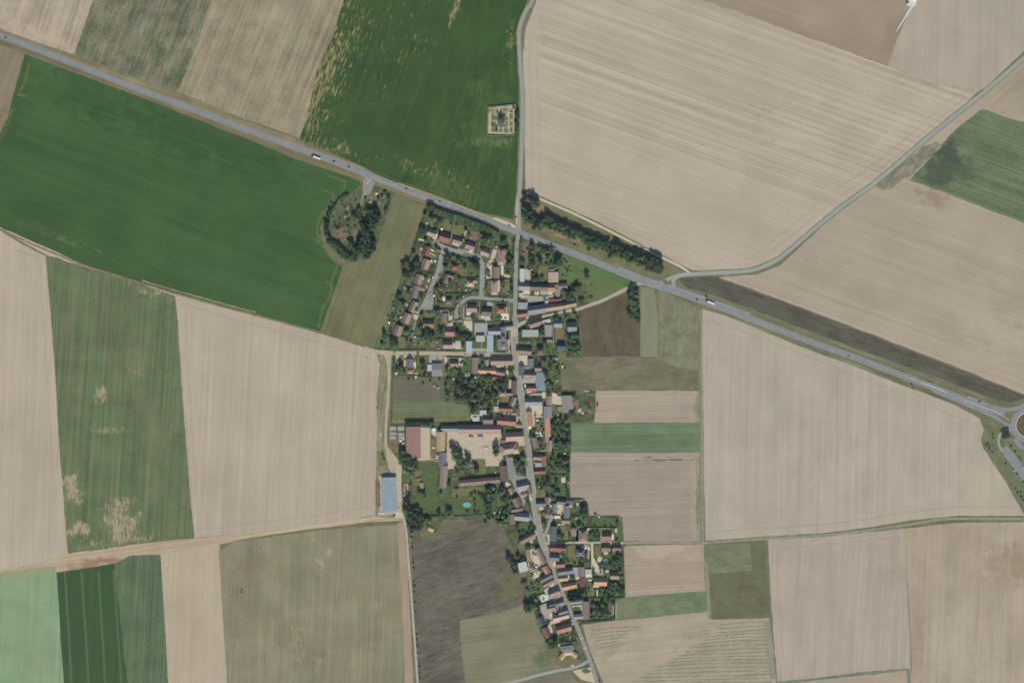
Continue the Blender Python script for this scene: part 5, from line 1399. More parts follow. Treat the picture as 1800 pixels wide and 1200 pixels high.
TLIST = """T 660 340 along the estate's north side
800 215 45 d; 845 200 40 d; 870 400 60 g; 960 420 50 d; 1000 400 40 d; 900 470 45 g; 740 330 40 g; 690 560 45 d; 740 580 45 d; 690 620 45 d; 910 580 30 d; 1280 470 0 b; 1360 540 30 c; 1300 640 20 b; 1140 450 25 b; 1220 470 30 b; 1410 620 30 b; 1640 680 60 d; 1710 700 60 d; 760 720 35 g; 850 690 25 c; 920 830 45 d; 960 860 30 g; 790 810 30 d; 1630 1020 30 b; 1570 990 25 b; 1500 900 20 b; 1330 670 22 c
580 920 40 g; 620 1050 50 d; 500 1120 50 d; 560 1170 60 p; 640 1130 60 p; 860 1120 25 b; 1080 960 50 p; 1120 1010 40 d; 1170 950 30 g; 1250 1020 35 g; 1440 1040 30 d; 1500 1080 50 d; 1540 1140 45 d; 1060 1110 35 d; 1100 1060 30 g; 1410 1000 30 b
T 820 340 beside the north end of the street
590 720 50 d; 540 730 40 d; 600 860 45 g; 640 960 45 d; 640 1060 60 d; 690 1000 40 g; 830 710 28 d; 720 730 25 d; 815 760 22 g; 850 1040 35 d; 990 800 45 d; 1000 870 40 g; 980 960 45 d; 1000 1060 45 d; 1090 830 40 g; 1150 860 45 d; 1220 870 45 g; 1290 860 45 d; 1340 840 25 g; 1110 1040 48 d; 1220 980 45 g; 1250 1060 45 d; 1380 1060 75 d; 1390 980 45 d; 1340 1110 40 g; 160 1060 55 p; 190 980 25 b; 750 360 18 b
T 660 460 in the estate's western gardens
430 215 50 g; 480 180 35 d; 500 245 35 d; 420 60 45 d; 480 30 45 g; 640 60 45 p; 650 120 35 d; 755 280 38 d; 500 475 45 d; 360 520 40 d; 330 590 35 d; 375 610 40 d; 420 650 38 d; 690 560 30 g; 130 1100 45 d; 230 1060 20 c; 180 940 20 b; 620 720 30 d; 240 1010 25 b; 460 1060 40 g; 490 1040 30 d; 440 1020 20 b; 690 990 25 g
T 660 460 in the estate's inner gardens
1130 300 38 d; 990 380 45 d; 1050 390 40 d; 930 420 45 g; 960 210 25 o; 1060 90 40 g; 1290 40 35 g; 1350 100 35 g; 1250 210 0 d; 1000 620 20 b; 1240 580 30 g; 1290 560 25 g; 910 770 40 g; 930 820 35 g; 950 740 30 d; 1140 790 28 d; 1260 790 18 c; 1270 690 14 b; 1480 825 35 d; 1000 1070 45 d; 1225 1090 45 p; 1190 960 20 d; 960 970 25 b; 790 1090 75 d; 850 1130 50 d; 740 1160 45 g; 660 1000 30 b; 1290 1140 40 d; 1340 1110 30 d; 1260 270 22 o; 1150 520 14 b; 1450 190 20 b; 1640 250 0 d; 700 800 30 g; 800 780 25 b; 760 860 20 b
T 820 460 around the northeast rows
330 200 38 d; 540 320 48 o; 500 480 22 b; 510 540 30 c; 560 545 28 c; 600 545 24 c; 520 430 20 b; 670 340 28 d; 680 430 28 d; 620 170 28 b; 1000 190 30 d; 1010 270 40 d; 1080 280 35 d; 1140 270 35 g; 1490 460 50 d; 1550 480 48 d; 1530 540 50 d; 1600 560 45 g; 1640 480 50 g; 1660 400 45 g; 1700 420 30 g; 1630 390 30 d; 1180 575 18 d; 1340 560 18 d; 1430 550 18 d; 800 580 20 d; 800 850 22 b; 850 855 22 b; 910 970 22 d; 1130 1040 52 d; 1140 1100 45 g; 810 1070 30 d; 1360 860 35 d; 1320 880 25 d; 1480 790 28 d; 1500 850 30 g; 1610 740 32 d; 1620 790 28 g; 1520 1110 40 d; 1560 1140 38 d; 1620 1110 45 d; 1670 1100 35 d; 1690 870 20 g; 860 680 16 b; 100 860 35 d; 380 850 24 d; 1300 490 14 b; 1050 470 14 b; 990 470 16 b
T 980 460 in the meadow corner
440 220 52 d; 310 330 18 b; 350 375 22 g; 280 400 28 g; 400 470 14 b; 330 580 26 d; 380 580 26 d; 490 550 20 d; 520 530 16 c; 250 470 45 g; 170 490 45 d; 510 340 16 b
T 820 580 east of the church
1180 220 40 d; 1080 175 18 o; 1120 230 18 b; 1550 130 45 d; 1600 90 40 g; 1660 80 45 d; 1620 160 40 o; 1560 250 42 d; 1620 270 45 d; 1680 260 42 d; 1700 320 40 g; 1580 330 38 d; 1640 350 40 g; 1560 180 30 d; 1020 350 14 b; 1250 355 12 b; 1140 470 38 d; 1190 480 34 g; 1270 470 35 d; 1330 490 22 d; 1060 490 25 d; 1360 610 30 d; 1395 660 22 d; 1200 690 42 d; 1210 800 40 g; 1250 850 42 g; 1270 780 14 b; 1320 770 14 b; 1410 740 12 b; 1415 880 16 d; 1390 550 16 g; 1250 560 30 o; 1300 840 24 o; 1240 620 16 b; 1620 1010 30 y; 1610 1090 25 g; 1480 100 14 o; 1400 190 16 b
T 820 580 around the church
430 130 22 d; 430 180 22 d; 425 240 18 d; 420 285 20 d; 350 70 18 d; 240 530 28 g; 120 395 26 d; 160 400 26 d; 210 415 24 d; 250 415 24 d; 580 560 22 o; 650 560 26 d; 660 640 30 g; 700 590 24 g; 680 680 22 d; 670 740 16 c; 710 740 16 c; 480 590 25 b; 580 720 28 d; 20 80 40 p; 60 120 30 d; 1340 20 0 d; 340 650 22 d; 1080 950 8 b
T 820 580 in the orchard
330 700 45 d; 380 740 40 g; 300 760 40 g; 240 720 35 g; 180 690 35 g; 500 800 55 d; 560 790 50 d; 570 850 45 d; 450 850 45 g; 480 890 40 d; 100 760 42 g; 50 820 40 d; 120 850 38 d; 200 880 42 g; 270 870 40 g; 180 950 45 d; 100 960 45 d; 30 920 45 p; 250 960 40 g; 310 980 45 g; 400 950 42 d; 440 1000 45 g; 360 1050 45 g; 280 1060 45 d; 200 1050 42 d; 120 1060 45 g; 60 1040 40 d; 150 1130 40 d; 230 1150 30 g; 350 1130 45 d; 440 1080 42 g; 60 1140 35 g; 560 900 25 c; 260 800 25 o; 420 790 24 g
T 660 580 south-west of the church
385 580 58 d; 640 385 42 d; 700 520 40 o; 720 570 44 o; 740 90 60 d; 800 60 60 d; 800 150 55 g; 850 160 45 g; 720 150 35 d; 260 180 45 d; 310 220 42 d; 240 240 38 d; 90 210 22 d; 100 200 22 c; 130 130 28 g; 470 170 30 d; 540 180 28 d; 340 620 35 g; 430 640 30 g; 1080 600 38 d; 1140 610 30 d; 1200 620 40 g; 1240 620 32 d; 1080 750 26 d; 1060 860 25 d; 1080 990 40 g; 1090 1040 28 d; 1270 740 40 d; 1330 770 45 p; 1250 830 48 p; 1290 870 45 p; 1330 930 50 d; 1340 1000 48 p; 1400 1030 45 p; 1440 1000 36 d; 1210 1030 34 d; 1250 1050 36 d; 1300 1060 28 g; 1190 190 20 d; 1320 250 35 g; 1280 500 20 b; 1340 120 35 p; 1400 120 32 p; 740 700 25 o; 810 700 22 o; 285 350 18 d; 640 560 14 b; 1320 700 25 g
T 660 700 around the farm
1140 720 38 p; 1180 760 45 p; 1240 750 42 p; 1220 820 48 g; 1280 830 45 p; 1200 900 52 g; 1270 930 50 g; 1240 1000 50 g; 1310 1000 45 g; 1370 850 36 p; 1410 900 38 d; 1400 970 50 y; 1360 1020 40 y; 1250 1090 46 d; 1330 1090 42 g; 1390 1080 40 g; 1515 1060 48 d; 1530 1110 38 g; 420 820 60 d; 420 900 70 d; 500 910 68 d; 570 960 60 d; 440 990 70 g; 540 1040 72 g; 600 1060 50 g; 450 1090 70 g; 540 1130 65 g; 110 850 20 b; 130 910 22 b; 20 140 12 b
T 820 700 behind the farm
440 740 55 d; 440 820 52 g; 480 790 40 d; 90 190 45 d; 140 160 40 d; 340 220 38 d; 20 160 0 d; 660 230 18 b; 610 230 18 b; 770 80 22 d; 760 150 20 d; 220 330 28 d; 430 370 22 c; 540 520 30 d; 550 580 28 d; 810 640 0 b; 740 930 35 d; 790 960 42 d; 850 900 40 g; 740 1010 35 g; 830 1040 42 g; 790 1100 42 g; 860 1110 36 d; 770 880 22 b; 640 880 20 b; 690 880 20 b; 860 820 26 b; 560 890 18 d; 720 910 18 c
T 820 700 in the leafy east gardens
970 560 25 d; 960 590 22 g; 1590 250 55 g; 1350 350 35 g; 1420 330 40 d; 1490 350 42 g; 1300 420 40 d; 1370 430 45 g; 1440 430 40 g; 1510 440 40 g; 1330 510 42 g; 1400 500 42 d; 1460 520 45 p; 1520 550 45 p; 1380 590 30 d; 1340 680 38 d; 1400 680 42 g; 1460 700 42 g; 1520 690 38 d; 1350 740 35 g; 1420 750 35 d; 1480 760 36 g; 1300 860 36 d; 1310 930 34 g; 1270 950 26 o; 1340 1000 35 o; 1400 920 38 d; 1420 990 42 p; 1480 950 42 g; 1530 930 30 g; 1380 1060 40 g; 1450 1080 40 g; 1510 1060 35 d; 1520 1120 32 d; 1290 1080 26 g; 1230 1090 0 d; 1250 1030 24 g; 1120 750 22 d; 1060 770 22 d; 1130 650 16 d; 1030 520 15 b; 1060 550 15 b; 1160 555 14 b; 1310 600 25 g; 1230 500 0 d; 1110 460 12 b; 1035 290 16 d; 1040 240 14 d
T 660 820 around the south lawns
500 470 45 p; 460 540 40 p; 500 590 45 p; 440 650 40 p; 530 690 55 d; 600 720 60 d; 680 760 60 d; 520 780 60 d; 590 830 62 d; 680 830 55 d; 500 880 55 d; 590 920 60 p; 540 980 45 g; 660 920 50 d; 740 790 40 d; 780 820 40 g; 700 890 40 d; 640 640 35 d; 580 640 35 d; 830 830 30 g; 960 720 42 d; 1080 670 40 d; 1130 690 40 d; 1110 740 40 g; 670 400 38 o; 730 410 38 o; 740 470 24 g; 1110 290 45 d; 1060 330 25 g; 1220 340 18 d; 980 410 32 g; 1230 460 20 d; 1440 440 28 g; 1500 420 26 g; 1560 440 30 g; 1370 690 20 d; 1400 690 18 d; 1500 700 22 d; 1550 700 22 d; 1490 520 22 d; 1500 600 18 d; 1620 480 38 d; 1680 350 55 d; 1700 440 45 g; 1680 560 50 d; 1700 640 40 d; 520 1050 20 g; 440 1020 0 b; 530 280 22 g; 500 1130 14 b; 780 880 24 b
T 820 820 around the fork gardens
350 350 55 d; 400 330 45 g; 340 420 50 g; 420 430 50 g; 330 500 50 d; 400 510 48 g; 350 580 40 d; 300 550 40 p; 340 640 48 d; 350 710 55 d; 340 790 45 g; 530 310 45 d; 560 370 52 g; 510 410 40 g; 620 420 42 d; 590 480 50 d; 640 510 35 g; 560 540 38 g; 680 580 30 g; 600 660 42 d; 560 680 30 d; 690 630 24 g; 480 740 30 g; 560 750 35 g; 600 790 35 g; 470 820 32 d; 540 840 28 d; 290 850 30 g; 780 880 30 d; 770 930 30 d; 800 1000 28 d; 850 1000 28 g; 950 960 28 d; 980 900 24 d; 990 850 24 g; 1030 940 26 d; 900 1020 22 d
1070 260 32 d; 1150 210 25 d; 1230 240 40 p; 1180 290 30 d; 1350 230 28 d; 1350 290 32 d; 1340 400 38 g; 1380 380 36 g; 1300 330 25 g; 1290 470 30 g; 1320 480 26 g; 1180 640 32 d; 1230 630 28 g; 1160 830 40 d; 1190 860 32 g; 1310 790 28 p; 1390 1050 45 d; 1440 1080 32 d; 1380 640 10 b; 1440 690 14 b; 1640 620 28 g; 1600 730 20 b; 1690 880 38 g; 1150 990 22 b; 1530 200 22 d; 1510 70 26 d; 1530 30 26 d; 1500 340 20 g; 1270 560 20 c; 1270 680 22 d; 1610 930 28 g; 1560 1040 22 d; 920 470 24 g; 930 540 22 d; 950 590 20 g; 830 60 40 d; 790 20 35 g; 870 110 28 d; 1110 360 14 b
T 980 860 around the east lane houses
370 300 45 p; 420 290 40 p; 390 370 45 d; 430 390 40 d; 350 400 35 g; 410 450 35 g; 320 560 22 d; 390 560 22 d; 900 490 26 d; 900 530 22 d; 530 650 30 d; 590 660 28 d; 490 690 26 g; 560 740 28 g; 620 740 26 g; 640 770 20 d; 250 790 28 d; 240 740 18 d; 430 980 26 d; 380 1060 28 d; 80 930 30 g; 70 1000 30 g; 100 1050 28 d; 220 1070 16 b; 200 1030 12 b; 800 980 28 g; 830 1040 28 d; 900 980 42 p; 950 1020 35 d; 920 1070 35 g; 870 1110 42 d; 780 1130 40 d; 720 1150 35 d; 670 1130 22 d; 860 1170 35 d; 940 1140 35 d; 700 1040 18 b; 810 900 16 d; 20 50 32 d; 150 40 22 d; 150 100 18 d; 640 920 14 b; 1020 850 12 b
T 980 980 around the southeast close
340 120 25 d; 540 240 25 d; 540 200 22 g; 230 300 32 d; 200 310 24 d; 650 210 28 g; 700 220 26 g; 940 200 34 g; 960 290 32 g; 960 360 28 g; 810 390 34 d; 870 400 32 g; 790 440 34 d; 850 460 38 d; 920 440 38 p; 970 460 36 p; 760 500 36 g; 830 520 38 d; 900 530 38 g; 960 540 34 d; 700 480 34 g; 650 470 30 d; 640 530 28 d; 730 550 40 d; 720 620 45 d; 770 640 45 d; 830 600 22 d; 200 530 40 c; 270 520 42 c; 340 540 40 c; 180 580 40 c; 250 590 42 c; 320 600 40 c; 230 640 35 c; 380 520 30 c; 680 710 42 g; 720 780 45 p; 660 800 45 p; 620 820 42 d; 560 800 38 g; 520 830 34 d; 600 750 34 g; 540 720 32 g; 590 870 36 g; 680 880 38 g; 760 870 30 g; 840 700 28 d; 780 700 30 g; 510 900 30 d; 470 490 25 d; 430 560 25 d; 1000 470 22 d; 860 890 20 d; 540 400 22 d; 750 250 0 b; 640 460 18 b; 600 720 24 d
T 860 940 behind the southwest plots
290 360 48 p; 340 400 42 d; 440 290 34 c; 420 340 28 d; 500 370 32 d; 380 470 50 d; 400 560 42 g; 360 540 35 d; 630 470 28 d; 660 470 24 d; 760 520 24 d; 550 700 28 d; 510 720 26 d; 640 730 26 b; 580 170 24 d; 600 190 22 d; 560 200 22 d; 670 120 22 d; 700 200 26 p; 720 250 16 b; 830 460 24 d; 570 830 26 y; 600 860 18 y; 560 1080 62 d; 640 1060 58 d; 600 1150 60 g; 680 1100 42 g; 750 1130 36 p; 700 980 30 y; 690 1050 30 d; 560 1130 40 d; 760 1050 25 d; 940 910 12 b; 1250 700 14 b; 1110 290 26 g; 1110 340 26 g; 1120 250 22 g; 1240 640 26 d; 1230 720 0 b; 1370 440 24 d; 1460 310 24 d; 1390 380 22 g; 1530 360 14 b; 480 720 18 b
T 900 1060 at the village south end
600 570 45 d; 650 600 45 d; 620 640 42 d; 580 650 36 d; 660 540 30 d; 530 600 30 g; 580 550 28 g; 560 520 20 d; 420 200 28 c; 530 290 22 d; 560 300 20 g; 740 600 28 g; 790 590 30 g; 850 590 30 d; 900 580 32 g; 950 570 26 g; 790 300 20 g; 840 270 18 b; 830 480 20 g; 750 490 20 g; 920 480 26 g; 930 420 20 g; 1010 250 22 p; 390 330 12 g; 1310 1170 26 d; 980 600 12 b; 480 490 10 b"""
TREE_LINES = TLIST.split('\n')
where = ''
for ln in TREE_LINES:
    if ln[0] == 'T':
        q = ln.split(' ', 3)
        tx, ty, where = float(q[1]), float(q[2]), q[3]
        continue
    for e in ln.split(';'):
        x, y, r, k = e.split()
        if float(r) < 8:
            continue
        X, Y = P(tx + float(x) / K, ty + float(y) / K)
        tree(X, Y, float(r) / K * random.uniform(.92, 1.08) * (.9 if k != 'c' else .8), k, where)


def belt(pts, n, spread, rr, kinds, where, px=True):
    w = [P(*p) for p in pts]
    line = smooth_line(w, 2.0)
    L = len(line)
    for i in range(n):
        t = (i + random.uniform(.1, .9)) / n * (L - 1)
        p = line[int(t)]
        q = line[min(L - 1, int(t) + 1)]
        d = (q - p)
        d = d.normalized() if d.length else Vector((1, 0))
        off = ((i % 3) - 1) * spread * .8 + random.uniform(-.25, .25) * spread if spread else random.uniform(-.6, .6)
        X, Y = p.x - d.y * off, p.y + d.x * off
        tree(X, Y, random.uniform(*rr), random.choice(kinds), where)


belt([(926, 346), (936, 352), (948, 358)], 7, 5, (5, 7), 'dp', 'where the chalk track starts')
belt([(926, 366), (928, 384), (940, 394), (956, 394)], 14, 6.5, (5, 7), 'dgdp', 'at the west end of the tree belt')
belt([(955, 386), (975, 396), (1000, 406), (1025, 418), (1050, 428), (1075, 438), (1100, 448), (1125, 458), (1136, 462)], 66, 6.2, (4.6, 6.6), 'ddgd', 'in the long highway tree belt')
belt([(1140, 462), (1152, 464), (1162, 466)], 13, 9, (5.5, 8), 'dpd', 'in the clump at the east belt end')
tree(*P(1158, 474), 7, 'd', 'in the clump at the east belt end')
for (x, y, r, k) in ((1035.5, 437, 3.6, 'p'), (1071, 450, 5, 'd'), (1105, 460, 4.5, 'g'), (1010, 431, 2.2, 'b'), (1121, 466, 2.5, 'b')):
    tree(*P(x, y), r, k, 'standing alone between highway and belt')
belt([(1112, 508), (1113, 520), (1114, 535), (1115, 545)], 17, 5.5, (4, 6), 'ggdg', 'in the strip by the brown field')
belt([(1112, 548), (1116, 556), (1115, 562)], 9, 5.5, (4, 5.6), 'dd', 'at the dark south end of the strip')
# old pit
belt([(612, 343), (602, 346), (594, 354), (588, 364), (582, 374)], 18, 0.5, (1.5, 2.3), 'dd', 'on the northwest rim of the pit')
belt([(580, 372), (577, 385), (573, 398), (574, 410), (580, 422)], 22, 1.8, (2.4, 3.8), 'dc', 'on the west rim of the pit')
belt([(580, 424), (590, 434), (602, 446), (614, 452), (628, 454)], 26, 4.2, (2.8, 4.6), 'dd', 'on the south rim of the pit')
belt([(655, 370), (658, 384), (650, 396), (646, 410), (648, 425), (646, 440), (638, 450)], 46, 7.5, (4.6, 6.6), 'dcd', 'in the dark east wood by the pit')
belt([(640, 392), (644, 408), (636, 428), (630, 446)], 22, 5.5, (3.4, 5.2), 'dcd', 'on the wooded south slope of the pit')
belt([(622, 378), (630, 384), (634, 372)], 6, 3, (3, 4.4), 'd', 'on the open ground inside the pit')
belt([(678, 340), (683, 350), (684, 358), (680, 366), (676, 378)], 8, 1.5, (1.8, 3.4), 'd', 'on the northeast rim of the pit')
for (x, y, r, k) in ((631, 371, 4, 'd'), (633, 377, 3.5, 'd'), (622, 384, 4, 'd'), (628, 382, 3.6, 'p'), (618, 366, 2, 'b'), (606, 364, 2, 'b'), (610, 378, 2.4, 'd'), (612, 391, 2.6, 'g'), (617, 430, 5, 'd'), (622, 438, 4.5, 'd'), (612, 424, 3.2, 'g'), (665, 352, 2.6, 'd'), (672, 346, 2.6, 'd'), (660, 360, 2.4, 'b'), (650, 364, 2, 'b'), (628, 417, 2.2, 'b'), (640, 372, 2.2, 'g')):
    tree(*P(x, y), r, k, 'on the open ground inside the pit')
for i, (x, y, r) in enumerate([(724, 944, 2), (724, 955, 1.6), (725, 963, 2.3), (726, 982, 1.8), (726.5, 989, 2.2), (727, 998, 1.8), (727, 1022, 2), (728, 1030, 2.4), (728, 1040, 1.8), (730, 1058, 1.8), (730.5, 1075, 1.5), (732, 1115, 1.8), (733, 1124, 2.4), (734, 1135, 1.7), (735, 1147, 1.5), (736, 1165, 1.6), (737, 1172, 2.4), (737.5, 1183, 1.8), (738, 1191, 2.2)]):
    tree(*P(x, y), r, 'b', 'in the row beside the dark field')
for (x, y, r) in [(1745, 763, 1.6), (1746, 770, 1.8), (1734, 782, 2), (1737.5, 779, 1.6), (1739, 785, 2), (1738.5, 791, 1.8), (1744, 782, 1.4), (1743.5, 795, 1.6), (1762, 799, 1.4), (1768, 814, 1.8), (1777.5, 784, 2), (1784.5, 793, 1.8), (1792.5, 804, 1.8), (1795.5, 808, 1.5), (1785, 858, 1.8), (1788.5, 865, 2), (1794.5, 864, 1.8), (1795, 874, 2), (1798, 879, 2), (1798, 792, 1.4)]:
    tree(*P(x, y), r, 'b', 'planted on the lay-by grass')
tree(*P(1766, 766), 5.5, 'd', 'planted on the lay-by grass')
tree(*P(1771, 764), 5, 'd', 'planted on the lay-by grass')
tree(*P(1803, 740), 3, 'g', 'on the roundabout island')
# cemetery
tree(*P(882, 213), 5.4, 'y', 'in the cemetery')
for (x, y, r, k) in ((878, 209, 3.4, 'd'), (866, 222, 2.2, 'g'), (873.5, 224, 2, 'd'), (873, 229, 1.6, 'c'), (903, 189, 1.6, 'c')):
    tree(*P(x, y), r, k, 'in the cemetery')
for (x, y, r) in ((911, 197, 2.6), (908, 203, 3), (911, 208, 2.4), (907, 217, 3.2), (908.5, 224, 3.4), (909, 231, 3)):
    tree(*P(x, y), r, 'd', 'beside the cemetery wall')
for (x, y) in ((1601, 665), (1604, 672), (1240, 519), (1241, 523)):
    tree(*P(x + 1, y + 10 if x > 1500 else y), 1.5, 'b', 'on the highway verge')

# ------------------------------------------------------------------ hedges
HM = leaf_mat('hedge', (58, 80, 60), (92, 112, 78), .2)
HEDGES = """T 660 340
760 300 690 500 100 2.2; 640 560 650 1000 100 0.01
T 0 0
753 366 745 382 738 400 1.8 2.4; 737 404 732 420 727 440 720 455 1.8 2.4; 672 608 681 585 690 560 1.6 1.6; 692 555 704 520 712 495 1.6 1.8; 676 614.5 684 614 1.3 1.5; 700 614.6 725 614.6 749 614.6 1.5 1.5; 771 615 800 613 1.2 1.2; 692.5 626 692.5 655 2.6 2.2; 660.5 614 662 600 668 590 1.2 1.2
T 660 460
700 500 690 430 3 1.5; 610 140 700 150 1.5 1.6; 700 150 850 190 1.4 1.6; 610 350 770 395 1.4 1.6; 640 480 740 500 1.2 1.4; 470 745 540 770 640 800 1.4 1.8; 180 870 340 920 540 980 1.4 2; 110 1110 300 1120 460 1130 1.8 2; 930 480 1200 480 1450 485 1.8 2.4; 1230 230 1400 240 1560 240 1.8 2.2; 1030 160 1150 190 1280 200 1.4 1.8; 900 720 1060 710 1200 720 1.8 2; 890 560 890 700 2 2; 700 735 650 860 600 1020 1.6 2; 720 735 870 740 1.4 1.8; 930 1060 1050 960 1190 860 1.2 1.6; 880 860 880 1060 1.2 1.6; 1200 870 1340 880 1440 885 1 1.6; 1000 650 1050 640 .8 1; 870 440 880 380 920 340 1.4 1.6; 870 440 880 500 1.4 1.6; 1350 640 1400 600 1480 575 1.2 1.8; 1350 640 1345 860 1 1.6; 1500 575 1600 600 1700 605 1 1.6; 620 1130 740 1130 880 1130 1.4 1.8; 900 1160 1300 1160 1500 1160 1.2 2; 1160 430 1210 320 1 1.4; 1560 140 1560 240 1.2 1.6; 1180 940 1180 1000 .8 1.4; 1120 520 1090 510 .8 1
T 660 340
1140 930 1250 960 1400 1000 1510 1060 1550 1130 2 2.2; 1000 920 1040 940 1.4 1.6; 1030 950 1015 1080 1.6 2; 880 770 960 810 990 860 1.6 1.8; 980 880 970 920 1 1.4; 820 990 960 1000 1 1.5; 1030 770 1120 800 1240 840 1 1.4; 1340 700 1300 850 1.2 1.8; 1540 760 1510 900 1 1.5; 1330 900 1420 930 1520 950 1 1; 690 1170 870 1190 1 1.4
T 820 340
700 720 705 900 700 1200 3 2.2; 800 780 800 900 790 1100 2.4 2; 800 1120 860 1110 2 2; 680 1150 560 1130 1.4 1.6; 380 1075 480 1072 590 1078 1.8 2.6; 950 780 945 900 945 1100 3 3
T 820 460
300 290 430 265 600 260 690 270 1.8 2.6; 290 300 290 420 340 490 1.6 1.8; 340 505 440 510 500 505 1.6 2.2; 620 530 660 480 690 440 1.6 2; 690 300 690 500 2.4 2; 160 590 400 600 640 610 1.1 1.8; 30 590 0 620 1.2 2; 200 620 205 860 1.2 1.6; 405 640 405 890 1 1.5; 110 900 380 905 620 905 1.2 1.8; 1010 510 1120 520 1240 515 .8 1.2; 1290 110 1390 180 0.6 1; 1560 345 1640 350 1700 340 1.3 2; 1420 430 1420 560 1.2 1.8; 790 580 870 600 900 595 1.4 2; 1240 590 1290 580 1420 570 1.6 1.6; 1480 800 1500 960 1540 1120 1.8 2; 1640 760 1680 900 1700 1060 1.8 2; 860 830 930 815 1.6 1.4; 950 830 1200 790 1440 730 1560 690 1.4 1.2; 1290 1100 1100 1130 980 1125 1.4 1.5; 790 1110 850 1130 1.6 1.6
T 820 580
660 240 640 300 560 320 470 315 1.8 1.6; 660 100 662 230 1 1.2; 400 100 400 300 1.2 1.4; 790 150 980 150 1.4 1.6; 970 200 970 270 3 2.2; 1010 420 1180 400 1340 410 1.4 2; 1350 410 1360 480 1280 495 1.4 2; 70 410 180 400 300 440 1.6 2.2; 1050 570 1300 540 .4 .8; 880 980 960 960 1020 940 1.6 1.6; 1200 900 1300 890 1400 890 1.2 1.4; 640 740 720 725 1.4 2; 70 630 0 640 1 2; 1030 130 1060 260 1 1.4; 1320 120 1350 260 1 1.4; 1430 350 1520 310 1 1.2; 760 1080 770 1160 2 1.8; 1510 20 1520 120 1.6 1.8; 190 660 280 670 1.2 1.8
T 660 580
1060 400 1200 395 1390 405 1 1.4; 950 300 1100 310 1300 300 1 1.6; 800 400 800 470 1 1.5; 480 680 650 682 1.4 1.8; 660 700 850 715 1.2 1.4; 980 660 1000 1050 .5 .8; 1450 640 1450 700 1 1.5; 700 380 700 380.5 .4 .8; 1310 140 1500 150 1.8 2.4; 1180 570 1280 610 2.6 2; 1060 720 1200 715 1.2 1.6
T 820 700
530 430 640 425 1.8 2; 650 440 740 445 850 450 1.4 1.6; 530 600 570 630 1.6 2; 640 880 780 850 850 830 1.8 1.8; 720 900 760 1130 1.2 1.6; 760 1130 900 1140 2 2; 880 840 890 1000 2 1.8; 940 490 1050 460 1 2.4; 1300 480 1310 560 1.8 2; 1560 800 1550 1000 1540 1180 1.8 2.2; 1560 400 1570 700 2.2 2.2; 1040 1160 1200 1155 1500 1160 1.6 1.6; 740 170 760 90 1.4 1.6; 1330 880 1450 880 1 1.2; 1080 640 1190 640 .9 1.2; 1080 730 1190 740 .9 1.2; 1010 780 1180 770 1.8 1.8; 1300 770 1420 790 1 1.6
T 660 820
760 735 850 745 1030 740 2.6 2.6; 1170 745 1400 735 1640 720 1.5 1.8; 1250 600 1300 590 .4 .6; 1050 740 1050 560 1 1.5; 530 200 530 440 2.4 2.6; 600 180 700 150 1 1.2; 940 130 980 330 2 2
T 820 820
0 745 250 730 1.5 1.8; 430 840 640 860 1.4 1.8; 740 840 850 830 1000 830 1.8 1.8; 735 850 740 960 2.2 2.2; 1000 850 1020 960 2.2 2; 1060 290 1200 295 1330 290 1.6 2; 1350 485 1500 480 1.6 2.2; 1500 485 1640 487 1714 485 1.6 2.6; 1300 720 1420 725 1.2 1.6; 1550 740 1620 745 1714 745 1.6 2; 1265 875 1400 870 1.2 2; 1510 850 1540 1000 1540 1110 1.2 1.6; 1250 1130 1400 1130 1540 1130 1 1.6; 780 1080 900 1030 1010 970 1.6 2; 1080 600 1085 720 1.8 1.8; 1040 100 1300 110 1520 110 1.2 1.5; 1060 420 1060 510 1.2 1.8; 1520 130 1500 430 1.8 2; 400 720 640 700 1.6 2.2
T 980 860
0 140 180 145 390 150 1.2 2.4; 200 405 290 400 350 400 1.6 2; 500 410 700 405 930 400 1 1.2; 420 575 650 575 900 570 .8 2.4; 460 640 540 660 640 665 2.2 2.6; 460 775 560 770 650 775 1.6 1.8; 0 785 120 780 260 775 .9 1.8; 0 835 200 832 400 830 .9 1.6; 560 835 640 830 .9 1.4; 545 850 550 1000 1.2 1.6; 550 1010 600 1100 640 1180 1.8 1.8; 980 930 990 1040 985 1180 1.6 2.2; 310 1100 500 1080 1.6 1.8; 400 130 410 290 1.4 1.8; 230 500 180 420 1 1.4
T 980 980
450 600 550 605 690 600 1.6 2.4; 430 400 440 580 1.8 1.8; 650 600 700 640 1.4 1.8; 860 620 860 780 855 900 1.8 2; 480 900 560 905 2 2; 380 950 520 950 690 940 870 920 2.4 2; 990 250 1000 400 1010 580 2 2.2; 800 590 900 600 1000 590 1.8 2; 160 640 280 640 430 620 1.6 2.6; 550 690 620 670 690 660 1.6 1.8; 780 905 860 910 2 2.2; 600 650 480 680 1.6 1.6; 300 800 300 680 .4 .4; 500 700 490 860 1.8 2
T 860 940
610 580 700 540 860 450 1.2 1.6; 620 790 700 740 790 700 1.4 1.6; 640 920 760 895 880 870 1.6 2; 480 650 600 620 1 1; 730 1060 900 1000 1.6 1.8; 560 180 640 150 710 120 1.8 2; 440 60 560 60 600 40 1.6 2; 920 960 1090 980 .8 .8; 1130 830 1180 960 1.6 2; 1220 1000 1340 985 1480 970 1.6 2.6; 930 150 1400 145 .6 .4; 1280 690 1380 670 1 1.6
T 900 1060
600 335 750 290 870 250 1.6 1.8; 690 590 820 570 980 590 2.2 2; 720 500 830 510 970 470 1.8 1.4; 480 480 540 620 570 690 1.4 1.6; 1160 190 1300 215 1540 215 2.4 2.4; 1030 290 1180 275 1400 260 1550 240 2.2 2; 970 500 990 600 .8 1.4; 1040 300 1010 340 1.6 1.6; 1550 60 1550 200 1.2 2"""


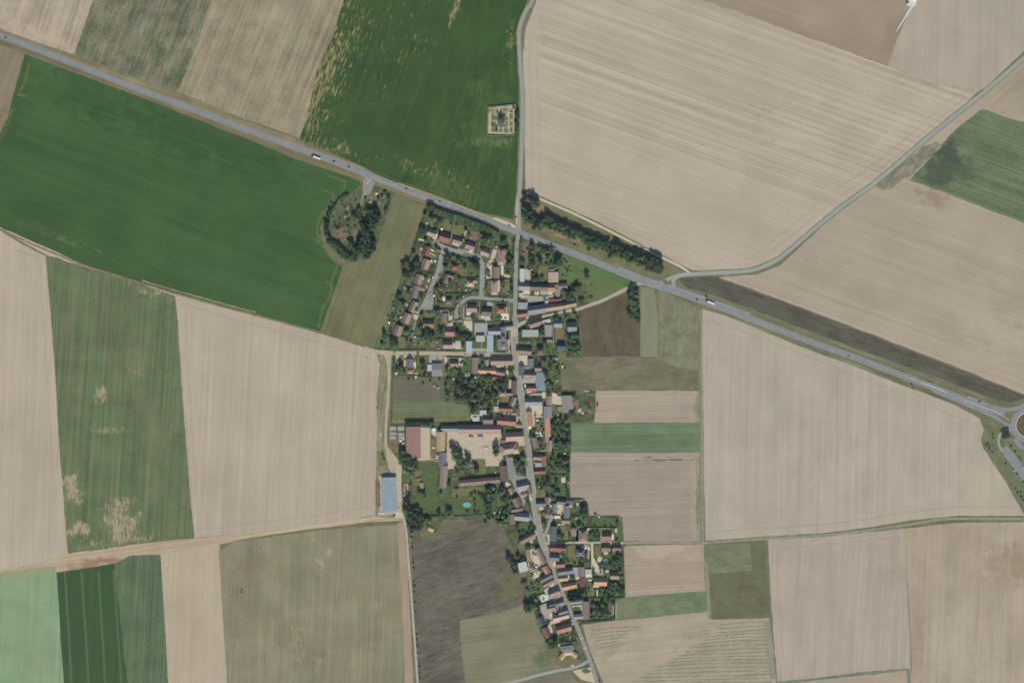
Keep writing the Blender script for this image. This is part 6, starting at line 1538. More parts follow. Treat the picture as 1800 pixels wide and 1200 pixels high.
def hedge(pts, w, h, where, name='hedge', mat=None, label=None, dens=1.0, bump=.35):
    line = smooth_line(pts, 1.6)
    n = len(line)
    seed = pts[0][0] * .13
    a, b = offset_line(line, w / 2), offset_line(line, -w / 2)
    v, f = [], []
    for i in range(n):
        hh = h * (.86 + .3 * noise.noise(Vector((line[i].x * .25, line[i].y * .25, seed))))
        k = .92 + bump * noise.noise(Vector((line[i].x * .4, line[i].y * .4, seed + 5)))
        p, q = line[i] + (a[i] - line[i]) * k, line[i] + (b[i] - line[i]) * k
        v += [(p.x, p.y, .1), (p.x * .85 + line[i].x * .15, p.y * .85 + line[i].y * .15, hh), (q.x * .85 + line[i].x * .15, q.y * .85 + line[i].y * .15, hh), (q.x, q.y, .1)]
    for i in range(n - 1):
        k = i * 4
        for j in range(3):
            f.append((k + j, k + 4 + j, k + 5 + j, k + 1 + j))
    f += [(0, 1, 2, 3), (4 * n - 1, 4 * n - 2, 4 * n - 3, 4 * n - 4)]
    rng = np.random.default_rng(int(abs(pts[0][0] * 7 + pts[0][1] * 3)) + 1)
    L = sum((line[i + 1] - line[i]).length for i in range(n - 1))
    m = int(L * (w + 2 * h) * 1.6 * dens) + 6
    t = rng.uniform(0, n - 1.001, m)
    ii = t.astype(int)
    fr = (t - ii)[:, None]
    A = np.array([(p.x, p.y) for p in line])
    c = A[ii] * (1 - fr) + A[ii + 1] * fr
    d = A[ii + 1] - A[ii]
    d /= np.linalg.norm(d, axis=1)[:, None] + 1e-9
    nn = np.stack([-d[:, 1], d[:, 0]], 1)
    side = rng.uniform(-1, 1, m)
    u = np.clip(side * (w + 2 * h) / w, -1, 1)
    zz = np.where(np.abs(u) >= 1, h * rng.uniform(.1, 1, m), h)
    lump = np.array([noise.noise(Vector((x * .3, y * .3, seed))) for x, y in c])
    zz = zz * (.92 + .3 * lump) + rng.normal(0, .12, m)
    xy = c + nn * (u * w / 2 * (1 + .15 * rng.normal(size=m)))[:, None]
    pts3 = np.concatenate([xy, zz[:, None]], 1)
    nr = np.concatenate([nn * (u * .8)[:, None], np.full((m, 1), .8)], 1)
    me = leaf_quads(rng, pts3, nr, .42 if w > 3 else .3, mat or HM, name, (np.array(v), f))
    o = bpy.data.objects.new(name, me)
    link(o)
    tag(o, label or 'clipped green hedge ' + where, 'hedge', group='hedges', auto=label is None)
    return o


HZ = dict(WZ)
HZ.update({(0, 0): 'on the outer village boundary', (660, 820): 'around the big lawns', (980, 460): 'east of the rows'})
for ln in HEDGES.split('\n'):
    if ln[0] == 'T':
        _, tx, ty = ln.split()
        tx, ty = float(tx), float(ty)
        continue
    k = 1.0 if tx == 0 else K
    for e in ln.split(';'):
        c = list(map(float, e.split()))
        if len(c) % 2 or c[-1] < .5 or c[-2] > 50 or len(c) < 6:
            continue
        w, h = c[-2:]
        pts = [P(tx + c[i] / k, ty + c[i + 1] / k) for i in range(0, len(c) - 2, 2)]
        hedge(pts, w, h, HZ[(int(tx), int(ty))])
hedge([P(762, 371), P(785, 378), P(810, 386), P(835, 395), P(858, 404), P(874, 414)], 13, 8, '', 'hedge', leaf_mat('screen', (64, 86, 68), (98, 120, 86), .05), 'broad tall green tree screen between highway and estate', .8)
hedge([P(754, 366), P(760, 364), P(768, 371), P(772, 376)], 9, 6.5, '', 'hedge', LM['d'], 'dark clump at the northwest tip of the estate', .8)
hedge([P(712, 744), P(730, 744), P(745, 743.5), P(763, 744)], 5.5, 7.5, '', 'conifer_hedge', LM['c'], 'tall dark conifer hedge north of the red farm shed', 1.0, .6)

# ------------------------------------------------------------------ vehicles
CARC = {'white': (232, 232, 228), 'black': (36, 38, 42), 'grey': (120, 124, 128), 'silver': (184, 188, 192), 'red': (150, 52, 48), 'blue': (60, 80, 120), 'yellow': (222, 212, 140)}
TYRE = plain('tyre_rubber', (30, 30, 32))
CARGL = plain('car_glass', (44, 52, 60), .8, .1, .6)
HLAMP = plain('lamp_glass', (220, 220, 210), .8, .2, .6)


def car_body(van=False):
    """one car: shaped body shell, glasshouse and four wheels"""
    b = MB()
    H = 1.0 if not van else 1.1
    sec = [(-2.1, .62, .35, .7), (-2.0, .8, .28, .85), (-1.1, .86, .24, H), (.9, .86, .24, H), (1.7, .82, .26, .84), (2.15, .66, .34, .66)]
    v, f = [], []
    for x, w, z0, z1 in sec:
        v += [(x, -w, z0), (x, w, z0), (x, w * .96, z1 * .8), (x, w * .86, z1), (x, -w * .86, z1), (x, -w * .96, z1 * .8)]
    for i in range(len(sec) - 1):
        for j in range(6):
            k = i * 6
            f.append((k + j, k + (j + 1) % 6, k + 6 + (j + 1) % 6, k + 6 + j))
    f += [tuple(range(5, -1, -1)), tuple((len(sec) - 1) * 6 + i for i in range(6))]
    b.add(v, f, 0)
    if van:
        gl = [(-2.0, .8, H, .78, 1.95, -2.0), (1.5, .78, H, .7, 1.95, .9)]
    else:
        gl = [(-1.8, .74, H, .6, 1.45, -1.3), (1.15, .74, H, .6, 1.45, .5)]
    v = []
    for x, w, z, w2, z2, x2 in gl:
        v += [(x, -w, z - .05), (x, w, z - .05), (x2, w2, z2), (x2, -w2, z2)]
    b.add(v, [(0, 1, 2, 3), (4, 7, 6, 5), (0, 3, 7, 4), (1, 5, 6, 2)], 1)
    w2, z2, xa, xb = gl[0][3], gl[0][4], gl[0][5], gl[1][5]
    b.box(xa - .02, -w2 - .02, z2 - .03, xb + .02, w2 + .02, z2 + .05, 0)
    for x in (-1.3, 1.3):
        for y in (-.84, .84):
            n, bb = 10, len(b.v)
            for s in (-.12, .12):
                for i in range(n):
                    a = 2 * PI * i / n
                    b.v.append((x + .32 * math.cos(a), y + s, .32 + .32 * math.sin(a)))
            for i in range(n):
                b.f.append((bb + i, bb + (i + 1) % n, bb + n + (i + 1) % n, bb + n + i))
                b.mi.append(2)
            b.f += [tuple(bb + i for i in range(n)), tuple(bb + n + i for i in reversed(range(n)))]
            b.mi += [2, 2]
    for y in (-.55, .55):
        b.box(2.0, y - .15, .55, 2.12, y + .15, .7, 3)
    return b


_cars = {}


def car(x, y, ang, col, where, van=False, z=.32):
    key = (col, van)
    if key not in _cars:
        b = car_body(van)
        me = bpy.data.meshes.new('car')
        me.from_pydata(b.v, [], b.f)
        for m in (plain('paint_' + col, CARC[col], .9, .35, .5), CARGL, TYRE, HLAMP):
            me.materials.append(m)
        me.polygons.foreach_set('material_index', b.mi)
        _cars[key] = me
    o = bpy.data.objects.new('van' if van else 'car', _cars[key])
    X, Y = P(x, y)
    o.location = (X, Y, z)
    o.rotation_euler = (0, 0, R(ang))
    if van:
        o.scale = (1.2, 1.1, 1.15)
    link(o)
    tag(o, col + (' van ' if van else ' car ') + where, 'van' if van else 'car', group=('vans ' if van else 'cars ') + where)
    return o


CARS = """on the western highway
10 66.5 -20 black; 587 283.5 160 black; 613 293.5 160 black; 694 324 -20 white; 714 332 -20 black
on the highway north of the estate
773 354.5 160 black; 797.5 368 -22 white; 811 369 158 silver; 895.5 396.5 -10 grey
on the highway east of the crossroads
969 428 158 black; 1225 526.5 -20 black; 1492 626 -20 grey; 1632 673 158 white
near the roundabout
1696 705.5 -22 white; 1742 723.5 -24 white; 1721.5 705.5 158 black
parked in the lay-by
1783 826.5 30 white; 1788 833 30 black; 1798 822 30 white; 1799 847 30 black
parked on the estate streets
761 487 68 white v; 769 485 70 white; 849 503 92 white; 851 484 90 white; 761.5 526 0 white; 760 531.5 3 white; 748 543.5 80 white; 756.5 543.5 84 silver; 806 535.5 50 white; 846.5 449 60 white; 702 513 60 grey; 757 514 60 grey; 884 528.5 0 black
parked on the main street
905.5 482 88 white; 905 477 88 silver; 905 466 90 white; 909.5 566 88 white; 918 681 86 white; 919.5 690.5 84 white; 915.5 726 84 white; 919.5 743.5 84 white; 914 713 84 silver; 934 875 96 white v
parked in the yards
925.5 526 2 yellow; 919 537.5 60 white; 873 573 28 white; 942.5 515.5 90 white; 960 532 60 black; 938 532 60 grey; 985 528 20 red; 905 861 100 white; 894 868 60 white v; 921 863 -20 white
parked by the west lane
768.5 601.5 10 white; 771.5 612.5 20 white; 819 625 -4 white v; 694 656 0 silver; 944 690.5 0 black; 948.5 690 0 black
parked in farm yards
678 828 60 white; 685 831 20 white; 711 870 60 white v; 711 873 80 grey; 717 863 85 white; 701 893 0 white; 871 829.5 75 white; 664 852 80 red; 665 862 85 silver; 991.5 709.5 80 white; 955 740 0 silver
parked in the southern yards
1001.5 941 0 silver; 1012.5 939 60 black; 971 1035 25 white; 1059.5 1012 0 white; 1062 1012.5 10 silver; 967 1106 70 white; 970 1116 80 white; 973 1109 75 grey; 1005 1094 40 black; 993 1108 30 white; 958.5 885 60 silver; 1030 938.5 80 black; 976 1075.5 30 white"""
where = ''
for ln in CARS.split('\n'):
    if not ln[0].isdigit():
        where = ln
        continue
    for e in ln.split(';'):
        q = e.split()
        x, y, a = map(float, q[:3])
        car(x, y, a, q[3], where, van=len(q) > 4)


def truck(x, y, ang, trail, cabc, label):
    X, Y = P(x, y)
    root = empty('truck', (X, Y, .32), R(ang))
    TR = plain('trailer_' + trail, (238, 236, 224), .95, .5, .3)
    CB = plain('cab_' + cabc, {'white': (230, 230, 228), 'black': (44, 46, 50)}[cabc], .9, .4, .5)
    CH = plain('chassis', (52, 52, 54))
    b = MB()
    b.box(-8.2, -1.3, 1.15, 5.2, 1.3, 4.0)
    b.box(-8.25, -1.32, 3.9, 5.25, 1.32, 4.02)
    b.box(-8.24, -.03, 1.3, -8.2, .03, 3.8)
    b.obj('trailer', TR, root)
    b = MB()
    v = [(5.7, -1.24, .6), (8.2, -1.24, .6), (8.2, 1.24, .6), (5.7, 1.24, .6), (5.7, -1.24, 2.6), (8.15, -1.2, 2.2), (8.15, 1.2, 2.2), (5.7, 1.24, 2.6), (5.75, -1.1, 3.7), (7.6, -1.05, 3.2), (7.6, 1.05, 3.2), (5.75, 1.1, 3.7)]
    b.add(v, [(0, 3, 2, 1), (0, 1, 5, 4), (1, 2, 6, 5), (2, 3, 7, 6), (3, 0, 4, 7), (4, 5, 9, 8), (6, 7, 11, 10), (7, 4, 8, 11), (8, 9, 10, 11)])
    b.obj('cab', CB, root)
    b = MB()
    b.add([(8.17, -1.1, 2.25), (8.17, 1.1, 2.25), (7.66, .98, 3.15), (7.66, -.98, 3.15)], [(0, 1, 2, 3)])
    b.obj('windscreen', CARGL, root)
    b = MB()
    b.box(-8, -.5, .8, 7.5, .5, 1.1)
    b.obj('chassis', CH, root)
    wb = MB()
    n = 12
    for s in (-.15, .15):
        for i in range(n):
            a = 2 * PI * i / n
            wb.v.append((.5 * math.cos(a), s, .5 * math.sin(a)))
    for i in range(n):
        wb.f.append((i, (i + 1) % n, n + (i + 1) % n, n + i))
    wb.f += [tuple(range(n)), tuple(n + i for i in reversed(range(n)))]
    me = bpy.data.meshes.new('wheel')
    me.from_pydata(wb.v, [], wb.f)
    me.materials.append(TYRE)
    for wx in (-6.8, -5.5, -4.2, 4.6, 7.2):
        for wy in (-1.1, 1.1):
            inst('wheel', me, root, (wx, wy, .5))
    tag(root, label, 'truck', auto=False)


truck(555.5, 277, 159.5, 'cream', 'black', 'long white articulated truck heading west on the western highway')
truck(1248.5, 531.5, 157.5, 'white', 'black', 'long white articulated truck east of the buff side road junction')
# small field vehicle
X, Y = P(425.5, 1037)
root = empty('tractor', (X, Y, .3), R(80))
b = MB()
b.box(-.6, -.45, .7, 1.9, .45, 1.5)
b.obj('bonnet', plain('paint_dgrey', (70, 74, 80), .9, .4, .4), root)
b = MB()
b.box(-1.4, -.8, 1.0, 0, .8, 2.5)
b.box(-1.5, -.9, 2.5, .1, .9, 2.65)
b.obj('cab', plain('tractor_roof', (206, 208, 206), .9, .5, .4), root)
for wx, r_ in ((-1.0, .9), (1.5, .6)):
    for wy in (-1.0, 1.0):
        b = MB()
        n = 14
        for s in (-.25, .25):
            for i in range(n):
                a = 2 * PI * i / n
                b.v.append((r_ * math.cos(a), s, r_ * math.sin(a)))
        for i in range(n):
            b.f.append((i, (i + 1) % n, n + (i + 1) % n, n + i))
        b.f += [tuple(range(n)), tuple(n + i for i in reversed(range(n)))]
        b.mi = [0] * len(b.f)
        o = b.obj('wheel', TYRE, root)
        o.location = (wx, wy, r_)
b = MB()
b.box(-3.4, -2.0, .5, -1.8, 2.0, .9)
b.obj('implement', CARGL, root)
tag(root, 'small tractor with pale cab working in the olive row field', 'tractor', auto=False)

# ------------------------------------------------------------------ wind turbine
TW = plain('turbine_white', (226, 230, 228), .95, .4, .4)
X, Y = P(1595, 8)
root = empty('wind_turbine', (X, Y, 0), 0)
b = MB()
b.cyl(0, 0, 0, 98, 2.1, 1.2, 24)
b.obj('tower', TW, root)
HZT = 100.0
dirx, diry = -.515, -.857                 # towards lower left in the picture
b = MB()
b.cyl(0, 0, 0, .6, 8.5, 8.2, 28)
o = b.obj('foundation', plain('pad_gravel', (198, 198, 188)), root)
o.location = (8, 4, .1)
nac = MB()
nac.box(-6, -1.8, -1.6, 4, 1.8, 2.0)
no = nac.obj('nacelle', TW, root)
ax = math.atan2(dirx, -diry)            # rotor axis at right angles to the rotor plane
no.location = (0, 0, HZT)
no.rotation_euler = (0, 0, math.atan2(-dirx, diry) + PI)
hubx, huby = 4.6 * math.cos(no.rotation_euler[2]), 4.6 * math.sin(no.rotation_euler[2])
hb = MB()
hb.cyl(0, 0, -1.2, 1.2, 1.5, 1.0, 16)
ho = hb.obj('hub', TW, root)
ho.location = (hubx, huby, HZT)
for k in range(3):
    bl = MB()
    n = 12
    v = []
    for i in range(n + 1):
        t = i / n
        L = 1.0 + t * 60
        c = (1.4 if t < .05 else 3.2 * (1 - t) ** .7 + .5)
        th = .5 * (1 - t) + .06
        tw = R(14 * (1 - t) + 4)
        ct, st = math.cos(tw), math.sin(tw)
        for (cx_, cy_) in ((-c * .35, 0), (0, th), (c * .65, 0), (0, -th)):
            v.append((L, cx_ * ct - cy_ * st, cx_ * st + cy_ * ct))
    f = []
    for i in range(n):
        for j in range(4):
            q = i * 4
            f.append((q + j, q + (j + 1) % 4, q + 4 + (j + 1) % 4, q + 4 + j))
    f += [(3, 2, 1, 0), (n * 4, n * 4 + 1, n * 4 + 2, n * 4 + 3)]
    bl.add(v, f)
    bo = bl.obj('blade', TW, root)
    bo.location = (hubx, huby, HZT)
    a = 2 * PI * k / 3
    # blade k turns in the vertical plane through (dirx, diry)
    d = Vector((dirx * math.cos(a), diry * math.cos(a), math.sin(a)))
    nx = Vector((-diry, dirx, 0))
    from mathutils import Matrix
    bo.rotation_euler = Matrix((d, nx.cross(d) * -1, nx)).transposed().to_euler() if False else Matrix((d, nx, d.cross(nx))).transposed().to_euler()
tag(root, 'white wind turbine cut by the top edge with one blade over the field', 'wind turbine', auto=False)

# ------------------------------------------------------------------ cemetery
CT = (840, 170)


def cp(x, y):
    return P(CT[0] + x / 15.0, CT[1] + y / 15.0)


sheet('cemetery_ground', [cp(270, 270), cp(1000, 195), cp(1000, 230), cp(950, 1030), cp(250, 1020)], .30, ground_mat('cemetery_grass', (110, 112, 84), .12, 4), jit=.05, px=False, label='grassy ground of the walled cemetery')
PTH = ground_mat('cemetery_path', (196, 188, 160), .05, 3)
for q in [(290, 330, 940, 265, 24), (340, 300, 340, 940, 22), (260, 950, 940, 985, 34), (300, 420, 300, 940, 30), (810, 280, 815, 970, 28), (650, 330, 660, 620, 18), (565, 320, 570, 460, 14), (330, 640, 500, 640, 16), (700, 635, 950, 625, 24), (495, 650, 490, 780, 24), (490, 780, 560, 790, 16), (540, 790, 540, 940, 20), (670, 790, 670, 940, 24), (945, 270, 935, 980, 24), (820, 460, 960, 455, 12), (570, 460, 650, 455, 10), (760, 400, 780, 540, 30), (700, 420, 790, 410, 14), (410, 660, 410, 790, 16), (860, 280, 870, 350, 40), (440, 370, 460, 480, 30), (450, 480, 560, 520, 26), (830, 790, 930, 785, 12)]:
    ribbon('path', [cp(*q[:2]), cp(*q[2:4])], q[4] / 15.0, .33, PTH, 'pale gravel path of the cemetery', px=False, smooth=False, jit=.05)
for pts, nm in (([cp(262, 272), cp(1000, 200)], 'north'), ([cp(262, 275), cp(242, 1020)], 'west'), ([cp(245, 1025), cp(955, 1035)], 'south'), ([cp(955, 1030), cp(968, 600), cp(965, 215)], 'east')):
    o = wall_line(pts, WM['h'], .5, 2.3)
    o.name = 'cemetery_wall'
    tag(o, nm + ' wall of the cemetery', 'wall', group='cemetery walls', auto=False)


def grave_mesh(cols, i):
    b = MB()
    b.box(-.45, -1.0, 0, .45, 1.0, .28)
    b.box(-.5, .85, 0, .5, 1.0, 1.05)
    b.box(-.35, -.85, .28, .35, .75, .34)
    me = bpy.data.meshes.new('gravestone')
    me.from_pydata(b.v, [], b.f)
    me.materials.append(plain('grave_stone%d' % i, cols))
    return me


GR = [grave_mesh((206, 202, 190), 0), grave_mesh((168, 164, 158), 1), grave_mesh((120, 116, 114), 2), grave_mesh((186, 176, 158), 3)]
gl = 0
for (x0, y0, x1, y1, nx_, ny_) in [(300, 300, 920, 245, 22, 1), (300, 1000, 930, 1010, 22, 1), (285, 500, 285, 720, 1, 6), (275, 770, 290, 930, 1, 5), (310, 350, 400, 440, 4, 3), (460, 360, 550, 440, 3, 2), (590, 350, 640, 440, 2, 2), (700, 330, 800, 390, 4, 2), (710, 440, 760, 560, 2, 3),
                               (830, 350, 910, 430, 3, 2), (840, 500, 910, 590, 3, 2), (850, 680, 910, 760, 3, 2), (850, 820, 920, 940, 3, 3), (700, 700, 780, 780, 3, 2), (700, 830, 790, 930, 3, 2), (570, 830, 650, 930, 3, 2), (360, 680, 400, 780, 2, 2), (360, 820, 470, 920, 3, 2), (430, 700, 480, 760, 2, 1)]:
    for i in range(nx_):
        for j in range(ny_):
            x = x0 + (x1 - x0) * (i / max(1, nx_ - 1) if ny_ > 1 or nx_ > 1 else 0)
            y = (y0 + (y1 - y0) * (j / max(1, ny_ - 1))) if ny_ > 1 else y0 + (y1 - y0) * i / max(1, nx_ - 1)
            if nx_ == 1:
                x = x0
            X, Y = cp(x + random.uniform(-4, 4), y + random.uniform(-4, 4))
            o = bpy.data.objects.new('gravestone', random.choice(GR))
            o.location = (X, Y, .3)
            o.rotation_euler = (0, 0, R(random.uniform(-4, 4)) + (PI / 2 if nx_ == 1 else 0))
            link(o)
            tag(o, 'low stone grave slab with headstone inside the cemetery walls', 'grave', group='graves in the cemetery', auto=False)

# ------------------------------------------------------------------ pools, tanks, garden things
WATER = plain('pool_water', (92, 186, 202), .9, .08, .6, .02)
COVER = plain('pool_cover', (170, 208, 200), .9, .5, .3)
RIM = plain('pool_rim', (220, 222, 214), .95)


def pool(x, y, rx, ry, ang, label, mat=None, roundp=True, h=1.0):
    X, Y = P(x, y)
    root = empty('pool', (X, Y, .3), R(ang))
    n = 28 if roundp else 4
    off = 0 if roundp else PI / 4
    k = 1 if roundp else 1.414
    v, f = [], []
    for (s, z) in ((1.0, 0), (1.0, h), (.9, h), (.9, h * .8)):
        for i in range(n):
            a = 2 * PI * i / n + off
            v.append((rx * s * k * math.cos(a), ry * s * k * math.sin(a), z))
    for r_ in range(3):
        for i in range(n):
            f.append((r_ * n + i, r_ * n + (i + 1) % n, (r_ + 1) * n + (i + 1) % n, (r_ + 1) * n + i))
    mesh_obj('rim', v, f, RIM, root)
    v = [(rx * .93 * k * math.cos(2 * PI * i / n + off), ry * .93 * k * math.sin(2 * PI * i / n + off), h * .85) for i in range(n)]
    mesh_obj('water' if mat is None else 'cover', v, [tuple(range(n))], mat or WATER, root)
    tag(root, label, 'pool', auto=False)


pool(821, 886.8, 6.6, 4.1, -3, 'oval turquoise pool on the lawn south of the farm')
pool(836.5, 735.5, 6.0, 4.4, 0, 'rectangular pool under a pale turquoise cover', COVER, False, .3)
pool(955, 1053, 3.4, 2.8, 20, 'round blue pool on the white southwest terrace', plain('pool_blue', (120, 180, 214), .9, .1, .6))
pool(929, 1038, 3, 2, -40, 'small greenish pool behind the southwest plots', plain('pool_green', (128, 176, 160), .9, .2, .5))
pool(1014, 886, 3, 2.8, 10, 'round pale blue pool beside the solar roof house', plain('pool_pale', (170, 196, 208), .9, .2, .5))
pool(1073, 1077, 2.6, 5, 0, 'long oval pool with a dark cover in the southeast gardens', plain('pool_dark', (66, 78, 70), .9, .2, .5))
pool(855, 438, 3.2, 2.4, -10, 'small pale green pool behind a north row house', plain('pool_mint', (176, 206, 190), .9, .2, .5))
pool(713, 506.5, 4.2, 2.6, -12, 'kidney shaped greenish garden pond in the western estate', plain('pond_green', (158, 176, 124), .9, .3, .4), True, .2)
pool(713, 857, 3.4, 6, 3, 'red oval tank beside the gravel lane', plain('tank_red', (168, 92, 80), .9, .4))


def tank(x, y, r_, h, label, col=(226, 226, 216)):
    X, Y = P(x, y)
    root = empty('tank', (X, Y, .3))
    b = MB()
    b.cyl(0, 0, 0, h, r_, n=20)
    b.obj('body', plain('tank_%d' % sum(col), col, .95, .4, .3), root)
    b = MB()
    b.cyl(0, 0, h, h + r_ * .35, r_ * 1.03, r_ * .15, n=20)
    b.obj('roof', plain('tank_%d' % sum(col), col, .95, .4, .3), root)
    b = MB()
    b.cyl(0, 0, h + r_ * .35, h + r_ * .35 + .25, .3, n=10)
    b.obj('hatch', CARGL, root)
    tag(root, label, 'tank', auto=False)


tank(762.7, 754, 2.8, 4, 'white round silo between the farm sheds')
tank(854.5, 787.5, 2.6, 1.2, 'pale round basin in the middle of the farmyard', (196, 198, 196))
tank(696.5, 656, 2.0, 2.2, 'white tank in the garden corner by the farm lane')
tank(704, 774, 2.2, 2.0, 'white round tank beside the concrete silage slabs')
tank(981, 737.5, 1.8, 2, 'white round tank in the gardens by the grey barn')
b = MB()
b.cyl(0, 0, 0, .03, 6, n=32)
o = b.obj('paving_ring', plain('ring_grey', (166, 164, 156)))
o.location = (*P(854.5, 787.5), .36)
structure(o, 'grey paved ring round the farmyard basin')
# children's carousel / trampoline on the lawn
X, Y = P(753.5, 834)
root = empty('climbing_frame', (X, Y, .3))
GM = plain('frame_grey', (150, 154, 148))
for i, s in enumerate((3.6, 2.2)):
    b = MB()
    for a in range(10):
        a0, a1 = 2 * PI * a / 10, 2 * PI * (a + 1) / 10
        x0, y0, x1, y1 = s * math.cos(a0), s * math.sin(a0), s * math.cos(a1), s * math.sin(a1)
        b.add([(x0, y0, 1.5 + i), (x1, y1, 1.5 + i), (x1 * .93, y1 * .93, 1.5 + i), (x0 * .93, y0 * .93, 1.5 + i), (x0, y0, 1.4 + i), (x1, y1, 1.4 + i), (x1 * .93, y1 * .93, 1.4 + i), (x0 * .93, y0 * .93, 1.4 + i)],
              [(0, 1, 2, 3), (4, 7, 6, 5), (0, 4, 5, 1), (2, 6, 7, 3)])
    b.obj('rail', GM, root)
for a in range(5):
    b = MB()
    b.cyl(3.5 * math.cos(a * 1.257), 3.5 * math.sin(a * 1.257), 0, 1.5, .12, n=6)
    b.obj('post', GM, root)
tag(root, 'round grey climbing frame on the lawn beside the farm', 'climbing frame', auto=False)
X, Y = P(741, 853)
building(X, Y, 9.4, 6.2, 92, 'g', 'tan', 'S', 'f', label='small tan garden hut on the lawn south of the farm')
# marquee
X, Y = P(757.5, 930)
building(X, Y, 10, 6, -30, 'h', 'tan', 'S', 'f', label='cream open tent at the edge of the dark field')
# straw / tarpaulin stacks
for (x, y, L, W, a, c, lb) in ((844, 765.5, 10.5, 4.6, -3, (104, 112, 136), 'blue grey tarpaulin covered stack in the farmyard'), (828, 766, 9, 4, -5, (126, 108, 88), 'brown timber pile in the farmyard'), (671, 901, 9.5, 3, -3, (196, 196, 190), 'pale trailer south-west of the blue barn'), (693, 905, 5, 3.4, 0, (90, 78, 70), 'dark skip south of the blue barn'),
                             (1031, 687, 9, 1.8, -2, (196, 196, 188), 'pale trailer in the scrap yard'), (1037, 693, 14, 1.8, -4, (150, 146, 140), 'long grey implement in the scrap yard'), (1038, 704, 3, 11, 5, (150, 92, 76), 'rust red machine in the scrap yard'), (1036, 716, 6, 3, -30, (52, 54, 58), 'dark tyre heap in the scrap yard'),
                             (1037, 723, 9, 1.6, -40, (158, 154, 146), 'grey boom leaning in the scrap yard'), (1031, 728, 5, 4, 0, (150, 84, 74), 'red cart at the foot of the scrap yard'), (1050, 710, 3, 9, 5, (104, 76, 62), 'brown trailer at the field edge by the scrap yard'), (1019, 720, 6, 8, -20, (200, 190, 166), 'cream gravel heap beside the grey barn'), (1024, 725, 3, 5, 0, (214, 210, 200), 'white bin beside the gravel heap'),
                             (669, 763, 7, 3, 85, (186, 190, 194), 'small grey trailer on the verge by the farm lane'), (708, 779, 6, 4, 10, (176, 196, 206), 'pale blue tarpaulin near the silage slabs'), (690, 782, 5, 4, 20, (150, 104, 84), 'red brown scrap pile in the west yard'), (760, 768, 4, 8, 5, (96, 98, 92), 'dark clutter stack west of the slate farm wing'), (762, 786, 7, 4, -10, (196, 186, 156), 'cream pallet stack west of the slate farm wing'),
                             (611, 366, 3, 8, -20, (170, 168, 160), 'grey metal sheet pile in the pit'), (607, 380, 6, 2.5, 20, (168, 164, 154), 'pale slab pile in the pit'), (662, 340, 5, 4, 0, (214, 206, 186), 'white rubble heap near the pit entrance'), (652, 355, 5, 6, 20, (180, 166, 144), 'tan rubble heap in the pit'), (672, 345, 9, 6, 10, (142, 140, 140), 'grey gravel heap in the pit corner'), (1603.5, 676, 1.2, 3.2, 5, (54, 56, 58), 'dark roadside sign post by the highway')):
    X, Y = P(x, y)
    bb = MB()
    nx2, ny2 = 6, 4
    hh = min(L, W) * .3 + .3
    v, f = [], []
    for j in range(ny2 + 1):
        for i in range(nx2 + 1):
            u, w_ = i / nx2 * 2 - 1, j / ny2 * 2 - 1
            e_ = max(0, 1 - max(abs(u), abs(w_)) ** 3)
            v.append((u * L / 2 * random.uniform(.92, 1.04), w_ * W / 2 * random.uniform(.92, 1.04), (hh * (.75 + .5 * random.random())) * (1 if e_ > .1 else 0)))
    for j in range(ny2):
        for i in range(nx2):
            q = j * (nx2 + 1) + i
            f.append((q, q + 1, q + nx2 + 2, q + nx2 + 1))
    bb.add(v, f)
    o = bb.obj('_'.join(lb.split(' ')[-1:]) if False else 'stack', plain('stack_%d_%d' % (c[0], c[2]), c, .95))
    o.location = (X, Y, .3)
    o.rotation_euler = (0, 0, R(a))
    words = lb.split()
    for w_ in ('heap', 'pile', 'trailer', 'stack', 'skip', 'implement', 'machine', 'boom', 'cart', 'bin', 'tarpaulin', 'post'):
        if w_ in words:
            o.name = {'post': 'sign_post', 'heap': 'rubble_heap', 'pile': 'scrap_pile', 'boom': 'crane_boom', 'implement': 'farm_implement', 'machine': 'farm_machine'}.get(w_, w_)
            tag(o, lb, {'post': 'sign', 'implement': 'machine', 'boom': 'machine'}.get(w_, w_), auto=False)
            break
# utility poles: short dark strokes on the highway verge and field road
for (x, y) in ((1240.5, 521), (1530, 929), (1604, 921), (1343, 943)):
    X, Y = P(x, y)
    root = empty('utility_pole', (X, Y, 0), R(20))
    b = MB()
    b.cyl(0, 0, 0, 8.5, .2, .14, 8)
    b.obj('pole', BARK, root)
    b = MB()
    b.box(-1, -.08, 7.8, 1, .08, 8.0)
    b.obj('crossarm', BARK, root)
    tag(root, 'wooden utility pole on the road verge', 'pole', group='utility poles')

# ------------------------------------------------------------------ garden clutter: low bushes scattered through the gardens
def near_road(x, y, m):
    for line, hw in ROADS:
        for i in range(0, len(line), 1):
            lx, ly = line[i]
            if (lx - x) ** 2 + (ly - y) ** 2 < (hw + m) ** 2:
                return True
    return False


def in_building(x, y, m):
    for (X, Y, L, W, a) in BUILDINGS:
        dx, dy = x - X, y - Y
        ca, sa = math.cos(a), math.sin(a)
        u, w_ = dx * ca + dy * sa, -dx * sa + dy * ca
        if abs(u) < L / 2 + m and abs(w_) < W / 2 + m:
            return True
    return False


def inside(x, y, poly):
    c = False
    j = len(poly) - 1
    for i in range(len(poly)):
        xi, yi = poly[i]
        xj, yj = poly[j]
        if (yi > y) != (yj > y) and x < (xj - xi) * (y - yi) / (yj - yi) + xi:
            c = not c
        j = i
    return c


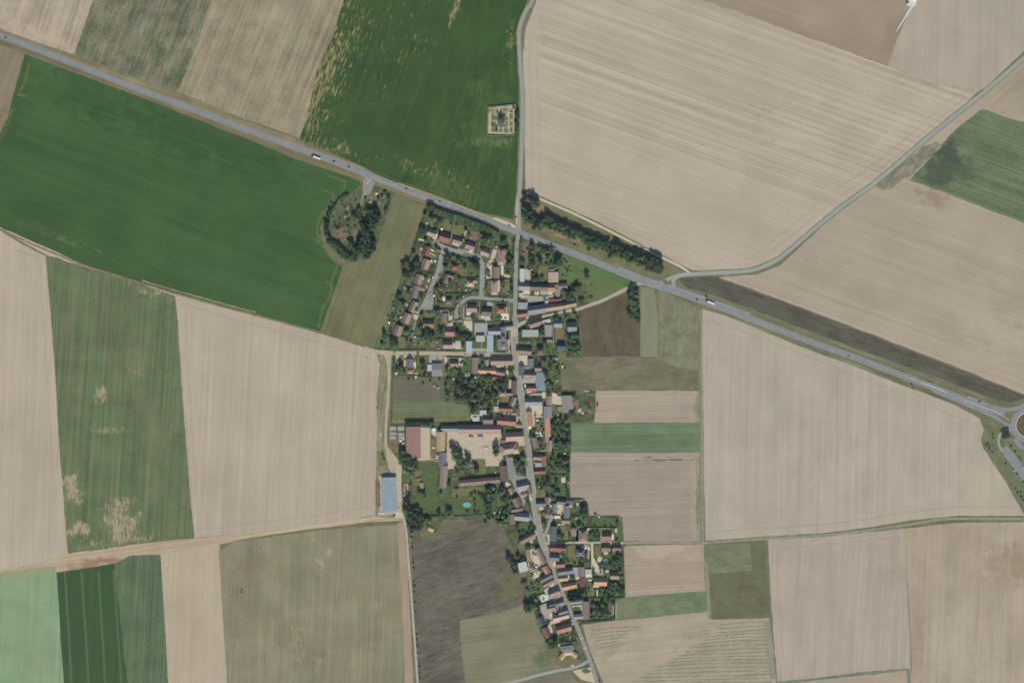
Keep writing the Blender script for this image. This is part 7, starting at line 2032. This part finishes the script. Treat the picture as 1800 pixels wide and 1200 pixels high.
rnd = random.Random(3)
FILL = [([(745, 385), (860, 420), (895, 440), (895, 520), (850, 515), (760, 520), (715, 480)], 70, 'in the northern estate'), ([(690, 500), (830, 520), (890, 560), (820, 565), (790, 605), (680, 608), (672, 600)], 70, 'in the southern estate'),
        ([(690, 628), (890, 632), (900, 700), (830, 700), (690, 660)], 40, 'south of the west lane'), ([(780, 655), (880, 660), (890, 700), (830, 712), (782, 700)], 26, 'among the orchard trees'),
        ([(925, 600), (1010, 600), (985, 690), (930, 700)], 36, 'northeast of the centre'), ([(930, 720), (1000, 730), (1000, 860), (935, 860)], 60, 'in the gardens east of the centre'), ([(945, 870), (1090, 910), (1090, 1050), (1060, 1090), (1010, 1080), (960, 960)], 80, 'in the southeast gardens'),
        ([(905, 950), (945, 950), (1000, 1090), (1010, 1150), (960, 1130), (915, 1000)], 40, 'in the southwest gardens'), ([(850, 870), (905, 870), (920, 920), (855, 910)], 18, 'in the gardens west of the fork'), ([(915, 425), (1000, 450), (1010, 520), (930, 480)], 24, 'south of the crossroads'), ([(580, 350), (680, 345), (650, 440), (590, 440)], 60, 'in the scrub of the pit')]
for poly, n, wh in FILL:
    xs, ys = [p[0] for p in poly], [p[1] for p in poly]
    k = 0
    tries = 0
    got = []
    while k < n and tries < n * 14:
        tries += 1
        x, y = rnd.uniform(min(xs), max(xs)), rnd.uniform(min(ys), max(ys))
        if not inside(x, y, poly):
            continue
        X, Y = P(x, y)
        r_ = rnd.choice((1.0, 1.3, 1.6, 2.0, 2.6))
        if in_building(X, Y, r_ * .7) or near_road(X, Y, r_):
            continue
        if any((a - X) ** 2 + (b_ - Y) ** 2 < (q + r_) ** 2 * .5 for a, b_, q in TREES):
            continue
        tree(X, Y, r_, 'b', wh)
        k += 1

# small sheds and greenhouses tucked into the gardens
made = 0
tries = 0
while made < 46 and tries < 4000:
    tries += 1
    poly, n_, wh = FILL[rnd.randrange(10)]
    xs, ys = [p[0] for p in poly], [p[1] for p in poly]
    x, y = rnd.uniform(min(xs), max(xs)), rnd.uniform(min(ys), max(ys))
    if not inside(x, y, poly):
        continue
    X, Y = P(x, y)
    if in_building(X, Y, 2.5) or near_road(X, Y, 3) or any((a - X) ** 2 + (b_ - Y) ** 2 < (q + 1.2) ** 2 for a, b_, q in TREES):
        continue
    cl = rnd.choice(('white', 'white', 'pale', 'grey', 'brown', 'purple'))
    L, W = rnd.uniform(2.2, 4.2), rnd.uniform(1.8, 2.8)
    root = building(X, Y, L, W, rnd.choice((0, 90, -15, 75, 20)), rnd.choice('gfs'), cl, 'S', 'g', label='x', name='garden_shed')
    tag(root, 'little ' + COLN[cl] + ' garden shed ' + wh, 'shed', group='garden sheds')
    made += 1


def road_gap(x, y):
    best = 1e9
    for line, hw in ROADS:
        for lx, ly in line:
            d = math.hypot(lx - x, ly - y) - hw
            if d < best:
                best = d
    return best


plant_all()

# ------------------------------------------------------------------ labels that single each thing out
ORD = ['', 'first', 'second', 'third', 'fourth', 'fifth', 'sixth', 'seventh', 'eighth', 'ninth', 'tenth', 'eleventh', 'twelfth']


def ordinal(n):
    if n < len(ORD):
        return ORD[n]
    return str(n) + ('th' if 10 < n % 100 < 14 else {1: 'st', 2: 'nd', 3: 'rd'}.get(n % 10, 'th'))


bpy.context.view_layer.update()
groups = {}
for o in REG:
    groups.setdefault(o['label'], []).append(o)


def centre(o):
    if o.type == 'MESH' and not o.location.length:
        bb = o.bound_box
        return Vector((sum(c[0] for c in bb) / 8, sum(c[1] for c in bb) / 8, 0))
    return o.location


for lb, os_ in groups.items():
    if len(os_) == 1:
        continue
    cs = [centre(o) for o in os_]
    wx = max(c.x for c in cs) - min(c.x for c in cs)
    wy = max(c.y for c in cs) - min(c.y for c in cs)
    if wx > wy:
        order = sorted(range(len(os_)), key=lambda i: cs[i].x)
        side = ('west', 'east')
    else:
        order = sorted(range(len(os_)), key=lambda i: -cs[i].y)
        side = ('north', 'south')
    n = len(order)
    for rank, i in enumerate(order):
        a, b_ = rank + 1, n - rank
        if a <= b_:
            t = (side[0] + 'ernmost') if a == 1 else ordinal(a) + ' from the ' + side[0]
        else:
            t = (side[1] + 'ernmost') if b_ == 1 else ordinal(b_) + ' from the ' + side[1]
        os_[i]['label'] = lb + ', ' + t
for o in bpy.data.objects:
    if 'label' in o and len(o['label'].split()) > 16:
        print('LONG LABEL', len(o['label'].split()), o['label'])
from collections import Counter
print('COUNTS', Counter(o.name.split('.')[0] for o in bpy.data.objects).most_common(40))
